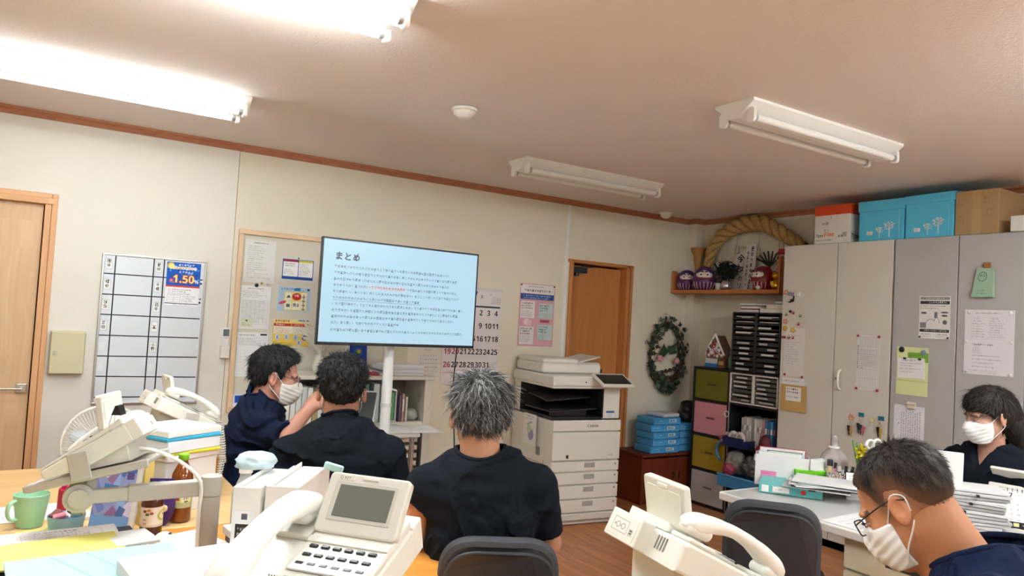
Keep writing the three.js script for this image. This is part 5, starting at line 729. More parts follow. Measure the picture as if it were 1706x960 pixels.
{ // sacred straw rope: three strands twisted round an arch
  const t = thing('straw_rope', 'thick twisted straw rope arching over the doll shelf', 'straw rope', [0, 0, 0]);
  const arch = new THREE.CatmullRomCurve3([[4.955, 1.85, -4.535], [4.955, 2.0, -4.54], [4.945, 2.14, -4.495], [4.94, 2.245, -4.405], [4.94, 2.315, -4.26], [4.94, 2.34, -4.09], [4.94, 2.32, -3.94], [4.94, 2.25, -3.8], [4.94, 2.17, -3.66], [4.945, 2.11, -3.57]].map((p) => new THREE.Vector3(...p)));
  const N = 150, fr = arch.computeFrenetFrames(N, false), straw = grey(128, (x, y) => { const v = 0.65 + 0.35 * hash3(x, y >> 4, 5); return [0.86 * v, 0.7 * v, 0.42 * v]; }, true), sm = M(0xffffff, 0.8, { map: straw });
  const up = new THREE.Vector3(1, 0, 0);
  for (let k = 0; k < 3; k++) {
    const pts = [], rad = [];
    for (let i = 0; i <= N; i++) { const u = i / N, p = arch.getPointAt(u), tan = arch.getTangentAt(u), n = up.clone().cross(tan).normalize(), b = tan.clone().cross(n), R0 = (0.013 + 0.022 * Math.pow(Math.sin(PI * clamp(u * 0.86 + 0.02, 0, 1)), 0.8)), a = u * 30 + k * 2.094; pts.push(p.add(n.multiplyScalar(Math.cos(a) * R0)).add(b.multiplyScalar(Math.sin(a) * R0))); rad.push(R0 * 1.05); }
    const c = new THREE.CatmullRomCurve3(pts), g = new THREE.TubeGeometry(c, N, 1, 8), pos = g.attributes.position, P = new THREE.Vector3();
    for (let i = 0; i <= N; i++) { c.getPointAt(i / N, P); for (let j = 0; j <= 8; j++) { const q = i * 9 + j; pos.setXYZ(q, P.x + (pos.getX(q) - P.x) * rad[i], P.y + (pos.getY(q) - P.y) * rad[i], P.z + (pos.getZ(q) - P.z) * rad[i]); } }
    const uv = g.attributes.uv; for (let i = 0; i < uv.count; i++) uv.setXY(i, uv.getX(i) * 12, uv.getY(i) * 2);
    obj('strand', g, sm, t);
  }
  const r = rng(3), tail = []; for (let i = 0; i < 46; i++) { const a = r() * 6.3, q = 0.016 * Math.sqrt(r()); tail.push(TU([[4.955 + Math.cos(a) * q, 1.87, -4.535 + Math.sin(a) * q], [4.955 + Math.cos(a) * q * 2.2, 1.8, -4.535 + Math.sin(a) * q * 2.2]], 0.003, 2, 4)); }
  const tm = obj('straw_tail', tail, sm, t); tm.userData.kind = 'stuff';
  const tz = [[-4.405, 2.2, 0.1], [-4.225, 2.28, 0.12], [-4.0, 2.29, 0.16], [-3.8, 2.2, 0.12]];
  for (const [z, y, l] of tz) obj('tassel', [TU([[4.945, y, z], [4.945, y - l, z]], 0.004, 4, 5), LA([[0, 0], [0.018, 0.005], [0.014, 0.06], [0.006, 0.075], [0, 0.075]], 12).translate(4.945, y - l - 0.07, z)], M(0xb8a98e, 0.8), t);
}
// ---------------------------------------------------------------- the desk island: pale wood tables
const T_beech = woodTex(51, [236, 198, 140], [222, 178, 116], 2, 22), beechM = M(0xffffff, 0.4, { map: T_beech }), amberM = M(0xf8cd88, 0.4, { map: T_beech });
function table(text, x0, x1, z0, z1, m, y = 0.7) {
  const t = thing('desk', text, 'desk', [(x0 + x1) / 2, 0, (z0 + z1) / 2]), w = x1 - x0, d = z1 - z0;
  obj('tabletop', metreUV(RB(w, 0.028, d, 0.006, 0, y - 0.014, 0), 1), m, t);
  for (const sx of [-1, 1]) for (const sz of [-1, 1]) obj('leg', RB(0.04, y - 0.028, 0.04, 0.004, sx * (w / 2 - 0.04), (y - 0.028) / 2, sz * (d / 2 - 0.04)), M(0xbdb9b2, 0.4), t);
  obj('apron', RB(w - 0.1, 0.06, 0.02, 0.003, 0, y - 0.06, -d / 2 + 0.05), M(0xbdb9b2, 0.4), t);
  return t;
}
table('pale wood desk with the green mug, farther of the island by the screen wall', -0.95, 0.7, -3.63, -2.575, beechM);
table('amber wood desk whose corner shows at the elbow of the grey-haired man', -0.95, 1.06, -2.57, -1.56, amberM);
table('pale wood desk under the two nearest telephones, below the picture', 0.05, 1.28, -1.35, -0.6, beechM);

// Tube with an elliptic section that varies along a path: rx across (about the given side vector), ry the other way.
function limb(pts, rx, ry, side = [1, 0, 0], seg = 28, n = 16, power = 2) {
  const c = new THREE.CatmullRomCurve3(pts.map((p) => new THREE.Vector3(...p))), X0 = new THREE.Vector3(...side), pos = [], idx = [], P = new THREE.Vector3(), at = (a, u) => { const f = u * (a.length - 1), i = Math.min(a.length - 2, Math.floor(f)), t = f - i; return lerp(a[i], a[i + 1], t * t * (3 - 2 * t)); };
  for (let i = 0; i <= seg; i++) {
    const u = i / seg, T = c.getTangentAt(u), N = T.clone().cross(X0).normalize(), X = N.clone().cross(T).normalize(); c.getPointAt(u, P);
    const end = Math.min(1, Math.sqrt(Math.max(0, 1 - Math.pow(1 - Math.min(1, Math.min(u, 1 - u) * seg / 2.2), 2)) + 0.02));
    for (let j = 0; j < n; j++) { const a = j / n * PI * 2, ca = Math.cos(a), sa = Math.sin(a), e = 2 / power, sx = Math.sign(ca) * Math.pow(Math.abs(ca), e) * at(rx, u) * end, sy = Math.sign(sa) * Math.pow(Math.abs(sa), e) * at(ry, u) * end; pos.push(P.x + X.x * sx + N.x * sy, P.y + X.y * sx + N.y * sy, P.z + X.z * sx + N.z * sy); }
  }
  for (let i = 0; i < seg; i++) for (let j = 0; j < n; j++) { const a = i * n + j, b = i * n + (j + 1) % n; idx.push(a, b, a + n, b, b + n, a + n); }
  for (const [row, flip] of [[0, 1], [seg, 0]]) for (let j = 1; j < n - 1; j++) { const a = row * n; flip ? idx.push(a, a + j + 1, a + j) : idx.push(a, a + j, a + j + 1); }
  const g = new THREE.BufferGeometry(); g.setAttribute('position', new THREE.Float32BufferAttribute(pos, 3)); g.setIndex(idx);
  // turn faces outward
  g.computeVertexNormals(); g.setAttribute('uv', new THREE.Float32BufferAttribute(new Float32Array(pos.length / 3 * 2), 2));
  const p0 = new THREE.Vector3().fromArray(pos, (Math.floor(seg / 2) * n) * 3), cc = c.getPointAt(Math.floor(seg / 2) / seg), nn = new THREE.Vector3().fromBufferAttribute(g.attributes.normal, Math.floor(seg / 2) * n);
  if (nn.dot(p0.sub(cc)) < 0) { for (let i = 0; i < idx.length; i += 3) [idx[i + 1], idx[i + 2]] = [idx[i + 2], idx[i + 1]]; g.setIndex(idx); g.computeVertexNormals(); }
  return g;
}
// ---------------------------------------------------------------- telephones on swing arms
const phoneM = M(0xe6e2d6, 0.4), phoneM2 = M(0xd9d5c8, 0.45), keyM = M(0x2c2d2c, 0.4), armM = M(0xbcb6ab, 0.4), inlayM = M(0xe9e9e4, 0.5), lcdM = M(0x6f7266, 0.18);
const jackTex = canvas(300, 190, (g) => { rect(g, 0, 0, 300, 190, '#dedace'); g.strokeStyle = '#8f8c83'; g.lineWidth = 5; g.strokeRect(40, 40, 170, 110); g.strokeStyle = '#6c6a63'; for (const x of [100, 158]) { g.beginPath(); g.ellipse(x, 96, 20, 24, 0, 0, 7); g.stroke(); } rect(g, 60, 88, 12, 18, '#77746c'); rect(g, 124, 94, 12, 6, '#77746c'); rect(g, 230, 90, 46, 60, '#b9b5a9'); rect(g, 240, 98, 26, 12, '#55534d'); rect(g, 240, 120, 26, 12, '#55534d'); }, '#dedace');
function deskPhone(text, pos, ry, tilt, open, opts) {
  // Panel geometry is set up about its hinge line: at open = 0 it lies flat on the body, at 90 degrees it stands on it.
  const t = thing('desk_phone', text, 'telephone', pos, ry), tr = opts.tray ?? 0; t.rotation.order = 'YXZ'; t.rotation.x = tr; tilt -= tr; const H = opts.lift ?? 0.062, T = (g) => geo(geo(g, 0, 0, 0, tilt, 0, 0), 0, H, 0), s = Math.sin(tilt), c = Math.cos(tilt);
  const side = (pts, w, x, b = 0.004) => geo(geo(EX(poly(pts), w, b), 0, 0, 0, 0, -PI / 2, 0), x, 0, 0);
  obj('body', T(side([[0.118, -0.024], [0.118, -0.006], [0.11, 0], [-0.108, 0], [-0.118, -0.006], [-0.118, -0.052], [0.02, -0.05]], 0.192, 0, 0.005)), phoneM, t);
  obj('top_cover', T(side([[0.112, 0], [0.112, 0.004], [-0.02, 0.01], [-0.112, 0.016], [-0.112, 0]], 0.124, 0.032, 0.003)), phoneM, t);
  obj('stand', side([[0.03, 0.0], [-0.1, 0.0], [-0.1, H + 0.1 * s - 0.05 * c], [0.03, H - 0.03 * s - 0.052 * c]], 0.13, 0.01, 0.002), phoneM2, t);
  for (const z of [-0.078, 0.08]) obj('cradle', T(RB(0.058, 0.01, 0.06, 0.005, -0.063, 0.004, z)), phoneM2, t);
  const path = [[-0.063, 0.024, -0.112], [-0.063, 0.034, -0.092], [-0.063, 0.046, -0.055], [-0.063, 0.053, 0], [-0.063, 0.046, 0.06], [-0.063, 0.032, 0.1], [-0.063, 0.02, 0.12]];
  const sk = opts.sunk ?? 0; path.forEach((p) => { p[1] -= sk; });
  obj('handset', [T(limb(path, [0.024, 0.027, 0.0255, 0.022, 0.021, 0.022, 0.0255, 0.027, 0.024], [0.012, 0.017, 0.014, 0.0115, 0.0105, 0.0115, 0.014, 0.017, 0.012], [1, 0, 0], 36, 20, 2.7)), T(RB(0.047, 0.026, 0.05, 0.012, -0.063, 0.026 - sk, -0.084)), T(RB(0.047, 0.022, 0.05, 0.01, -0.063, 0.02 - sk, 0.094))], M(0xefece2, 0.32), t);
  const dots = []; for (let i = 0; i < 7; i++) for (let j = 0; j < 5; j++) dots.push(T(CY(0.0012, 0.0012, 0.0008, -0.047 + j * 0.0042, 0.0005, 0.03 + i * 0.0058, 0, 0, 0, 6))); obj('speaker_holes', dots, M(0x55524c, 0.6), t).userData.kind = 'stuff';
  // keys: three rows of six, then the dial pad
  obj('key_inlay', T(RB(0.112, 0.003, 0.062, 0.001, 0.033, 0.01, -0.006, -0.045)), inlayM, t);
  for (let r = 0; r < 3; r++) for (let k = 0; k < 6; k++) { const x = -0.012 + k * 0.0178, z = -0.026 + r * 0.0185; obj('key', T(RB(0.0125, 0.006, 0.0065, 0.0018, x, 0.0105 - z * 0.045, z)), keyM, t); obj('key_frame', T(RB(0.015, 0.0022, 0.012, 0.001, x, 0.0093 - z * 0.045, z + 0.002)), M(0xf5f4ef, 0.5), t); }
  for (let r = 0; r < 2; r++) for (let k = 0; k < 6; k++) obj('dial_key', T(RB(0.013, 0.006, 0.01, 0.003, -0.012 + k * 0.0178, 0.0085, 0.042 + r * 0.018)), M(0x8f8d86, 0.5), t);
  obj('name_strip', T(RB(0.124, 0.003, 0.014, 0.001, 0.032, 0.012, -0.042, -0.045)), phoneM2, t);
  // display panel: built upright about its lower edge, swung by the opening angle, then set on the hinge
  const P = (g) => T(geo(geo(g, 0, 0, 0, open - PI / 2, 0, 0), 0.032, 0.016, -0.054));
  const pn = obj('display_panel', P(geo(EX(rr(0.128, 0.088, 0.008), 0.016, 0.003), 0, 0.044, -0.008)), phoneM2, t);
  obj('screen_bezel', P(geo(EX(rr(0.1, 0.058, 0.003), 0.003, 0.001), 0, 0.047, -0.0005)), M(0xcac6ba, 0.4), pn);
  obj('lcd', P(RB(0.086, 0.046, 0.002, 0.0008, 0.001, 0.047, 0.0012)), lcdM, pn);
  obj('latch', P(RB(0.026, 0.006, 0.004, 0.0015, 0.002, 0.0825, 0.0)), phoneM, pn);
  obj('back_latch', P(RB(0.03, 0.008, 0.004, 0.0015, 0, 0.079, -0.0165)), phoneM, pn);
  obj('back_plate', P(geo(EX(rr(0.108, 0.064, 0.006), 0.002, 0.0008), 0, 0.042, -0.0165)), M(0xe0dccb, 0.45), pn);
  obj('brand_print', P(geo(card(0.024, 0.007, 0.0006), -0.036, 0.0805, 0.0004)), paperM(canvas(96, 28, (g) => { g.strokeStyle = '#6a675f'; g.lineWidth = 3; g.beginPath(); g.arc(13, 14, 8, 0, 7); g.stroke(); label(g, 'NTT', 30, 15, 22, '#6a675f'); }, '#d9d5c8')), pn);
  // rear: sockets and vents; the face looks along -z of the slab
  obj('socket_plate', T(geo(card(0.085, 0.042, 0.0008), 0.045, -0.028, -0.1186, 0, PI, 0)), paperM(jackTex), t);
  for (let i = 0; i < 4; i++) obj('vent_slot', T(B(0.003, 0.024, 0.002, -0.05 + i * 0.008, -0.022, -0.1184)), M(0x88847a, 0.6), t);
  obj('rear_block', T(RB(0.1, 0.052, 0.03, 0.003, 0.045, -0.026, -0.13)), phoneM, t);
  obj('socket_plate', T(geo(card(0.085, 0.04, 0.0008), 0.045, -0.026, -0.1456, 0, PI, 0)), paperM(jackTex), t);
  return t;
}
// Swing arm: a tray that tilts on a disc joint, a flat bar and a post with a cap on the desk.
function swingArm(text, tray, ry, tilt, joint, post, base) {
  const t = thing('telephone_stand', text, 'swing arm', [0, 0, 0]), place = (g) => geo(geo(g, 0, 0, 0, tilt, 0, 0), ...tray, 0, ry, 0);
  const body = obj('tray', [place(RB(0.15, 0.012, 0.27, 0.005, 0.01, -0.008, 0)), place(RB(0.012, 0.022, 0.3, 0.005, -0.066, -0.006, 0.0)), place(RB(0.012, 0.022, 0.3, 0.005, 0.086, -0.006, 0.0)), place(RB(0.164, 0.02, 0.02, 0.006, 0.01, -0.006, 0.148))], armM, t);
  for (const x of [-0.1, 0.1]) obj('side_clamp', [place(RB(0.004, 0.07, 0.05, 0.004, x, 0.025, 0.01)), place(RB(0.03, 0.008, 0.05, 0.003, x * 0.88, -0.008, 0.01))], armM, t);
  const [jx, jy, jz] = joint, [px, py, pz] = post, dx = px - jx, dz = pz - jz, L = Math.hypot(dx, dz), ang = Math.atan2(-dz, dx);
  for (const [k, r, w] of [['joint_disc', 0.036, 0.03], ['joint_cap', 0.024, 0.046]]) obj(k, geo(CY(r, r, w, 0, 0, 0, PI / 2), jx, jy, jz, 0, ang, 0), armM, t);
  obj('neck', geo(RB(0.03, 0.08, 0.03, 0.008), (jx + tray[0]) / 2, (jy + tray[1]) / 2 - 0.015, (jz + tray[2]) / 2), armM, t);
  const pitch = Math.atan2(py - 0.03 - jy, L);
  obj('bar', geo(RB(L * 0.36, 0.036, 0.024, 0.004, L * 0.2), jx, jy, jz, 0, ang, pitch), armM, t);
  obj('bar_end', geo(RB(L * 0.62, 0.044, 0.03, 0.005, L * 0.66), jx, jy, jz, 0, ang, pitch), armM, t);
  obj('post_cap', CY(0.0275, 0.0275, 0.052, px, py - 0.026, pz, 0, 0, 0, 28), armM, t);
  obj('post', CY(0.026, 0.026, py - 0.054 - base, px, (py - 0.054 + base) / 2, pz, 0, 0, 0, 28), armM, t);
  obj('post_foot', RB(0.076, 0.012, 0.076, 0.004, px, base + 0.0065, pz), armM, t);
  return t;
}
deskPhone('cream telephone nearest the camera with its grey display and keys facing out', [0.331, 1.022, -0.974], R(-49.3), R(18.3), R(40.3), {});
swingArm('grey swing arm carrying the telephone nearest the camera, below the picture', [0.331, 1.014, -0.974], R(-49.3), 0, [0.32, 0.955, -0.94], [0.62, 0.97, -0.75], 0.7);
deskPhone('cream telephone seen from behind beside the empty grey chair at the right', [1.047, 0.965, -0.945], R(80), R(26), R(55), {});
swingArm('grey swing arm carrying the telephone seen from behind, mostly below the picture', [1.05, 0.954, -0.945], R(80), 0, [1.05, 0.893, -0.945], [0.78, 0.92, -1.15], 0.7);
deskPhone('grey telephone with a black binder clip on its raised display, above the green mug', [0.17, 0.983, -2.24], R(-116), R(34), R(66), { tray: R(15), sunk: 0.024 });
swingArm('grey swing arm across the bottles with a round post, left of the white binders', [0.17, 0.975, -2.24], R(-116), R(15), [0.118, 0.908, -2.2], [0.436, 0.946, -2.18], 0.7);
deskPhone('pale telephone with a curly cord in front of the whiteboard', [0.505, 0.94, -3.2], R(96), R(27), R(53), { tray: R(10) });
swingArm('pale swing arm holding the telephone with the curly cord behind the paper trays', [0.505, 0.932, -3.2], R(96), R(10), [0.47, 0.87, -3.2], [0.56, 0.885, -3.28], 0.7);
{ // binder clip, cords
  const c = thing('binder_clip', 'black binder clip on the telephone above the green mug', 'clip', [0.188, 1.13, -2.12], R(-116));
  obj('jaw', EX(poly([[-0.012, 0], [0.012, 0], [0.004, 0.024], [-0.004, 0.024]]), 0.034, 0.001).rotateY(PI / 2), blackM, c); obj('wire_handle', TU([[-0.01, 0.0, 0.012], [-0.014, -0.03, 0.016], [0, -0.042, 0.016], [0.014, -0.03, 0.016], [0.01, 0.0, 0.012]], 0.0012, 20, 6), steelM, c);
  const pts = []; for (let i = 0; i <= 260; i++) { const u = i / 260, a = i * 0.62; pts.push([0.64 + 0.02 * Math.sin(u * 3.1) + Math.cos(a) * 0.011, 0.95 - u * 0.245, -3.15 + 0.04 * u + Math.sin(a) * 0.011]); }
  tag(obj('curly_cord', TU(pts, 0.0026, 700, 5), M(0xd9d3cb, 0.5)), 'curly beige telephone cord hanging in front of the notice board corner', 'cord');
  tag(obj('telephone_cable', TU([[0.235, 1.03, -2.2], [0.29, 1.02, -2.19], [0.36, 0.985, -2.16], [0.4, 0.94, -2.145], [0.402, 0.85, -2.144], [0.404, 0.76, -2.144], [0.41, 0.71, -2.13]], 0.005, 40, 8), whiteM), 'white cord running from the clipped telephone down the round post', 'cord');
}
// ---------------------------------------------------------------- things on the left desks
{
  const g1 = M(0xa3d3ae, 0.35), mug = thing('mug', 'light green mug beside the blue bowl on the left desk', 'mug', [0.02, 0.7, -2.74], 0.6);
  obj('cup', LA([[0, 0], [0.032, 0], [0.036, 0.004], [0.05, 0.1], [0.049, 0.102], [0.0475, 0.1], [0.034, 0.007], [0, 0.006]], 36), g1, mug); obj('handle', limb([[-0.038, 0.03, 0], [-0.062, 0.034, 0], [-0.072, 0.055, 0], [-0.066, 0.082, 0], [-0.044, 0.09, 0]], [0.008, 0.008], [0.005, 0.005], [0, 0, 1], 20, 10), g1, mug);
  const bowl = thing('bowl', 'small blue bowl full of sweets in front of the red pen case', 'bowl', [0.115, 0.7, -2.66]); obj('dish', LA([[0, 0], [0.04, 0], [0.046, 0.006], [0.052, 0.048], [0.0495, 0.048], [0.043, 0.009], [0, 0.008]], 32), M(0x86bde0, 0.4), bowl);
  [[0xe9b0b4, -0.015, 0.01, 0.3], [0x7a3a34, -0.03, -0.01, 0.9], [0xd9dc96, 0.03, 0.012, -0.4], [0xf0e6e0, 0.005, -0.02, 1.2], [0xc77a84, -0.02, 0.02, 0.1], [0x2c3a5a, 0.02, -0.024, 0.7]].forEach(([c, x, z, a], i) => tag(obj('sweet', RB(0.036, 0.014, 0.022, 0.004, 0.115 + x, 0.743 + 0.006 * (i % 3), -2.66 + z, 0.3, a, 0.2), M(c, 0.4)), ['pink', 'brown', 'pale yellow', 'white', 'rose', 'dark blue'][i] + ' wrapped sweet in the small blue bowl', 'sweet', 'sweets in the blue bowl'));
  const pc = thing('pen_case', 'red patterned standing pen case with pens', 'pen case', [0.125, 0.7, -2.84], 0.2); obj('pouch', LA([[0, 0], [0.03, 0], [0.034, 0.005], [0.032, 0.085], [0.03, 0.09], [0, 0.08]], 24).scale(1, 1, 0.75), M(0xb81e34, 0.6), pc); obj('bow_print', [SP(0.006, -0.006, 0.03, 0.025), SP(0.006, 0.006, 0.03, 0.025)], M(0xe8d4cc, 0.6), pc);
  [[0xc2186a, -0.016, 0.12, 0.12], [0x22305a, 0.004, 0.125, -0.02], [0xe23a72, -0.008, 0.13, 0.05], [0xe6e4e0, 0.016, 0.115, -0.14]].forEach(([c, x, h, a], i) => tag(obj('pen', CY(0.005, 0.005, h, 0.125 + x, 0.7 + h / 2 + 0.012, -2.84, 0, 0, a, 10), M(c, 0.4)), ['magenta', 'navy', 'bright pink', 'white'][i] + ' pen in the red pen case', 'pen', 'pens in the red case'));
  // bottles of tea
  function teaBottle(text, pos, ry, h, r, liquid, capC, art) {
    const t = thing('tea_bottle', text, 'bottle', pos, ry), k = h / 0.21;
    obj('bottle_body', LA([[0, 0.002], [r * 0.8, 0], [r, 0.008], [r, 0.06 * k], [r * 0.97, 0.066 * k], [r, 0.072 * k], [r, 0.13 * k], [r * 0.93, 0.15 * k], [r * 0.5, 0.178 * k], [0.014, 0.186 * k], [0.014, 0.195 * k], [0, 0.195 * k]], 32), M(liquid, 0.12, { physical: true, clearcoat: 0.6 }), t);
    obj('label', geo(new THREE.CylinderGeometry(r + 0.0007, r + 0.0007, 0.075 * k, 40, 1, true), 0, 0.085 * k, 0), paperM(art, 0.4), t); obj('cap', LA([[0, 0.19 * k], [0.0165, 0.19 * k], [0.0165, 0.207 * k], [0.0155, 0.21 * k], [0, 0.21 * k]], 24), M(capC, 0.4), t);
  }
  const art1 = canvas(512, 200, (g) => { for (let k = 0; k < 2; k++) { const o = k * 256; rect(g, o, 0, 256, 200, '#eadfcd'); disc(g, o + 190, 90, 58, '#b9c24a'); disc(g, o + 190, 90, 40, '#f0ead4'); jtext(g, '高茶', o + 176, 62, 28, '#3a5a2a', 0.12, true); for (const [x, y, c] of [[40, 40, '#7a4a2a'], [70, 30, '#c98a3a'], [60, 70, '#4a6a3a'], [90, 60, '#b05a3a']]) disc(g, o + x, y, 15, c); jtext(g, '大分', o + 24, 110, 36, '#8a6a4a', 0.12, true); rect(g, o, 176, 256, 24, '#d9cbb2'); } });
  const art2 = canvas(512, 220, (g) => { for (let k = 0; k < 2; k++) { const o = k * 256; rect(g, o, 0, 256, 220, '#c9d46a'); rect(g, o + 100, 0, 80, 220, '#e6e6c4'); jtext(g, '伊右衛門', o + 118, 6, 46, '#2c4a1e', 0.1, true); g.fillStyle = '#1d2a33'; g.fillRect(o + 20, 0, 60, 130); g.fillStyle = '#c2185a'; g.beginPath(); g.moveTo(o + 60, 60); g.lineTo(o + 92, 150); g.lineTo(o + 34, 150); g.fill(); rect(g, o, 170, 256, 50, '#b6b88a'); } });
  teaBottle('shorter brown tea bottle with a green cap below the swing arm', [0.333, 0.7, -2.5], 1.9, 0.165, 0.032, 0x4a1c0c, 0x4fae2e, art1);
  teaBottle('taller amber tea bottle with a yellow-green cap and green label behind the swing arm', [0.437, 0.7, -2.645], 1.75, 0.222, 0.034, 0x7a3c10, 0x86d22c, art2);
  const sn = thing('snack_bag', 'purple snack packet standing between the two tea bottles', 'packet', [0.372, 0.7, -2.61], -0.4); obj('packet', (() => { const g = new THREE.SphereGeometry(1, 20, 16).scale(0.045, 0.075, 0.018); return g.translate(0, 0.072, 0); })(), M(0x43246e, 0.35), sn); obj('print', [SP(0.012, -0.012, 0.1, 0.014, 1, 1, 0.4), SP(0.012, 0.014, 0.06, 0.015, 1, 1, 0.4)], M(0xe0cf9a, 0.5), sn); obj('seal', RB(0.075, 0.012, 0.003, 0.001, 0, 0.146, 0), M(0x43246e, 0.35), sn);
  // clear sleeve of photographs leaning on the folders
  const ph = thing('photo_sleeve', 'clear sleeve of bluish photographs leaning behind the small white card', 'photo sleeve', [0.235, 0.7, -2.54], R(-38)); obj('sleeve', geo(card(0.13, 0.26, 0.012), 0, 0.13, 0, -0.2), paperM(canvas(260, 440, (g) => { const r = rng(8); for (let i = 0; i < 26; i++) { g.save(); g.translate(r() * 260, r() * 440); g.rotate(r() * 3); rect(g, -50, -20, 90, 46, ['#6f86c8', '#8fb2e4', '#5a4a7c', '#b9bfe0', '#4f6fa8', '#d4d2ea', '#3f78b8', '#8a6a96'][i % 8]); g.restore(); } rect(g, 0, 330, 260, 110, '#6fa0d8'); }, '#8c9ccc'), 0.15), ph); obj('sleeve_edge', geo(RB(0.014, 0.265, 0.016, 0.003), 0.066, 0.13, 0.001, -0.2), M(0xd4d2cc, 0.3), ph);
  tag(obj('folded_card', geo(RB(0.04, 0.085, 0.016, 0.002), 0.272, 0.745, -2.53, -0.15, 0.5, -0.22), M(0xf2efec, 0.7)), 'small white folded card standing before the photo sleeve', 'card');
  tag(obj('yellow_folder', RB(0.03, 0.23, 0.2, 0.003, 0.305, 0.816, -2.72, 0, 0.3), M(0xd9bf6a, 0.6)), 'yellow folder standing on edge left of the white carton', 'folder');
  tag(obj('calculator', RB(0.055, 0.012, 0.09, 0.003, 0.17, 0.7065, -2.8, 0, 0.4), M(0xe2e0da, 0.5)), 'white calculator behind the arm joint beside the red pen case', 'calculator');
  const mo = thing('computer_mouse', 'white rounded computer mouse in front of the shorter tea bottle', 'mouse', [0.365, 0.7, -2.41], 0.4); obj('shell', (() => { const g = new THREE.SphereGeometry(1, 22, 14, 0, PI * 2, 0, PI / 2).scale(0.03, 0.036, 0.05); return g; })(), whiteM, mo); obj('wheel', CY(0.005, 0.005, 0.006, 0, 0.034, 0.02, 0, 0, PI / 2, 10), M(0x44423f, 0.5), mo);
  const bk = thing('notebook', 'thick notebook with brown edges and a white cover under the arm post', 'notebook', [0.41, 0.7, -2.26], 0.35); obj('pages', RB(0.14, 0.036, 0.2, 0.002, 0, 0.019, 0), M(0xa9764a, 0.7), bk); obj('cover', RB(0.146, 0.006, 0.206, 0.002, 0, 0.041, 0), M(0xefecea, 0.5), bk);
  // carton, trays of folders
  const ct = thing('white_carton', 'white cardboard carton with small black print behind the tea bottles', 'carton', [0.435, 0.7, -2.85], R(30)); obj('carton', RB(0.21, 0.18, 0.2, 0.003, 0, 0.09, 0), M(0xe4dfdc, 0.6), ct); obj('pen_print', cardAt(0.05, 0.1, -0.07, 0.1, 0.1006, 0, 0, 0, 0.0008), paperM(canvas(80, 160, (g) => { g.fillStyle = '#222'; g.beginPath(); g.moveTo(40, 10); g.lineTo(54, 40); g.lineTo(54, 120); g.lineTo(26, 120); g.lineTo(26, 40); g.fill(); rect(g, 32, 50, 16, 50, '#777'); }, '#e4dfdc')), ct); obj('seal_print', cardAt(0.03, 0.03, 0.085, 0.03, 0.1006, 0, 0, 0, 0.0008), paperM(canvas(60, 60, (g) => { disc(g, 30, 30, 24, '#c4587a'); disc(g, 30, 30, 12, '#f0d8e0'); }, '#e4dfdc')), ct);
  const cr = R(30);
  const fold = (text, y, h, w, d, c, dx, ry2, m) => tag(obj('folder', geo(RB(w, h, d, 0.003), 0.435 + dx, y + h / 2, -2.85, 0, cr + ry2, 0), m ?? M(c, 0.6)), text, 'folder');
  fold('pinkish white folder lowest in the pile on the white carton', 0.881, 0.018, 0.225, 0.21, 0xe9dcdc, 0, 0.05);
  fold('bright yellow folder in the pile on the white carton', 0.9, 0.01, 0.225, 0.21, 0xd9d23a, 0.004, -0.06);
  fold('thick white folder in the pile over the yellow one', 0.911, 0.038, 0.22, 0.21, 0xeceef4, 0, 0.02);
  fold('sky blue folder in the pile on the white carton', 0.95, 0.012, 0.225, 0.212, 0x3fb4e2, 0, 0.0);
  fold('white folder topmost under the telephone with the curly cord', 0.963, 0.022, 0.225, 0.21, 0xefeee9, 0, 0.03);
  // fan
  const fan = thing('desk_fan', 'white desk fan with a round wire cage behind the clipped telephone', 'fan', [0.255, 0.7, -3.36], R(-10)), wire = M(0xe4e0d8, 0.4);
  for (const [z, rr0] of [[0.03, 0.15], [-0.03, 0.15]]) { const ws = []; for (let i = 0; i < 72; i++) { const a = i / 72 * PI * 2; ws.push(TU([[Math.cos(a) * 0.03, 0.14 + Math.sin(a) * 0.03, z * 1.6], [Math.cos(a) * 0.11, 0.14 + Math.sin(a) * 0.11, z * 1.25], [Math.cos(a) * rr0, 0.14 + Math.sin(a) * rr0, 0]], 0.0011, 6, 4)); } obj('cage_wires', ws, wire, fan).userData.kind = 'stuff'; }
  obj('cage_rim', new THREE.TorusGeometry(0.15, 0.005, 8, 48).translate(0, 0.14, 0), wire, fan); obj('hub', CY(0.032, 0.032, 0.02, 0, 0.14, 0.052, PI / 2), whiteM, fan);
  for (let i = 0; i < 5; i++) obj('blade', geo(geo(SP(1, 0, 0, 0, 0.032, 0.055, 0.004), 0, 0.075, 0, 0, 0.5, 0), 0, 0.14, 0.01, 0, 0, i * PI * 0.4), M(0xd6dde2, 0.3, { physical: true, transmission: 0.5, thickness: 0 }), fan);
  obj('motor', LA([[0, -0.06], [0.035, -0.05], [0.042, 0], [0.03, 0.03], [0, 0.03]]).rotateX(PI / 2).translate(0, 0.14, -0.06), whiteM, fan); obj('stem', CY(0.014, 0.016, 0.1, 0, 0.055, -0.075), whiteM, fan); obj('fan_base', LA([[0, 0], [0.085, 0], [0.085, 0.012], [0.05, 0.022], [0, 0.024]]).translate(0, 0, -0.05), whiteM, fan);
  // loose sheets
  tag(obj('paper_sheet', cardAt(0.3, 0.21, -0.04, 0.7012, -2.9, -PI / 2, 0, 0.05, 0.0014), paperM(canvas(300, 210, (g) => { rows(g, 260, 20, 20, 260, 6, 12, 24, '#888'); }, '#f3f1ee'))), 'printed white sheet lying behind the green mug', 'papers');
  tag(obj('yellow_note', cardAt(0.12, 0.08, 0.05, 0.7012, -2.66, -PI / 2, 0, 0.3, 0.0012), M(0xe6dd8a, 0.7)), 'yellow paper slip under the mug and bowl', 'papers');
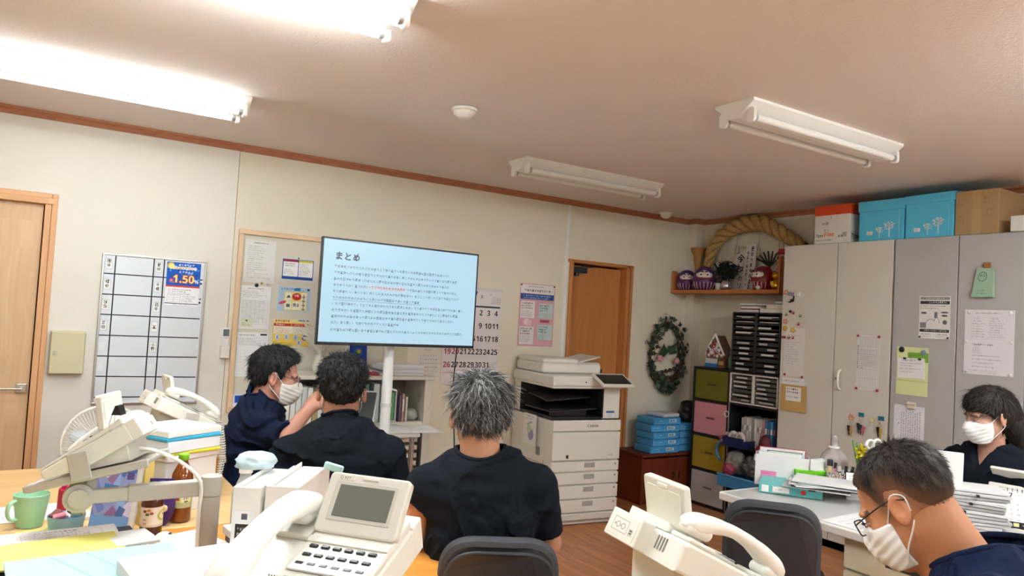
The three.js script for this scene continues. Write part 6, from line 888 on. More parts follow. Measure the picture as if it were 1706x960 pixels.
  // pile in front: lever-arch files, sheets, folders
  const lv = thing('arch_file', 'black edged lever-arch file lying under the yellow and blue folders', 'file', [0.11, 0.7, -2.06], R(6)); obj('cover', [RB(0.33, 0.004, 0.42, 0.002, 0, 0.098, 0), RB(0.33, 0.004, 0.42, 0.002, 0, 0.004, 0), RB(0.004, 0.098, 0.42, 0.002, -0.164, 0.051, 0)], blackM, lv); obj('pages', RB(0.31, 0.086, 0.4, 0.002, 0.004, 0.051, 0), M(0xe9e6e0, 0.8), lv); obj('arch_ring', TU([[-0.14, 0.06, 0.2], [-0.15, 0.1, 0.205], [-0.14, 0.112, 0.2], [-0.11, 0.104, 0.2]], 0.003, 14, 6), steelM, lv);
  tag(obj('paper_sheet', cardAt(0.27, 0.24, 0.085, 0.8045, -2.17, -PI / 2, 0, 0.05, 0.003), paperM(canvas(300, 260, (g) => { rows(g, 261, 90, 20, 120, 1, 12, 16, '#666'); grid(g, 60, 30, 200, 200, 6, 8, '#bbb'); rows(g, 262, 66, 40, 180, 7, 10, 25, '#999'); }, '#f2f0ee'))), 'printed ruled sheet on the lever-arch file behind the yellow folder', 'papers');
  tag(obj('folder', [geo(RB(0.27, 0.006, 0.17, 0.002), 0.08, 0.812, -2.08, 0.04, 0.12, 0.0)], M(0xece47c, 0.6)), 'pale yellow folder lying before the ruled sheet', 'folder');
  tag(obj('white_sheaf', RB(0.1, 0.008, 0.12, 0.002, 0.24, 0.813, -2.12, 0, 0.2), M(0xf0eeea, 0.8)), 'small white sheaf at the right end of the yellow folder', 'papers');
  const bl = thing('clear_folder', 'large pale aqua folder at the bottom left of the picture', 'folder', [0.15, 0.829, -1.845], R(4)); obj('front_sheet', RB(0.34, 0.005, 0.25, 0.002, 0, 0.004, 0), M(0xb4dfe0, 0.35), bl); obj('back_sheet', RB(0.3, 0.004, 0.26, 0.001, 0.015, -0.002, -0.004), M(0xa8d6d9, 0.35), bl); for (const x of [-0.04, 0.03]) obj('crease', B(0.002, 0.0006, 0.24, x, 0.0068, 0, 0, 0.35), M(0x93c4c8, 0.4), bl);
  tag(obj('black_file', RB(0.33, 0.03, 0.3, 0.003, 0.135, 0.7165 + 0.0, -1.79, 0, R(5)), blackM), 'black file lying under the aqua folder', 'file');
  tag(obj('paper_box', RB(0.3, 0.09, 0.24, 0.004, 0.14, 0.7775, -1.79, 0, R(5)), M(0xe6e2dc, 0.7)), 'white box of papers under the aqua folder at the desk edge', 'box');
  for (let k = 0; k < 3; k++) tag(obj('paper_pile', geo(card(0.235, 0.23, 0.04), 0.3 + 0.004 * k, 0.765 + 0.0405 * k, -1.685 - 0.004 * k, -PI / 2, 0, R(3 + 2 * k)), paperM(canvas(300, 240, (g) => { for (let i = 0; i < 10; i++) rect(g, 30, 24 + i * 21, 240, 1, '#d4d2cf'); rows(g, 270 + k, 34, 30, 120, 2, 10, 21, '#b4b2ae'); }, '#f5f3f1'))), ['bottom pile of white papers left of the nearest telephone', 'middle pile of white papers left of the nearest telephone', 'topmost pile of white papers left of the nearest telephone'][k], 'papers');
  tag(obj('storage_box', RB(0.23, 0.044, 0.22, 0.004, 0.3, 0.7225, -1.685, 0, R(4)), M(0xcfcbc4, 0.6)), 'grey document box under the white paper piles', 'box');
  // white binders
  const label1 = canvas(120, 420, (g) => { rect(g, 8, 60, 104, 190, '#2a2724'); rows(g, 280, 18, 74, 84, 4, 16, 24, '#cfc8bc'); disc(g, 34, 190, 22, '#c8503a'); disc(g, 60, 186, 20, '#e08a3a'); disc(g, 88, 196, 20, '#3a6aa0'); for (let i = 0; i < 9; i++) rect(g, 10, 268 + i * 16, 100, 2, '#8a8a86'); g.fillStyle = '#556'; g.fillRect(40, 14, 34, 26); }, '#e9e8e6');
  const binder = (text, x, z, ry, w, h, d, art) => { const o = thing('ring_binder', text, 'binder', [x, 0.7, z], ry); obj('cover', [RB(0.004, h, d, 0.002, -w / 2, h / 2, 0), RB(0.004, h, d, 0.002, w / 2, h / 2, 0), RB(w, h, 0.004, 0.002, 0, h / 2, d / 2)], M(0xebe8e2, 0.4), o); obj('pages', RB(w - 0.012, h - 0.02, d - 0.02, 0.002, 0, h / 2, -0.006), M(0xf0eeea, 0.8), o); if (art) obj('spine_label', cardAt(w - 0.012, h * 0.7, 0, h * 0.48, d / 2 + 0.0026, 0, 0, 0, 0.0008), paperM(art), o); return o; };
  binder('white ring binder with a printed spine label, left of its plain neighbour', 0.5, -1.86, R(-33), 0.06, 0.31, 0.26, label1);
  binder('plain white ring binder behind the nearest telephone', 0.575, -1.83, R(-33), 0.075, 0.315, 0.28);
  tag(obj('plastic_wrap', (() => { const g = new THREE.SphereGeometry(1, 30, 20), p = g.attributes.position; for (let i = 0; i < p.count; i++) { const k = 1 + 0.16 * noise(p.getX(i) * 3, p.getY(i) * 3, p.getZ(i) * 3 + 4); p.setXYZ(i, p.getX(i) * k, Math.max(-0.5, p.getY(i) * k), p.getZ(i) * k); } g.scale(0.052, 0.026, 0.05).computeVertexNormals(); return g.translate(0.495, 1.026, -1.95); })(), M(0xd6e6e8, 0.3, { physical: true, transmission: 0.35, thickness: 0 })), 'crumpled pale blue plastic wrap resting on the white binder', 'plastic wrap');
  tag(obj('teal_tab', geo(RB(0.05, 0.02, 0.012, 0.005), 0.66, 1.025, -1.83, 0, -0.5, -0.25), M(0xb4dcd8, 0.4)), 'pale aqua index tab sticking out over the plain white binder', 'tab');
  const wb = thing('water_bottle', 'white capped bottle behind the crumpled plastic wrap', 'bottle', [0.53, 0.7, -2.19]); obj('bottle_body', LA([[0, 0], [0.032, 0], [0.034, 0.01], [0.034, 0.19], [0.016, 0.235], [0.016, 0.25], [0, 0.25]], 28), M(0xe6ecee, 0.15, { physical: true, transmission: 0.5, thickness: 0 }), wb); obj('cap', CY(0.019, 0.019, 0.03, 0, 0.262, 0), whiteM, wb);
  for (let k = 0; k < 5; k++) tag(obj('document', RB(0.13 - 0.01 * (k % 2), 0.022, 0.16, 0.003, 0.545 + 0.004 * ((k * 3) % 3 - 1), 0.7115 + k * 0.023, -2.08, 0, 0.1 + 0.06 * ((k * 7) % 3 - 1)), M([0xdcd8d2, 0x8d8a86, 0xefedea, 0x6f6d6a, 0xf2f0ec][k], 0.6)), ['lowest grey document in the stack right of the arm post', 'dark grey folder second in the stack right of the arm post', 'white document in the middle of the stack right of the arm post', 'dark folder near the top of the stack right of the arm post', 'top white document of the stack right of the arm post'][k], 'document');
  tag(obj('tea_box', RB(0.09, 0.1, 0.08, 0.003, 0.54, 0.867, -2.08, 0, 0.3), M(0xe3e0d6, 0.6)), 'pale box with an olive picture on the stack right of the arm post', 'box');
  // wooden box edge beside the presenter
  tag(obj('wooden_block', metreUV(RB(0.16, 0.07, 0.22, 0.004, 0.6, 0.7355, -3.42, 0, 0.1), 1), amberM), 'amber wooden block on the desk beside the presenter', 'block');
}
// ---------------------------------------------------------------- office chairs
const chairM = M(0x3a3b3f, 0.7, { bumpMap: T_weave, bumpScale: 0.0004 });
function chair(text, pos, ry) {
  const t = thing('office_chair', text, 'chair', pos, ry);      // sitter looks along +z
  const curve = (g, k) => { const p = g.attributes.position; for (let i = 0; i < p.count; i++) p.setZ(i, p.getZ(i) + k * p.getX(i) * p.getX(i)); g.computeVertexNormals(); return g; };
  const bx = new THREE.Shape(); const W = 0.345, Hh = 0.38; rr(W, Hh, 0.12, bx);
  obj('backrest', geo(curve(EX(bx, 0.05, 0.018, 16), 1.1), 0, 0.63, -0.235, -0.1), chairM, t);
  obj('back_shell', geo(curve(EX(rr(W - 0.03, Hh - 0.05, 0.11), 0.014, 0.005, 16), 1.1), 0, 0.625, -0.268, -0.1), M(0x303134, 0.5), t);
  obj('back_seam', geo(curve(B(W - 0.03, 0.003, 0.003), 1.1), 0, 0.555, -0.27, -0.1), M(0x1f2022, 0.6), t);
  obj('back_bracket', TU([[0, 0.6, -0.27], [0, 0.48, -0.29], [0, 0.41, -0.2], [0, 0.4, -0.05]], 0.018, 16, 8), blackM, t);
  obj('seat', geo(RB(0.46, 0.07, 0.44, 0.03), 0, 0.445, 0.0), chairM, t);
  obj('gas_lift', CY(0.025, 0.03, 0.3, 0, 0.26, 0), blackM, t);
  for (let i = 0; i < 5; i++) { const a = i * PI * 0.4 + 0.3, l = obj('foot', TU([[0, 0.11, 0], [Math.sin(a) * 0.16, 0.09, Math.cos(a) * 0.16], [Math.sin(a) * 0.29, 0.065, Math.cos(a) * 0.29]], 0.016, 8, 8), blackM, t); obj('caster', CY(0.027, 0.027, 0.04, Math.sin(a) * 0.29, 0.0275, Math.cos(a) * 0.29, 0, a, PI / 2, 14), blackM, l); }
  return t;
}
chair('empty dark grey office chair pushed up to the grey desk', [2.48, 0, -1.9], R(130));
// ---------------------------------------------------------------- grey steel desk along the cabinets
{
  const t = thing('steel_desk', 'long grey topped steel desk with cream drawers in front of the cabinets', 'desk', [3.02, 0, -1.42]), topM = M(0xc4c2bf, 0.3), edge = M(0xe9e4d9, 0.4), body = M(0xdcd0b2, 0.45);
  const L = 1.78, W = 0.72;
  obj('desktop', RB(W - 0.02, 0.026, L - 0.02, 0.004, 0, 0.687, 0), topM, t);
  for (const [w, d, x, z] of [[0.02, L, -W / 2 + 0.002, 0], [0.02, L, W / 2 - 0.002, 0], [W, 0.02, 0, -L / 2 + 0.002], [W, 0.02, 0, L / 2 - 0.002]]) obj('edge_band', RB(w, 0.036, d, 0.008, x, 0.682, z), edge, t);
  const ped = (z0, z1) => {
    const c = (z0 + z1) / 2, p = obj('pedestal', RB(0.6, 0.645, z1 - z0, 0.003, 0.02, 0.34, c), body, t);
    [[0.53, 0.655], [0.39, 0.525], [0.05, 0.385]].forEach(([a, b]) => { const x = -0.29; obj('drawer_front', RB(0.02, b - a - 0.006, z1 - z0 - 0.008, 0.003, x, (a + b) / 2, c), body, p); obj('recessed_pull', RB(0.006, 0.034, 0.13, 0.002, x - 0.009, b - 0.055, c + 0.02), M(0x3b3731, 0.5), p); obj('pull_lip', RB(0.008, 0.006, 0.13, 0.002, x - 0.011, b - 0.036, c + 0.02), M(0xb9b09a, 0.4), p); });
  };
  ped(-0.315, 0.12); ped(0.44, 0.86);
  for (const sx of [-1, 1]) obj('leg', RB(0.03, 0.665, 0.03, 0.003, sx * 0.32, 0.3325, -L / 2 + 0.04), M(0xd2c6a8, 0.45), t);
  obj('end_panel', B(0.6, 0.5, 0.014, 0.0, 0.42, -L / 2 + 0.03), body, t);
}
const yD = 0.7005;
{ // file box with stickers and its folders
  const t = thing('file_box', 'white file box with a pink sticky note at the far end of the grey desk', 'file box', [3.08, yD, -2.3], R(-52)), w = 0.24, h = 0.145;
  obj('box_body', [B(w, h, 0.004, 0, h / 2, 0.05), B(w, h, 0.004, 0, h / 2, -0.05), B(0.004, h, 0.1, -w / 2, h / 2, 0), B(0.004, h, 0.1, w / 2, h / 2, 0), B(w, 0.004, 0.1, 0, 0.003, 0)], M(0xe6e2e0, 0.5), t);
  obj('sticky_note', cardAt(0.07, 0.05, -0.06, 0.045, 0.0526, 0, 0, 0, 0.0008), paperM(canvas(140, 100, (g) => rows(g, 300, 12, 14, 116, 3, 16, 28, '#c04a78'), '#ee8ab2')), t);
  obj('green_sticker', cardAt(0.07, 0.018, -0.06, 0.01, 0.0526, 0, 0, 0, 0.0008), M(0xb4cc52, 0.6), t);
  const f = (text, c, z, x, y2, w2) => { const o = thing('folder', text, 'folder', [3.08 + Math.cos(R(-52)) * x + Math.sin(R(-52)) * z, yD + 0.005, -2.3 - Math.sin(R(-52)) * x + Math.cos(R(-52)) * z], R(-52)); obj('cover', RB(w2, y2, 0.012, 0.002, 0, y2 / 2, 0), M(c, 0.55), o); obj('pages', B(w2 - 0.01, y2 - 0.004, 0.008, 0, y2 / 2, 0.004), M(0xe9e4dc, 0.8), o); };
  f('aqua folder at the front of the white file box', 0xa4d8d6, 0.034, -0.01, 0.155, 0.2); f('black folder in the middle of the white file box', 0x3a1c2c, 0.012, 0.01, 0.158, 0.16); f('maroon folder at the back of the white file box', 0xa01c52, -0.012, 0.0, 0.17, 0.215); f('pinkish plastic folder behind the maroon one in the file box', 0xd9c4cc, -0.034, 0.0, 0.15, 0.22);
}
tag(obj('wooden_rack', metreUV(RB(0.2, 0.03, 0.1, 0.003, 3.15, yD + 0.016, -2.19, 0, R(-35)), 1), M(0xc08a4c, 0.5, { map: T_beech })), 'low wooden block under the green box', 'block');
{ const t = thing('tissue_box', 'bright green box on the wooden block', 'box', [3.155, yD + 0.032, -2.195], R(-35)); obj('carton', RB(0.17, 0.062, 0.09, 0.003, 0, 0.031, 0), M(0x6fcf1c, 0.45), t); obj('print', cardAt(0.06, 0.03, 0.045, 0.03, 0.0456, 0, 0, 0, 0.0008), paperM(canvas(80, 40, (g) => rows(g, 301, 4, 6, 72, 2, 12, 18, '#d9f0b8'), '#55ab18')), t);
  const tis = obj('tissue_fan', Array.from({ length: 9 }, (_, i) => geo(card(0.09, 0.05, 0.001, 0.01, 2), 0.02, 0.082, -0.02 + i * 0.006, 0, 0.1 * i - 0.4, 0.2 - 0.05 * i)), M(0xdcdcd6, 0.8), t); tis.userData.kind = 'stuff'; }
{ const t = thing('pen_stand', 'square pen stand covered in colourful speckled pattern', 'pen stand', [3.23, yD, -2.085], R(-48)); const sp = canvas(200, 200, (g) => { const r = rng(12); for (let i = 0; i < 900; i++) { rect(g, r() * 200, r() * 200, 4 + r() * 5, 5 + r() * 9, ['#7a4a3a', '#3a3a3a', '#f0ebe2', '#c98a6a', '#8a8a8a', '#e6dccb', '#4a3a4a', '#c4c0ba'][i % 8]); } }, '#cfc6ba');
  const sm = paperM(sp, 0.5), w = 0.13, h = 0.1; for (const [a, x, z] of [[0, 0, w / 2 * 0.7], [PI, 0, -w / 2 * 0.7]]) obj('side', geo(card(w, h, 0.004), x, h / 2, z, 0, a, 0), sm, t); for (const s of [-1, 1]) obj('side', geo(card(w * 0.7, h, 0.004), s * w / 2, h / 2, 0, 0, s * PI / 2, 0), sm, t); obj('floor', B(w - 0.004, 0.004, w * 0.7 - 0.004, 0, 0.003, 0), M(0x999188, 0.6), t);
  const item = (text, name, cat, c, x, z, h2, r2, tilt) => { const o = thing(name, text, cat, [3.23 + Math.cos(R(-48)) * x + Math.sin(R(-48)) * z, yD + 0.007, -2.085 - Math.sin(R(-48)) * x + Math.cos(R(-48)) * z], R(-48)); obj('shaft', CY(r2, r2, h2, 0, h2 / 2, 0, 0, 0, tilt, 12), M(c, 0.4), o); obj('tip', CY(r2 * 1.2, r2 * 1.2, h2 * 0.2, -Math.sin(tilt) * h2 * 0.45, h2 * 0.92, 0, 0, 0, tilt, 12), M(c === 0x1c1c1e ? 0xc9c6be : 0x2a2a2c, 0.4), o); };
  item('cream tube standing at the left of the speckled pen stand', 'glue_tube', 'glue', 0xe2c08a, -0.048, 0.0, 0.14, 0.011, 0.02); item('pink marker in the speckled pen stand', 'marker_pen', 'pen', 0xd98ab0, -0.03, 0.012, 0.13, 0.006, -0.05); item('first black handled scissors grip in the speckled pen stand', 'scissors', 'scissors', 0x1c1c1e, -0.006, 0.014, 0.115, 0.009, 0.12); item('second black pen in the speckled pen stand', 'ballpoint_pen', 'pen', 0x222226, 0.014, 0.016, 0.12, 0.006, -0.1); item('third black pen at the right in the speckled pen stand', 'ballpoint_pen', 'pen', 0x2a2a30, 0.04, 0.01, 0.118, 0.006, -0.16);
}
{ const bag = thing('clear_bag', 'tied clear plastic bag standing behind the speckled pen stand', 'bag', [3.33, yD, -2.19]), g = new THREE.SphereGeometry(1, 28, 22), p = g.attributes.position;
  for (let i = 0; i < p.count; i++) { const y = p.getY(i), k = (1 + 0.14 * noise(p.getX(i) * 3, y * 3, p.getZ(i) * 3)) * (y > 0.2 ? 1 - 0.75 * sstep(0.2, 0.65, y) + 0.35 * sstep(0.7, 1.0, y) : 1); p.setXYZ(i, p.getX(i) * k, Math.max(-0.9, y), p.getZ(i) * k); } g.scale(0.07, 0.13, 0.06).computeVertexNormals(); obj('film', g.translate(0, 0.12, 0), M(0xe6dedc, 0.2, { physical: true, transmission: 0.6, thickness: 0 }), bag); obj('contents', [SP(0.03, 0.01, 0.045, 0), SP(0.026, -0.025, 0.05, 0.01), SP(0.028, 0.0, 0.085, -0.01)], M(0xcbbcc4, 0.6), bag); obj('tie', new THREE.TorusGeometry(0.022, 0.004, 6, 16).rotateX(PI / 2).translate(0, 0.19, 0), whiteM, bag);
  const fl = thing('paper_flower', 'yellow paper flower with many petals beside the pen stand', 'flower', [3.31, yD, -2.05]); obj('stem', TU([[0, 0, 0], [0.01, 0.1, 0.0], [0, 0.19, 0]], 0.004, 10, 6), M(0x4d7a3a, 0.6), fl); for (let i = 0; i < 14; i++) { const a = i * 0.449, up = (i % 3) * 0.012; obj('petal', geo(SP(0.016, 0, 0, 0, 1, 0.5, 0.4, 10), Math.cos(a) * 0.026, 0.195 + Math.sin(a) * 0.026, 0.006 + up, 0, 0, a), M(0xe6d418, 0.5), fl); } obj('flower_centre', SP(0.014, 0, 0.195, 0.012), M(0xc9a60c, 0.6), fl); obj('pot', LA([[0, 0], [0.024, 0], [0.028, 0.06], [0, 0.06]]), M(0x8d8894, 0.4), fl);
  obj('green_leaf', [TU([[0, 0.12, 0], [-0.03, 0.19, 0], [-0.05, 0.25, 0]], 0.004, 8, 5), TU([[0, 0.1, 0], [-0.02, 0.2, 0.01], [-0.035, 0.24, 0.01]], 0.004, 8, 5)], M(0x6fa84a, 0.6), fl); for (const [x, y] of [[0.06, 0.22], [0.08, 0.17]]) obj('wire_twig', TU([[0, 0.16, 0], [x * 0.5, y, 0], [x, y - 0.02, 0]], 0.0018, 8, 5), darkM, fl);
  const bw = thing('ribbon_bow', 'white ribbon bow on a pick in front of the cabinet', 'ribbon', [3.33, yD, -1.99]); for (const s of [-1, 1]) { obj('loop', new THREE.TorusGeometry(0.024, 0.007, 8, 20).scale(1.2, 0.8, 1).translate(s * 0.028, 0.24, 0), whiteM, bw); } obj('ribbon_tail', RB(0.034, 0.06, 0.006, 0.002, 0.045, 0.195, 0, 0, 0, 0.1), whiteM, bw); obj('pick', CY(0.003, 0.003, 0.2, 0, 0.1, 0, 0, 0, 0, 8), whiteM, bw); obj('pick_foot', CY(0.02, 0.024, 0.01, 0, 0.005, 0), whiteM, bw);
}
function deskCalendar(text, pos, ry, w, h, art, tilt = -0.3) {
  const t = thing('desk_calendar', text, 'calendar', pos, ry); obj('front_page', geo(card(w, h, 0.002), 0, h / 2 * Math.cos(tilt), Math.sin(tilt) * h / 2 + 0.04, tilt), paperM(art), t); obj('back_page', geo(B(w, h, 0.003), 0, h / 2 * Math.cos(tilt), -Math.sin(tilt) * h / 2 - 0.05, -tilt), blackM, t);
  for (let i = 0; i < 9; i++) obj('ring', new THREE.TorusGeometry(0.007, 0.0012, 6, 12).rotateY(PI / 2).translate(-w / 2 + w * (i + 0.5) / 9, h * Math.cos(tilt), -0.005), blackM, t);
  return t;
}
deskCalendar('small white spiral desk calendar beside the speckled pen stand', [3.2, yD, -1.97], R(-50), 0.12, 0.12, canvas(200, 200, (g) => { rows(g, 302, 20, 20, 120, 2, 12, 20, '#999'); }, '#efeeec'));
deskCalendar('white desk calendar page for July with a black foot at the right edge', [3.43, yD, -1.39], R(-62), 0.15, 0.15, canvas(320, 320, (g) => { label(g, '7', 40, 44, 56, '#222', 'center'); rows(g, 303, 90, 36, 90, 1, 14, 18, '#777'); rows(g, 304, 210, 30, 90, 1, 20, 18, '#444'); rect(g, 20, 80, 280, 2, '#aaa'); for (let j = 0; j < 4; j++) for (let i = 0; i < 6; i++) label(g, String(1 + j * 7 + i), 44 + i * 50, 116 + j * 44, 20, i ? '#777' : '#c9846a', 'center'); rect(g, 0, 266, 320, 54, '#1c1a1c'); rect(g, 60, 276, 40, 30, '#e6d08a'); rows(g, 305, 120, 282, 170, 1, 18, 20, '#cfcfcf'); }, '#efeae9'));
{ // teal binder with its loose sheets
  const t = thing('ring_binder', 'teal ring binder with white spine label and red dot on the grey desk', 'binder', [2.92, yD, -2.13], R(-55)); obj('cover', [RB(0.27, 0.004, 0.28, 0.002, 0, 0.044, -0.13), RB(0.27, 0.004, 0.28, 0.002, 0, 0.003, -0.13), RB(0.27, 0.042, 0.004, 0.002, 0, 0.024, 0.012)], M(0x63bcb8, 0.5), t); obj('pages', RB(0.25, 0.035, 0.25, 0.002, 0, 0.023, -0.135), M(0xe6e4e0, 0.8), t); obj('spine_label', cardAt(0.075, 0.03, -0.04, 0.023, 0.0146, 0, 0, 0, 0.0008), paperM(canvas(200, 84, (g) => { g.strokeStyle = '#555'; g.lineWidth = 3; g.strokeRect(4, 4, 192, 76); rows(g, 306, 40, 28, 130, 1, 26, 20, '#444'); }, '#f2f2f0')), t); obj('spine_tag', cardAt(0.03, 0.03, -0.108, 0.023, 0.0146, 0, 0, 0, 0.0008), whiteM, t); obj('red_dot', CY(0.011, 0.011, 0.001, 0.055, 0.023, 0.0146, PI / 2), M(0xd8322a, 0.5), t); obj('black_strip', cardAt(0.03, 0.006, 0.09, 0.037, 0.0146, 0, 0, 0, 0.0008), blackM, t);
  for (let k = 0; k < 6; k++) tag(obj('loose_sheet', geo(RB(0.28, 0.003 + 0.003 * (k % 2), 0.2, 0.001), 3.03 + 0.012 * ((k * 5) % 3 - 1), yD + 0.0495 + k * 0.0062, -2.06 + 0.008 * k, 0, R(-50 + ((k * 7) % 5) * 5 - 10), 0), M([0xe6e4e2, 0x46494c, 0xefeeec, 0xd4d2d0, 0x9fb4b2, 0xdfdedc][k], 0.7)), ['lowest white sheaf on the teal binder', 'dark folder in the sheets on the teal binder', 'white sheaf over the dark folder on the teal binder', 'grey sheaf on the teal binder', 'greenish sheaf high in the pile on the teal binder', 'topmost grey white sheets on the teal binder'][k], 'papers');
  for (let k = 0; k < 5; k++) tag(obj('document', geo(RB(0.26, 0.008, 0.2, 0.002), 3.1 + 0.01 * ((k * 3) % 3), yD + 0.0045 + k * 0.009, -1.72 + 0.008 * k, 0, R(-40 + (k * 11) % 7 * 4), 0), M([0x2e4a4c, 0xe2e0dd, 0x23282a, 0xd9d8d6, 0xeceae8][k], 0.6)), ['lowest teal folder in the stack beside the teal binder', 'white document low in the stack beside the teal binder', 'black folder in the stack beside the teal binder', 'grey document high in the stack beside the teal binder', 'white document on top of the stack beside the teal binder'][k], 'document');
  tag(obj('paper_sheet', geo(card(0.3, 0.42, 0.001), 2.83, yD + 0.0006, -1.6, -PI / 2, 0, R(4)), paperM(canvas(200, 280, (g) => rows(g, 307, 24, 30, 150, 12, 9, 20, '#aaa'), '#e2e1df'))), 'white sheet lying at the near edge of the grey desk', 'papers');
}
{ // laptop on a riser, lid towards us
  const t = thing('laptop', 'white laptop whose lid hides the woman\'s hands', 'laptop', [3.28, yD, -1.753], R(122)); obj('riser', RB(0.3, 0.03, 0.22, 0.004, 0, 0.015, 0), M(0xa9a7a4, 0.5), t); obj('base', RB(0.31, 0.02, 0.24, 0.005, 0, 0.041, 0), M(0xe2e0dc, 0.4), t); obj('keyboard', B(0.27, 0.002, 0.1, 0, 0.052, 0.0), darkM, t); obj('lid', geo(RB(0.31, 0.235, 0.01, 0.005), 0, 0.051 + 0.115, -0.125, -0.12, 0, 0), M(0xeae6e2, 0.4), t); obj('screen', geo(B(0.29, 0.2, 0.002), 0, 0.051 + 0.115, -0.118, -0.12, 0, 0), T_black, t); }
{ // paper piles by the laptop
  for (let k = 0; k < 11; k++) tag(obj('paper_bundle', geo(RB(0.21 - 0.01 * ((k * 3) % 3), 0.0118, 0.17, 0.002), 3.27 + 0.006 * ((k * 5) % 5 - 2), yD + 0.0072 + k * 0.0141, -1.51 + 0.004 * ((k * 7) % 5 - 2), 0, R(-58 + ((k * 13) % 7) * 3 - 9), 0), M([0xbdb9b7, 0xcfccca, 0xaeaaa8][k % 3], 0.85)), ['bottom', 'second', 'third', 'fourth', 'fifth', 'sixth', 'seventh', 'eighth', 'ninth', 'tenth', 'topmost'][k] + ' bundle of the tall paper stack before the woman', 'papers', 'bundles of the tall paper stack');
  for (let k = 0; k < 4; k++) tag(obj('black_clip', RB(0.012, 0.01, 0.05, 0.002, 3.165 + 0.01 * k, yD + 0.03 + k * 0.034, -1.53 + 0.02 * k, 0, R(-58)), blackM), ['lowest', 'second', 'third', 'topmost'][k] + ' black clip on the tall paper stack', 'clip', 'clips on the tall paper stack');
  for (let k = 0; k < 5; k++) tag(obj('paper_bundle', geo(RB(0.16, 0.022, 0.15, 0.002), 3.5 + 0.004 * k, yD + 0.0115 + k * 0.0225, -1.49, 0, R(-50 + 5 * (k % 3)), 0), M(k === 0 ? 0xb08a62 : 0xe4dfdc, 0.8)), ['brown bottom', 'second', 'third', 'fourth', 'top'][k] + ' bundle of the lower paper stack behind the tall one', 'papers', 'bundles of the lower paper stack');
  const ph = thing('desk_phone', 'small white telephone with a raised display behind the desk calendar', 'telephone', [3.6, yD, -1.5], R(100)); obj('body', geo(RB(0.17, 0.05, 0.2, 0.008), 0, 0.09, 0, 0.35), phoneM, ph); obj('stand', RB(0.12, 0.09, 0.1, 0.004, 0, 0.046, -0.02), phoneM2, ph); obj('socket_plate', geo(card(0.1, 0.05, 0.001), 0.0, 0.12, -0.108, 0.35, PI, 0), paperM(jackTex), ph); obj('display_panel', geo(RB(0.13, 0.09, 0.014, 0.005), 0.01, 0.185, -0.07, -0.9), phoneM, ph); obj('handset', limb([[-0.06, 0.13, -0.1], [-0.06, 0.155, -0.03], [-0.06, 0.13, 0.05], [-0.06, 0.1, 0.1]], [0.022, 0.022], [0.012, 0.012], [1, 0, 0], 20, 12), phoneM, ph);
  const cab = thing('coiled_cord', 'grey coiled cord lying in front of the desk calendar', 'cord', [3.3, yD, -1.33]); const pts = []; for (let i = 0; i <= 120; i++) { const a = i * 0.7; pts.push([i / 120 * 0.12, 0.012 + Math.cos(a) * 0.009, Math.sin(a) * 0.009 + 0.02 * Math.sin(i / 20)]); } obj('coil', TU(pts, 0.0025, 320, 5), M(0x77757a, 0.5), cab);
}
// ---------------------------------------------------------------- people: signed distance fields meshed by surface nets
const hyp = Math.hypot;
const smin = (a, b, k) => { const h = clamp(0.5 + 0.5 * (b - a) / k, 0, 1); return lerp(b, a, h) - k * h * (1 - h); };
const smax = (a, b, k) => -smin(-a, -b, k);
function ell(x, y, z, cx, cy, cz, rx, ry, rz) { const a = (x - cx) / rx, b = (y - cy) / ry, c = (z - cz) / rz, k0 = hyp(a, b, c); if (k0 < 1e-6) return -Math.min(rx, ry, rz); return k0 * (k0 - 1) / hyp(a / rx, b / ry, c / rz); }
function cap(x, y, z, a, b, ra, rb) { const bx = b[0] - a[0], by = b[1] - a[1], bz = b[2] - a[2], px = x - a[0], py = y - a[1], pz = z - a[2], h = clamp((px * bx + py * by + pz * bz) / (bx * bx + by * by + bz * bz), 0, 1); return hyp(px - bx * h, py - by * h, pz - bz * h) - lerp(ra, rb, h); }
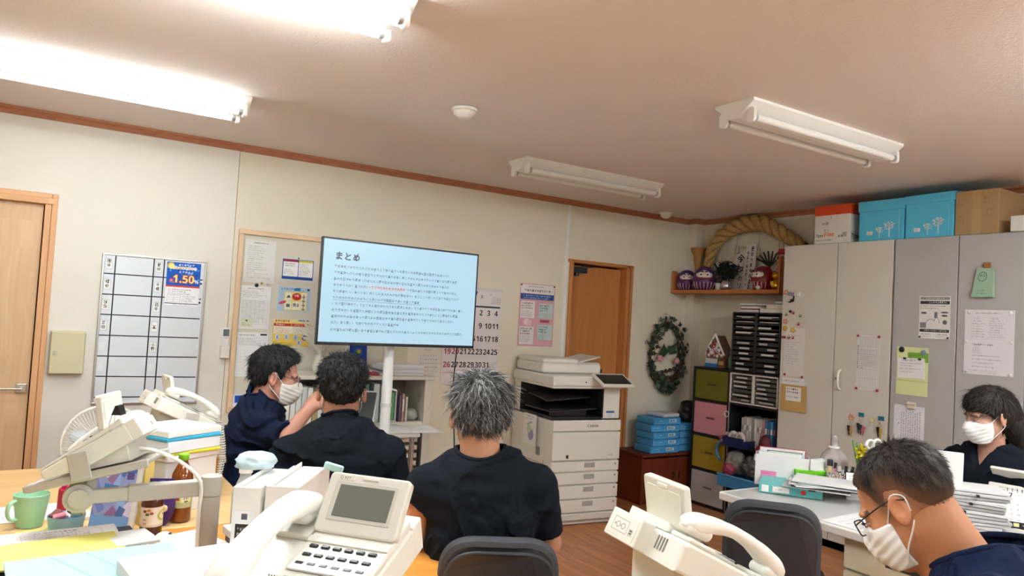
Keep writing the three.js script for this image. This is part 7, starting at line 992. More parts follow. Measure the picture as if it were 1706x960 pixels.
function nets(f, lo, hi, h, paint) {
  const n = [0, 1, 2].map((i) => Math.ceil((hi[i] - lo[i]) / h) + 2), [nx, ny, nz] = n, v = new Float32Array(nx * ny * nz).fill(1), K = 6, reach = K * h * 0.5 * 1.75 * 1.5 + h;
  for (let bz = 0; bz < nz; bz += K) for (let by = 0; by < ny; by += K) for (let bx = 0; bx < nx; bx += K) {
    const c = f(lo[0] + (bx + K / 2) * h, lo[1] + (by + K / 2) * h, lo[2] + (bz + K / 2) * h), near = Math.abs(c) < reach;
    for (let z = bz; z < Math.min(nz, bz + K); z++) for (let y = by; y < Math.min(ny, by + K); y++) for (let x = bx; x < Math.min(nx, bx + K); x++) v[(z * ny + y) * nx + x] = near ? f(lo[0] + x * h, lo[1] + y * h, lo[2] + z * h) : c;
  }
  const id = new Int32Array(nx * ny * nz).fill(-1), pos = [], nor = [], col = [], idx = [], E = [[0, 1], [2, 3], [4, 5], [6, 7], [0, 2], [1, 3], [4, 6], [5, 7], [0, 4], [1, 5], [2, 6], [3, 7]], e = h * 0.5;
  for (let z = 0; z < nz - 1; z++) for (let y = 0; y < ny - 1; y++) for (let x = 0; x < nx - 1; x++) {
    const q = []; let inside = 0;
    for (let k = 0; k < 8; k++) { const w = v[((z + (k >> 2)) * ny + y + ((k >> 1) & 1)) * nx + x + (k & 1)]; q.push(w); if (w < 0) inside++; }
    if (inside === 0 || inside === 8) continue;
    let sx = 0, sy = 0, sz = 0, m = 0;
    for (const [a, b] of E) if ((q[a] < 0) !== (q[b] < 0)) { const t = q[a] / (q[a] - q[b]); sx += lerp(a & 1, b & 1, t); sy += lerp((a >> 1) & 1, (b >> 1) & 1, t); sz += lerp(a >> 2, b >> 2, t); m++; }
    const px = lo[0] + (x + sx / m) * h, py = lo[1] + (y + sy / m) * h, pz = lo[2] + (z + sz / m) * h;
    id[(z * ny + y) * nx + x] = pos.length / 3; pos.push(px, py, pz);
    let gx = f(px + e, py, pz) - f(px - e, py, pz), gy = f(px, py + e, pz) - f(px, py - e, pz), gz = f(px, py, pz + e) - f(px, py, pz - e); const l = hyp(gx, gy, gz) || 1; gx /= l; gy /= l; gz /= l; nor.push(gx, gy, gz);
    if (paint) col.push(...paint(px, py, pz, gx, gy, gz));
  }
  const S = [1, nx, nx * ny];
  for (let z = 1; z < nz - 1; z++) for (let y = 1; y < ny - 1; y++) for (let x = 1; x < nx - 1; x++) {
    const o = (z * ny + y) * nx + x;
    for (let a = 0; a < 3; a++) {
      if ((v[o] < 0) === (v[o + S[a]] < 0)) continue;
      const b = S[(a + 1) % 3], c = S[(a + 2) % 3], q = [id[o], id[o - b], id[o - b - c], id[o - c]];
      if (q.some((k) => k < 0)) continue;
      v[o] < 0 ? idx.push(q[0], q[1], q[2], q[0], q[2], q[3]) : idx.push(q[0], q[2], q[1], q[0], q[3], q[2]);
    }
  }
  const g = new THREE.BufferGeometry(); g.setAttribute('position', new THREE.Float32BufferAttribute(pos, 3)); g.setAttribute('normal', new THREE.Float32BufferAttribute(nor, 3)); g.setAttribute('uv', new THREE.Float32BufferAttribute(new Float32Array(pos.length / 3 * 2), 2));
  if (paint) g.setAttribute('color', new THREE.Float32BufferAttribute(col, 3)); g.setIndex(idx); return g;
}
// Head about the ear axis: +z is the face, +y the crown, +x the person's left.
function skull(x, y, z, w = 1) {
  const ax = Math.abs(x) / w;
  let d = ell(ax, y, z, 0, 0.036, -0.014, 0.077, 0.088, 0.099);
  d = smin(d, ell(ax, y, z, 0, -0.036, 0.026, 0.061, 0.082, 0.064), 0.03);
  d = smin(d, cap(ax, y, z, [0.05, -0.05, 0.0], [0.02, -0.098, 0.058], 0.014, 0.014), 0.028);
  return smin(d, ell(ax, y, z, 0, -0.096, 0.058, 0.032, 0.022, 0.028), 0.026);
}
function headSDF(w) {
  return (x, y, z) => {
    const ax = Math.abs(x) / w; let d = skull(x, y, z, w);
    if (z > 0.03) {
      d = smin(d, ell(ax, y, z, 0.02, 0.021, 0.08, 0.036, 0.01, 0.013), 0.016);
      d = smin(d, ell(ax, y, z, 0.042, -0.028, 0.06, 0.022, 0.02, 0.02), 0.022);
      d = smax(d, -ell(ax, y, z, 0.031, 0.001, 0.101, 0.019, 0.012, 0.018), 0.012);
      d = smin(d, hyp(ax - 0.031, y, z - 0.077) - 0.0125, 0.004);
      d = smin(d, cap(ax, y, z, [0, 0.012, 0.088], [0, -0.034, 0.11], 0.008, 0.0125), 0.012);
      d = smin(d, ell(ax, y, z, 0.011, -0.04, 0.1, 0.009, 0.008, 0.011), 0.006);
      d = smin(d, ell(ax, y, z, 0, -0.064, 0.087, 0.024, 0.006, 0.012), 0.006); d = smin(d, ell(ax, y, z, 0, -0.074, 0.085, 0.02, 0.007, 0.012), 0.006);
    }
    if (ax > 0.055 && Math.abs(z) < 0.07) {
      const u = ax - 0.083, s = 0.82 * u - 0.42 * (z + 0.014) * 0.9, tt = 0.42 * u + 0.9 * (z + 0.014);
      let e = ell(s, y, tt, 0, -0.001, 0, 0.008, 0.03, 0.019);
      e = smax(e, -ell(s, y, tt, 0.009, 0.004, 0.002, 0.008, 0.019, 0.0105), 0.005);
      e = smin(e, ell(s, y, tt, -0.001, -0.026, 0.005, 0.007, 0.009, 0.008), 0.008);
      d = smin(d, e, 0.008);
    }
    return d;
  };
}
const HL = { buzz: [[0, 0.085], [0.5, 0.078], [0.9, 0.055], [1.12, 0.012], [1.3, 0.012], [1.45, 0.042], [1.8, 0.034], [2.1, -0.005], [2.6, -0.035], [3.2, -0.04]], short: [[0, 0.082], [0.5, 0.076], [0.9, 0.055], [1.12, 0.0], [1.3, -0.005], [1.45, 0.03], [1.8, 0.012], [2.1, -0.05], [2.6, -0.085], [3.2, -0.09]], fringe: [[0, 0.034], [0.5, 0.036], [0.9, 0.02], [1.15, 0.0], [1.5, 0.012], [1.8, -0.03], [2.1, -0.09], [2.6, -0.12], [3.2, -0.13]] };
function hairLine(kind, x, z) { const a = Math.abs(Math.atan2(x, z + 0.01)), t = HL[kind]; let i = 0; while (i < t.length - 2 && a > t[i + 1][0]) i++; return lerp(t[i][1], t[i + 1][1], clamp((a - t[i][0]) / (t[i + 1][0] - t[i][0]), 0, 1)); }
const mixc = (a, b, t) => [lerp(a[0], b[0], t), lerp(a[1], b[1], t), lerp(a[2], b[2], t)];
function headParts(o) {
  const w = o.w ?? 1, f = headSDF(w), skin = o.skin, dark = [0.025, 0.018, 0.015], lo = [-0.125, -0.145, -0.135], hi = [0.125, 0.145, 0.14];
  const face = nets(f, lo, hi, 0.0034, (x, y, z, nx, ny, nz) => {
    const ax = Math.abs(x); let c = mixc(skin, [skin[0] * 1.02, skin[1] * 0.82, skin[2] * 0.78], clamp(0.5 * sstep(0.07, 0.085, ax) + 0.35 * sstep(0.03, 0.0, hyp(ax - 0.042, y + 0.03)) + 0.12 * noise(x * 60, y * 60, z * 60), 0, 1));
    const stub = y - hairLine(o.line, x, z); if (z < 0.06 && ax < 0.081) c = mixc(c, mixc(skin, o.hairC, 0.6), (o.stubble ?? 0.7) * sstep(-(o.stubLen ?? 0.045), 0.005, stub));
    if (z > 0.05 && ny < 0.9) { const brow = 1 - sstep(0.004, 0.0075, Math.abs(y - 0.021 + 0.1 * Math.max(0, ax - 0.035))); if (ax > 0.012 && ax < 0.052) c = mixc(c, dark, 0.8 * brow); const eye = hyp((ax - 0.031) / 0.0135, (y + 0.0005) / 0.0042); if (z > 0.075) c = eye < 0.55 ? mixc(c, dark, 0.95) : eye < 1 ? mixc(c, [0.5, 0.46, 0.42], 0.6) : eye < 1.5 && y > 0 ? mixc(c, dark, 0.8) : c; if (z > 0.08 && ax < 0.022 && y < -0.058 && y > -0.082) c = mixc(c, [0.45, 0.16, 0.13], 0.6); }
    return c;
  });
  const T = o.thick, line = o.line, thick = (x, y, z) => { const s = y - hairLine(line, x, z), fade = sstep(0.0, o.fade ?? 0.05, s); const top = sstep(0.03, 0.1, y); return (lerp(T * (o.base ?? 0.2), T, fade) + top * (o.top ?? 0.006) + (z > 0.02 ? (o.quiff ?? 0) * sstep(0.06, 0.1, y) : 0)) * sstep(-0.004, 0.006, s) - 0.006 * (1 - sstep(-0.006, 0.004, s)) + (s > 0 ? (o.rough ?? 0.003) * (noise(x * 70, y * 40, z * 70) + 0.6 * noise(x * 170, y * 90, z * 170)) * fade : 0); };
  const hf = (x, y, z) => { let d = skull(x, y, z, w) - thick(x, y, z); if (o.extra) d = smin(d, o.extra(x, y, z), 0.02); return d; };
  const hairCol = (k, x, y, z) => { const t = o.streak ? o.streak(k) : 0, c = mixc(o.hairC, o.hairC2 ?? o.hairC.map((v) => v * 2.2), t); return o.clip ? mixc(mixc(skin, o.hairC, o.stubble ?? 0.7), c, sstep(0.0, o.clip, y - hairLine(o.line, x, z) - (z > 0.03 ? 0.0 : 0) + (z > 0.05 ? o.clip : 0))) : c; };
  const ext = o.hairBox ?? [[-0.12, -0.14, -0.14], [0.12, 0.17, 0.13]];
  const shell = nets(hf, ext[0], ext[1], 0.004, (x, y, z) => hairCol(0.5 + 0.5 * noise(x * 160, y * 50, z * 160), x, y, z));
  // loose strands growing from the shell
  const p = shell.attributes.position, nn = shell.attributes.normal, r = rng(o.seed), sp = [], sn = [], sc = [], P = new THREE.Vector3(), N = new THREE.Vector3(), D = new THREE.Vector3(), Q = new THREE.Vector3(), Sd = new THREE.Vector3();
  const crownP = new THREE.Vector3(0.01, 0.125, -0.045);
  for (let i = 0; i < o.strands; i++) {
    const k = Math.floor(r() * p.count); P.fromBufferAttribute(p, k); N.fromBufferAttribute(nn, k);
    if (P.y < hairLine(line, P.x, P.z) + 0.006 && !o.extra) continue;
    D.copy(P).sub(crownP); D.addScaledVector(N, -D.dot(N)).normalize(); if (o.comb) D.add(o.comb(P)).addScaledVector(N, -D.dot(N)).normalize();
    D.x += (r() - 0.5) * o.mess; D.y += (r() - 0.5) * o.mess; D.z += (r() - 0.5) * o.mess; D.normalize();
    const L = o.len * (0.6 + 0.8 * r()) * lerp(0.25, 1, sstep(0.0, (o.fade ?? 0.05) * 1.3, P.y - hairLine(line, P.x, P.z))), up = o.lift * (0.5 + r()), wd = o.wide ?? 0.0016; Sd.copy(D).cross(N).normalize().multiplyScalar(wd); const c = hairCol(r(), P.x, P.y, P.z);
    const ring = [0, 0.4, 0.75, 1].map((t) => { Q.copy(P).addScaledVector(D, L * t).addScaledVector(N, 0.001 + up * L * (t - t * t * (o.curl ?? 0.7)) - (o.hug ?? 4.5) * L * L * t * t); const s = 1 - t * 0.92; return [Q.x - Sd.x * s, Q.y - Sd.y * s, Q.z - Sd.z * s, Q.x + Sd.x * s, Q.y + Sd.y * s, Q.z + Sd.z * s]; });
    for (let j = 0; j < 3; j++) { const a = ring[j], b = ring[j + 1]; for (const v of [a.slice(0, 3), a.slice(3), b.slice(0, 3), a.slice(3), b.slice(3), b.slice(0, 3)]) { sp.push(...v); sn.push(N.x, N.y, N.z); sc.push(...c); } }
  }
  let hair = shell;
  if (sp.length) { const g = new THREE.BufferGeometry(); g.setAttribute('position', new THREE.Float32BufferAttribute(sp, 3)); g.setAttribute('normal', new THREE.Float32BufferAttribute(sn, 3)); g.setAttribute('color', new THREE.Float32BufferAttribute(sc, 3)); g.setAttribute('uv', new THREE.Float32BufferAttribute(new Float32Array(sp.length / 3 * 2), 2)); hair = mergeGeometries([shell.toNonIndexed(), g]); }
  let mask = null, straps = [];
  if (o.mask) {
    const mf = (x, y, z) => { const ax = Math.abs(x); let d = Math.min(smin(f(x, y, z), ell(x, y, z, 0, -0.052, 0.058, 0.05 * w, 0.055, 0.062), 0.02)) - 0.0045 - 0.0008 * Math.sin((y + 0.3 * z) * 330) * sstep(-0.02, -0.04, y); const top = -0.006 - 0.22 * Math.max(0, ax - 0.012), back = 0.026 - 0.1 * Math.min(0, y + 0.05); return smax(smax(d, Math.max(y - top, -0.112 - y), 0.003), back - z, 0.003); };
    mask = nets(mf, [-0.09, -0.13, 0.0], [0.09, 0.02, 0.14], 0.0032);
    for (const s of [-1, 1]) { straps.push(TU([[s * 0.062 * w, -0.02, 0.036], [s * 0.074 * w, 0.002, 0.014], [s * 0.081 * w, 0.03, -0.012], [s * 0.078 * w, 0.02, -0.033], [s * 0.076 * w, -0.012, -0.03]], 0.0017, 18, 6)); straps.push(TU([[s * 0.053 * w, -0.1, 0.042], [s * 0.068 * w, -0.075, 0.02], [s * 0.077 * w, -0.045, -0.014], [s * 0.075 * w, -0.03, -0.026]], 0.0017, 14, 6)); }
  }
  let glass = null, lens = null;
  if (o.glasses) {
    glass = []; lens = [];
    for (const s of [-1, 1]) { const pts = rr(0.05, 0.034, 0.013).getPoints(6).map((q) => [s * 0.034 + q.x, -0.002 + q.y, 0.106 - 6 * q.x * q.x * 0.4 - (s * q.x > 0 ? 0.12 * s * q.x : 0)]); pts.pop(); glass.push(TU(pts, o.glasses, 60, 6, true)); lens.push(geo(EX(rr(0.047, 0.031, 0.012), 0.001), s * 0.034, -0.002, 0.105, 0, s * 0.06, 0)); glass.push(TU([[s * 0.06, 0.006, 0.102], [s * 0.079 * w, 0.014, 0.055], [s * 0.084 * w, 0.022, -0.005], [s * 0.085 * w, 0.012, -0.035]], o.glasses, 18, 6)); }
    glass.push(TU([[-0.01, 0.002, 0.107], [0, 0.006, 0.112], [0.01, 0.002, 0.107]], o.glasses, 8, 6));
  }
  return { face, hair, mask, straps, glass, lens };
}
// Hand from the wrist along +y, palm towards -z, thumb on side s.
function handGeo(s, curl, skin) {
  const fx = [-0.03, -0.01, 0.01, 0.03].map((v) => v * 1), len = s > 0 ? [0.058, 0.074, 0.08, 0.072] : [0.072, 0.08, 0.074, 0.058], bones = [];
  fx.forEach((x, i) => { let p = [x * 0.9, 0.088 - 0.006 * Math.abs(i - 1.5), 0], a = curl * 0.5; const l = len[i]; [0.45, 0.32, 0.25].forEach((k, j) => { a += curl * [0.3, 0.5, 0.45][j]; const q = [p[0] + x * 0.12 * k, p[1] + Math.cos(a) * l * k, p[2] - Math.sin(a) * l * k]; bones.push([p, q, 0.0092 - 0.0008 * j, 0.0086 - 0.0008 * j, i]); p = q; }); });
  const th = [[s * 0.026, 0.022, -0.004], [s * 0.048, 0.05, -0.016], [s * 0.052, 0.076, -0.026], [s * 0.046, 0.097, -0.034]];
  const f = (x, y, z) => {
    let d = ell(x, y, z, 0, 0.05, 0.001, 0.042, 0.052, 0.0155); d = smin(d, cap(x, y, z, [0, -0.03, 0], [0, 0.02, 0], 0.027, 0.029), 0.03);
    let fd = 9; for (let i = 0; i < 4; i++) { let e = 9; for (let j = 0; j < 3; j++) { const b = bones[i * 3 + j]; e = smin(e, cap(x, y, z, b[0], b[1], b[2], b[3]), 0.002); } fd = Math.min(fd, e); }
    let t = 9; for (let j = 0; j < 3; j++) t = smin(t, cap(x, y, z, th[j], th[j + 1], 0.0135 - 0.0018 * j, 0.0115 - 0.0015 * j), 0.004);
    return smin(smin(d, fd, 0.008), t, 0.012);
  };
  return nets(f, [-0.085, -0.04, -0.11], [0.085, 0.19, 0.06], 0.0034, (x, y, z) => mixc(skin, [skin[0], skin[1] * 0.85, skin[2] * 0.8], 0.4 + 0.3 * noise(x * 80, y * 80, z * 80)));
}
const skinMat = () => new THREE.MeshPhysicalMaterial({ color: 0xffffff, vertexColors: true, roughness: 0.52, sheen: 0.2, sheenRoughness: 0.5 });
const hairMat = new THREE.MeshPhysicalMaterial({ color: 0xffffff, vertexColors: true, roughness: 0.55, specularIntensity: 0.45 }), maskM = M(0xf1f0ee, 0.85, { bumpMap: T_paper, bumpScale: 0.0003 }), lensM = M(0xffffff, 0.05, { physical: true, transmission: 1, thickness: 0 });
/* One seated person. Joints are in the person's own frame (looking along +z, hips above the origin); root and turn set it in the room. */
function person(o) {
  const t = thing('person', o.label, 'person', o.root, o.turn), s = o.shoulder ?? 0.18, J = o.joints, nb = J.neck, hd = J.head, skin = o.skin;
  // skin: neck, shoulders, arms
  const arms = [[1, J.lElbow, J.lWrist, J.lShoulder ?? [s, nb[1] - 0.06, nb[2] + 0.0]], [-1, J.rElbow, J.rWrist, J.rShoulder ?? [-s, nb[1] - 0.06, nb[2] + 0.0]]];
  const neckTop = J.neckTop ?? [hd[0], hd[1] - 0.055, hd[2] - 0.035], nr = o.neckR ?? 0.056;
  const hs = o.headScale ?? 1, q = new THREE.Quaternion().setFromEuler(new THREE.Euler(o.pitch ?? 0, o.yaw ?? 0, o.tilt ?? 0, 'YXZ')), iq = new THREE.Matrix4().makeRotationFromQuaternion(q.clone().invert());
  const skinF = (x, y, z) => { let d = cap(x, y, z, [nb[0], nb[1] - 0.06, nb[2]], neckTop, nr * 1.12, nr); d = smin(d, ell(x, y, z, nb[0], nb[1] - 0.13, nb[2] + 0.02, s * 0.8, 0.09, 0.07), 0.06); for (const [, e, w, sh] of arms) { d = smin(d, smin(cap(x, y, z, sh, e, 0.046, 0.037), cap(x, y, z, e, w, 0.038, 0.026), 0.015), 0.03); } const hx = (x - hd[0]) / hs, hy = (y - hd[1]) / hs, hz = (z - hd[2]) / hs, e = iq.elements; if (hx * hx + hy * hy + hz * hz < 0.05) d = smin(d, hs * (skull(e[0] * hx + e[4] * hy + e[8] * hz, e[1] * hx + e[5] * hy + e[9] * hz, e[2] * hx + e[6] * hy + e[10] * hz, o.headW ?? 1) + 0.003), 0.028); return d; };
  const all = [nb, neckTop, [hd[0], hd[1] - 0.03, hd[2]], ...arms.flatMap((a) => a.slice(1))], lo = [0, 1, 2].map((i) => Math.min(...all.map((p) => p[i])) - 0.14), hi = [0, 1, 2].map((i) => Math.max(...all.map((p) => p[i])) + 0.14);
  const skinPaint = (x, y, z) => mixc(skin, [skin[0], skin[1] * 0.82, skin[2] * 0.76], clamp(0.3 + 0.3 * noise(x * 30, y * 30, z * 30), 0, 1));
  const parts = [nets(skinF, lo, hi, 0.006, skinPaint)];
  const hm = new THREE.Matrix4().compose(new THREE.Vector3(...hd), q, new THREE.Vector3(1, 1, 1).multiplyScalar(o.headScale ?? 1));
  const h = headParts({ ...o.hair, skin, w: o.headW ?? 1, mask: o.mask, glasses: o.glasses });
  parts.push(h.face.applyMatrix4(hm));
  for (const [sd, e, w] of arms) { const dir = new THREE.Vector3(w[0] - e[0], w[1] - e[1], w[2] - e[2]).normalize(), pal = new THREE.Vector3(...(sd > 0 ? J.lPalm ?? [0, -1, 0] : J.rPalm ?? [0, -1, 0])), zc = pal.clone().negate(); zc.addScaledVector(dir, -zc.dot(dir)).normalize(); const xc = dir.clone().cross(zc); parts.push(handGeo(sd > 0 ? (o.lThumb ?? -1) : (o.rThumb ?? 1), o.curl ?? 0.6, skin).applyMatrix4(new THREE.Matrix4().makeBasis(xc, dir, zc).setPosition(...w))); }
  obj('body', parts, skinMat(), t);
  const hr = obj('hair', h.hair.applyMatrix4(hm), hairMat, t);
  if (o.tie) obj('hair_tie', geo(new THREE.TorusGeometry(0.02, 0.008, 8, 18), ...o.tie), blackM, hr);
  if (h.mask) { const m = obj('face_mask', h.mask.applyMatrix4(hm), o.maskM ?? maskM, t); h.straps.forEach((g) => obj('ear_loop', g.applyMatrix4(hm), maskM, m)); }
  if (h.glass) { const g = obj('glasses', h.glass.map((k) => k.applyMatrix4(hm)), o.frameM ?? blackM, t); h.lens.forEach((k) => obj('lens', k.applyMatrix4(hm), lensM, g)); }
  // shirt: torso, shoulders and short sleeves, with a neck opening
  const pv = J.pelvis ?? [0, 0.52, 0], bw = o.build ?? 1, mid = [0, 1, 2].map((i) => lerp(pv[i], nb[i], 0.45)), ch = [0, 1, 2].map((i) => lerp(pv[i], nb[i], 0.74));
  const sleeves = arms.map(([sd, e, , sh]) => { const k = (sd > 0 ? o.lSleeve : o.rSleeve) ?? o.sleeve ?? 0.62, end = [0, 1, 2].map((i) => lerp(sh[i], e[i], k)), d = [0, 1, 2].map((i) => e[i] - sh[i]), l = hyp(...d); return { sh, end, dir: d.map((v) => v / l) }; });
  const cn = o.collarR ?? 0.07, ax = [neckTop[0] - nb[0], neckTop[1] - nb[1], neckTop[2] - nb[2]], al = hyp(...ax), ad = ax.map((v) => v / al), shirtB = (x, y, z) => {
    let d = ell(x, y, z, pv[0], pv[1] + 0.03, pv[2], 0.17 * bw, 0.16, 0.13 * bw);
    d = smin(d, ell(x, y, z, ...mid, 0.168 * bw, 0.2, 0.125 * bw), 0.06); d = smin(d, ell(x, y, z, ...ch, s * 0.98, 0.17, 0.122 * bw), 0.06);
    d = smin(d, cap(x, y, z, arms[0][3], [0, nb[1] - 0.035, nb[2]], 0.058, 0.062), 0.04); d = smin(d, cap(x, y, z, arms[1][3], [0, nb[1] - 0.035, nb[2]], 0.058, 0.062), 0.04);
    for (const v of sleeves) { let e = cap(x, y, z, v.sh, v.end, 0.068, o.sleeveR ?? 0.062); e = Math.max(e, (x - v.end[0]) * v.dir[0] + (y - v.end[1]) * v.dir[1] + (z - v.end[2]) * v.dir[2]); d = smin(d, e, 0.035); }
    if (o.collar) { const px = x - nb[0], py = y - nb[1], pz = z - nb[2], tt = px * ad[0] + py * ad[1] + pz * ad[2], rad = hyp(px - ad[0] * tt, py - ad[1] * tt, pz - ad[2] * tt), open = o.vneck && pz > 0 && Math.abs(px) < 0.03 ? 0.03 : 0; d = smin(d, Math.max(rad - cn - 0.008 - Math.max(0, 0.02 - tt) * 0.5, Math.abs(tt - o.collar * 0.5) - o.collar * 0.5, ) + open, 0.012); }
    const wv = noise(x * 5, y * 4, z * 5 + o.seed), rg = 1 - Math.abs(noise(x * 5 + o.seed, y * 16 + 4 * wv, z * 6)), fold = (o.fold ?? 0.005) * (0.8 * noise(x * 8 + o.seed, y * 14 + 2 * wv, z * 8) + 1.5 * rg * rg * rg - 0.6 + 0.4 * noise(x * 15, y * 34 + o.seed, z * 15) + 0.15 * noise(x * 60, y * 60, z * 60)); return d - fold;
  }, shirtF = (x, y, z) => {
    let d = shirtB(x, y, z); const px = x - nb[0], py = y - nb[1], pz = z - nb[2], tt = px * ad[0] + py * ad[1] + pz * ad[2], rad = hyp(px - ad[0] * tt, py - ad[1] * tt, pz - ad[2] * tt);
    d = smax(d, -Math.max(rad - cn, -0.055 - tt), 0.004);
    if (o.vneck) d = smax(d, -Math.max(Math.abs(px) - 0.042 - (py + 0.0) * 0.5, -pz, -0.085 - py), 0.006);
    return d;
  };
  const sl = [0, 1, 2].map((i) => Math.min(pv[i], ...all.map((p) => p[i])) - 0.2), sh2 = [0, 1, 2].map((i) => Math.max(pv[i], ...all.map((p) => p[i])) + 0.2);
  sl[1] = Math.max(sl[1], pv[1] - 0.14); sh2[1] = nb[1] + 0.12;
  const sg = nets(shirtF, sl, sh2, 0.0065); metreUV(sg, 18); const shirt = obj('shirt', sg, o.shirtM, t);
  if (!o.vneck) { // ribbed neck band along the edge of the opening
    const A = new THREE.Vector3(...ad), e1 = new THREE.Vector3(1, 0, 0).addScaledVector(A, -ad[0]).normalize(), e2 = A.clone().cross(e1), pts = [];
    for (let i = 0; i < 40; i++) { const a = i / 40 * PI * 2, r0 = cn + 0.003, ox = nb[0] + (e1.x * Math.cos(a) + e2.x * Math.sin(a)) * r0, oy = nb[1] + (e1.y * Math.cos(a) + e2.y * Math.sin(a)) * r0, oz = nb[2] + (e1.z * Math.cos(a) + e2.z * Math.sin(a)) * r0; let tt = 0.11; while (tt > -0.054 && shirtB(ox + ad[0] * tt, oy + ad[1] * tt, oz + ad[2] * tt) > -0.001) tt -= 0.002; pts.push([ox + ad[0] * tt, oy + ad[1] * tt, oz + ad[2] * tt]); }
    for (let k = 0; k < 4; k++) pts.forEach((p, i) => { const a = pts[(i + 39) % 40], b = pts[(i + 1) % 40]; p[1] = (a[1] + 2 * p[1] + b[1]) / 4; });
    obj('neck_band', TU(pts, 0.0065, 80, 8, true), o.shirtM, shirt);
  }
  if (o.zip) { obj('collar_seam', new THREE.TorusGeometry(cn + 0.012, 0.0025, 6, 30).rotateX(PI / 2 + 0.15).translate(nb[0], nb[1] + 0.005, nb[2]), M(0x0b0d12, 0.6), shirt); obj('zip_pull', geo(RB(0.006, 0.03, 0.004, 0.001), ...o.zip), steelM, shirt); }
  if (o.button) obj('button', CY(0.006, 0.006, 0.003, ...o.button, PI / 2), M(0x3a3f4c, 0.4), shirt);
  // trousers and shoes
  const L = o.legs ?? { knee: 0.43, foot: 0.4 }, legs = [1, -1].map((sd) => [[pv[0] + sd * 0.09, 0.5, pv[2] + 0.02], [sd * 0.12, 0.5, L.knee], [sd * 0.13, 0.1, L.foot]]);
  obj('trousers', nets((x, y, z) => { let d = ell(x, y, z, pv[0], pv[1], pv[2], 0.168 * bw, 0.11, 0.128 * bw); for (const [a, b, c] of legs) d = smin(d, smin(cap(x, y, z, a, b, 0.082, 0.06), cap(x, y, z, b, c, 0.06, 0.048), 0.03), 0.03); return d; }, [-0.3, 0.03, pv[2] - 0.2], [0.3, 0.7, L.knee + 0.14], 0.014), M(0x20242c, 0.8), t);
  for (const [, , c] of legs) obj('shoe', nets((x, y, z) => Math.max(smin(ell(x, y, z, c[0], 0.045, c[2] + 0.05, 0.047, 0.045, 0.13), ell(x, y, z, c[0], 0.06, c[2], 0.045, 0.06, 0.06), 0.03), 0.004 - y), [c[0] - 0.07, -0.01, c[2] - 0.1], [c[0] + 0.07, 0.14, c[2] + 0.2], 0.01), M(0xd9d6d2, 0.6), t);
  return t;
}
const clothBlack = M(0x141922, 0.9, { physical: true, specularIntensity: 0.35,  bumpMap: T_weave, bumpScale: 0.0003 }), clothNavy = M(0x131d36, 0.9, { physical: true, specularIntensity: 0.35,  bumpMap: T_weave, bumpScale: 0.0004 }), clothDark = M(0x121720, 0.9, { physical: true, specularIntensity: 0.35,  bumpMap: T_weave, bumpScale: 0.0003 }), clothBlue = M(0x14203e, 0.9, { physical: true, specularIntensity: 0.35,  bumpMap: T_weave, bumpScale: 0.0004 });
const tan1 = [0.5, 0.26, 0.15], tan3 = [0.42, 0.2, 0.12];
const V3 = (x, y, z) => new THREE.Vector3(x, y, z);
person({ // grey-haired man, seen from behind
  label: 'grey-haired man in a black tee shirt seen from behind, nearest of the three watching', root: [1.205, 0, -1.99], turn: R(152), seed: 3, skin: tan1, shirtM: clothBlack,
  joints: { neck: [0.01, 1.0, -0.02], head: [0.02, 1.112, 0.015], pelvis: [0, 0.53, 0.0], lShoulder: [0.172, 0.9, -0.03], rShoulder: [-0.172, 0.915, -0.025], lElbow: [0.2, 0.75, 0.0], lWrist: [0.12, 0.745, 0.22], rElbow: [-0.225, 0.72, 0.05], rWrist: [-0.03, 0.745, 0.24] },
  pitch: 0.02, yaw: 0.06, headScale: 1.02, neckR: 0.06, collarR: 0.074, lSleeve: 0.34, rSleeve: 0.86, fold: 0.011, build: 1.02,
  hair: { line: 'short', thick: 0.015, top: 0.008, rough: 0.006, hairC: [0.04, 0.04, 0.04], hairC2: [0.34, 0.34, 0.33], streak: (k) => k > 0.5 ? (k - 0.5) * 2.4 : 0, seed: 11, strands: 6500, len: 0.042, lift: 0.1, mess: 0.42, wide: 0.0012, stubble: 0.5, clip: 0.03 },
});
chair('dark grey office chair behind the grey-haired man, cut off by the bottom edge', [1.245, 0, -1.966], R(152));
person({ // man in zip collar
  label: 'black-haired man in a dark zip-collar shirt seen from behind, between the other two watchers', root: [1.03, 0, -2.8], turn: R(152), seed: 7, skin: tan3, shirtM: clothDark,
  joints: { neck: [0.0, 0.975, -0.02], head: [0.01, 1.1, 0.02], pelvis: [0, 0.53, 0], lShoulder: [0.192, 0.865, -0.02], rShoulder: [-0.192, 0.865, -0.02], lElbow: [0.26, 0.64, 0.03], lWrist: [0.14, 0.62, 0.27], rElbow: [-0.27, 0.64, 0.03], rWrist: [-0.12, 0.62, 0.28] },
  legs: { knee: 0.4, foot: 0.26 }, pitch: 0.0, yaw: 0.13, headScale: 1.04, neckR: 0.06, collarR: 0.064, collar: 0.066, sleeve: 0.9, sleeveR: 0.058, build: 1.08, fold: 0.011, mask: true, zip: [-0.08, 0.995, -0.045, 0, 0, 0.7],
  hair: { line: 'short', thick: 0.014, top: 0.014, rough: 0.007, hairC: [0.009, 0.009, 0.01], hairC2: [0.03, 0.03, 0.033], streak: (k) => k * k, seed: 12, strands: 4200, len: 0.02, lift: 0.45, mess: 1.3, wide: 0.0012, fade: 0.1, stubble: 0.75, clip: 0.03 },
});
chair('office chair hidden behind the man in the zip collar', [1.03, 0, -2.8], R(152));
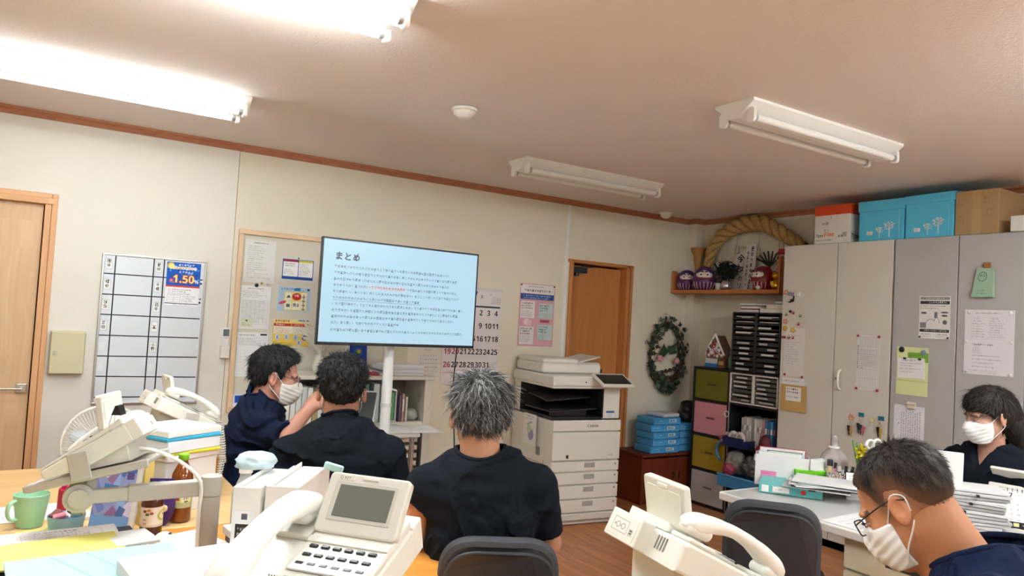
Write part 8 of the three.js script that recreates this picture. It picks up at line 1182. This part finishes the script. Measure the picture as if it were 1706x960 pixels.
person({ // presenter
  label: 'masked man in glasses and a navy polo shirt raising his hand beside the screen', root: [0.885, 0, -3.5], turn: R(77), seed: 5, skin: [0.52, 0.25, 0.17], shirtM: clothNavy,
  joints: { neck: [0, 0.985, 0.0], head: [-0.01, 1.095, 0.068], neckTop: [0, 1.045, 0.035], pelvis: [0, 0.53, -0.01], lShoulder: [0.17, 0.89, 0.0], rShoulder: [-0.17, 0.89, 0.0], rElbow: [-0.33, 0.875, 0.11], rWrist: [-0.25, 0.985, 0.205], rPalm: [0.6, 0, 0.6], lElbow: [0.23, 0.68, 0.1], lWrist: [0.12, 0.74, 0.32] },
  legs: { knee: 0.4, foot: 0.28 }, pitch: 0.14, yaw: -0.05, neckR: 0.058, collarR: 0.068, collar: 0.045, lSleeve: 0.8, rSleeve: 1.0, sleeveR: 0.058, build: 1.04, fold: 0.011, mask: true, glasses: 0.0012, frameM: M(0x5a5d62, 0.3, { metalness: 0.6 }), maskM: M(0xdcd8cc, 0.85), curl: 0.5,
  hair: { line: 'short', thick: 0.016, top: 0.01, quiff: 0.006, rough: 0.005, hairC: [0.009, 0.009, 0.01], hairC2: [0.05, 0.05, 0.055], streak: (k) => k * k * 0.8, seed: 13, strands: 3600, len: 0.042, lift: 0.28, mess: 0.6, wide: 0.0014, comb: (p) => V3(0, -0.3, p.y > 0.09 ? 1.2 : 0), stubble: 0.4 },
});
chair('office chair hidden under the presenter', [0.885, 0, -3.5], R(77));
person({ // man bending forward at the right
  label: 'man in mask and glasses bending his head down at the lower right corner', root: [1.55, 0, -0.72], turn: R(205), seed: 9, skin: [0.52, 0.23, 0.11], shirtM: clothBlue,
  joints: { neck: [-0.005, 1.032, -0.005], head: [0.006, 1.098, 0.112], neckTop: [0.008, 1.075, 0.062], pelvis: [0, 0.53, -0.14], lShoulder: [0.175, 0.935, -0.03], rShoulder: [-0.175, 0.95, -0.03], lElbow: [0.22, 0.7, 0.08], lWrist: [0.1, 0.76, 0.3], rElbow: [-0.22, 0.7, 0.08], rWrist: [-0.06, 0.76, 0.3] },
  pitch: 0.62, yaw: -0.25, headScale: 0.91, neckR: 0.056, collarR: 0.076, sleeve: 0.6, fold: 0.008, mask: true, glasses: 0.0016,
  hair: { line: 'buzz', thick: 0.006, top: 0.009, base: 0.06, rough: 0.003, fade: 0.1, hairC: [0.018, 0.013, 0.011], hairC2: [0.1, 0.075, 0.062], streak: (k) => k * k, seed: 14, strands: 9000, len: 0.015, lift: 0.6, mess: 0.8, wide: 0.0008, stubble: 0.72, stubLen: 0.05, clip: 0.06 },
});
chair('office chair under the man bending forward, below the picture', [1.61, 0, -0.59], R(205));
person({ // woman
  label: 'woman with long dark hair, white mask and dark polo shirt behind the laptop', root: [3.64, 0, -1.615], turn: R(262), seed: 15, skin: [0.5, 0.27, 0.19], shirtM: clothDark, shoulder: 0.165,
  joints: { neck: [0, 0.968, 0.0], head: [0.01, 1.115, 0.052], neckTop: [0.0, 1.06, 0.02], pelvis: [0, 0.53, 0], lShoulder: [0.165, 0.885, 0.0], rShoulder: [-0.165, 0.885, 0.0], lElbow: [0.22, 0.69, 0.1], lWrist: [0.1, 0.765, 0.26], rElbow: [-0.22, 0.69, 0.1], rWrist: [-0.1, 0.765, 0.26] },
  pitch: 0.2, yaw: -0.42, headW: 0.96, headScale: 0.95, neckR: 0.05, collarR: 0.062, collar: 0.035, vneck: true, sleeve: 0.8, build: 1.0, fold: 0.007, mask: true, button: [0.0, 0.875, 0.118],
  hair: { line: 'fringe', thick: 0.014, top: 0.008, quiff: 0.004, rough: 0.003, fade: 0.02, hairC: [0.012, 0.009, 0.009], hairC2: [0.05, 0.035, 0.03], streak: (k) => k * k, seed: 16, strands: 2600, len: 0.05, lift: 0.1, mess: 0.25, wide: 0.0016, stubble: 0.8, hairBox: [[-0.13, -0.34, -0.2], [0.13, 0.17, 0.13]], extra: (x, y, z) => smin(cap(x, y, z, [0, 0.03, -0.095], [0.0, -0.08, -0.125], 0.05, 0.05), cap(x, y, z, [0, -0.08, -0.125], [0.0, -0.27, -0.12], 0.05, 0.032), 0.03), comb: (p) => V3(0, p.y < 0.02 ? -2 : 0, p.z > 0.03 && p.y > 0.02 ? 0.8 : -0.2) },
});
chair('office chair under the woman, hidden by the grey desk', [3.66, 0, -1.615], R(262));
renderer.render(scene, camera);
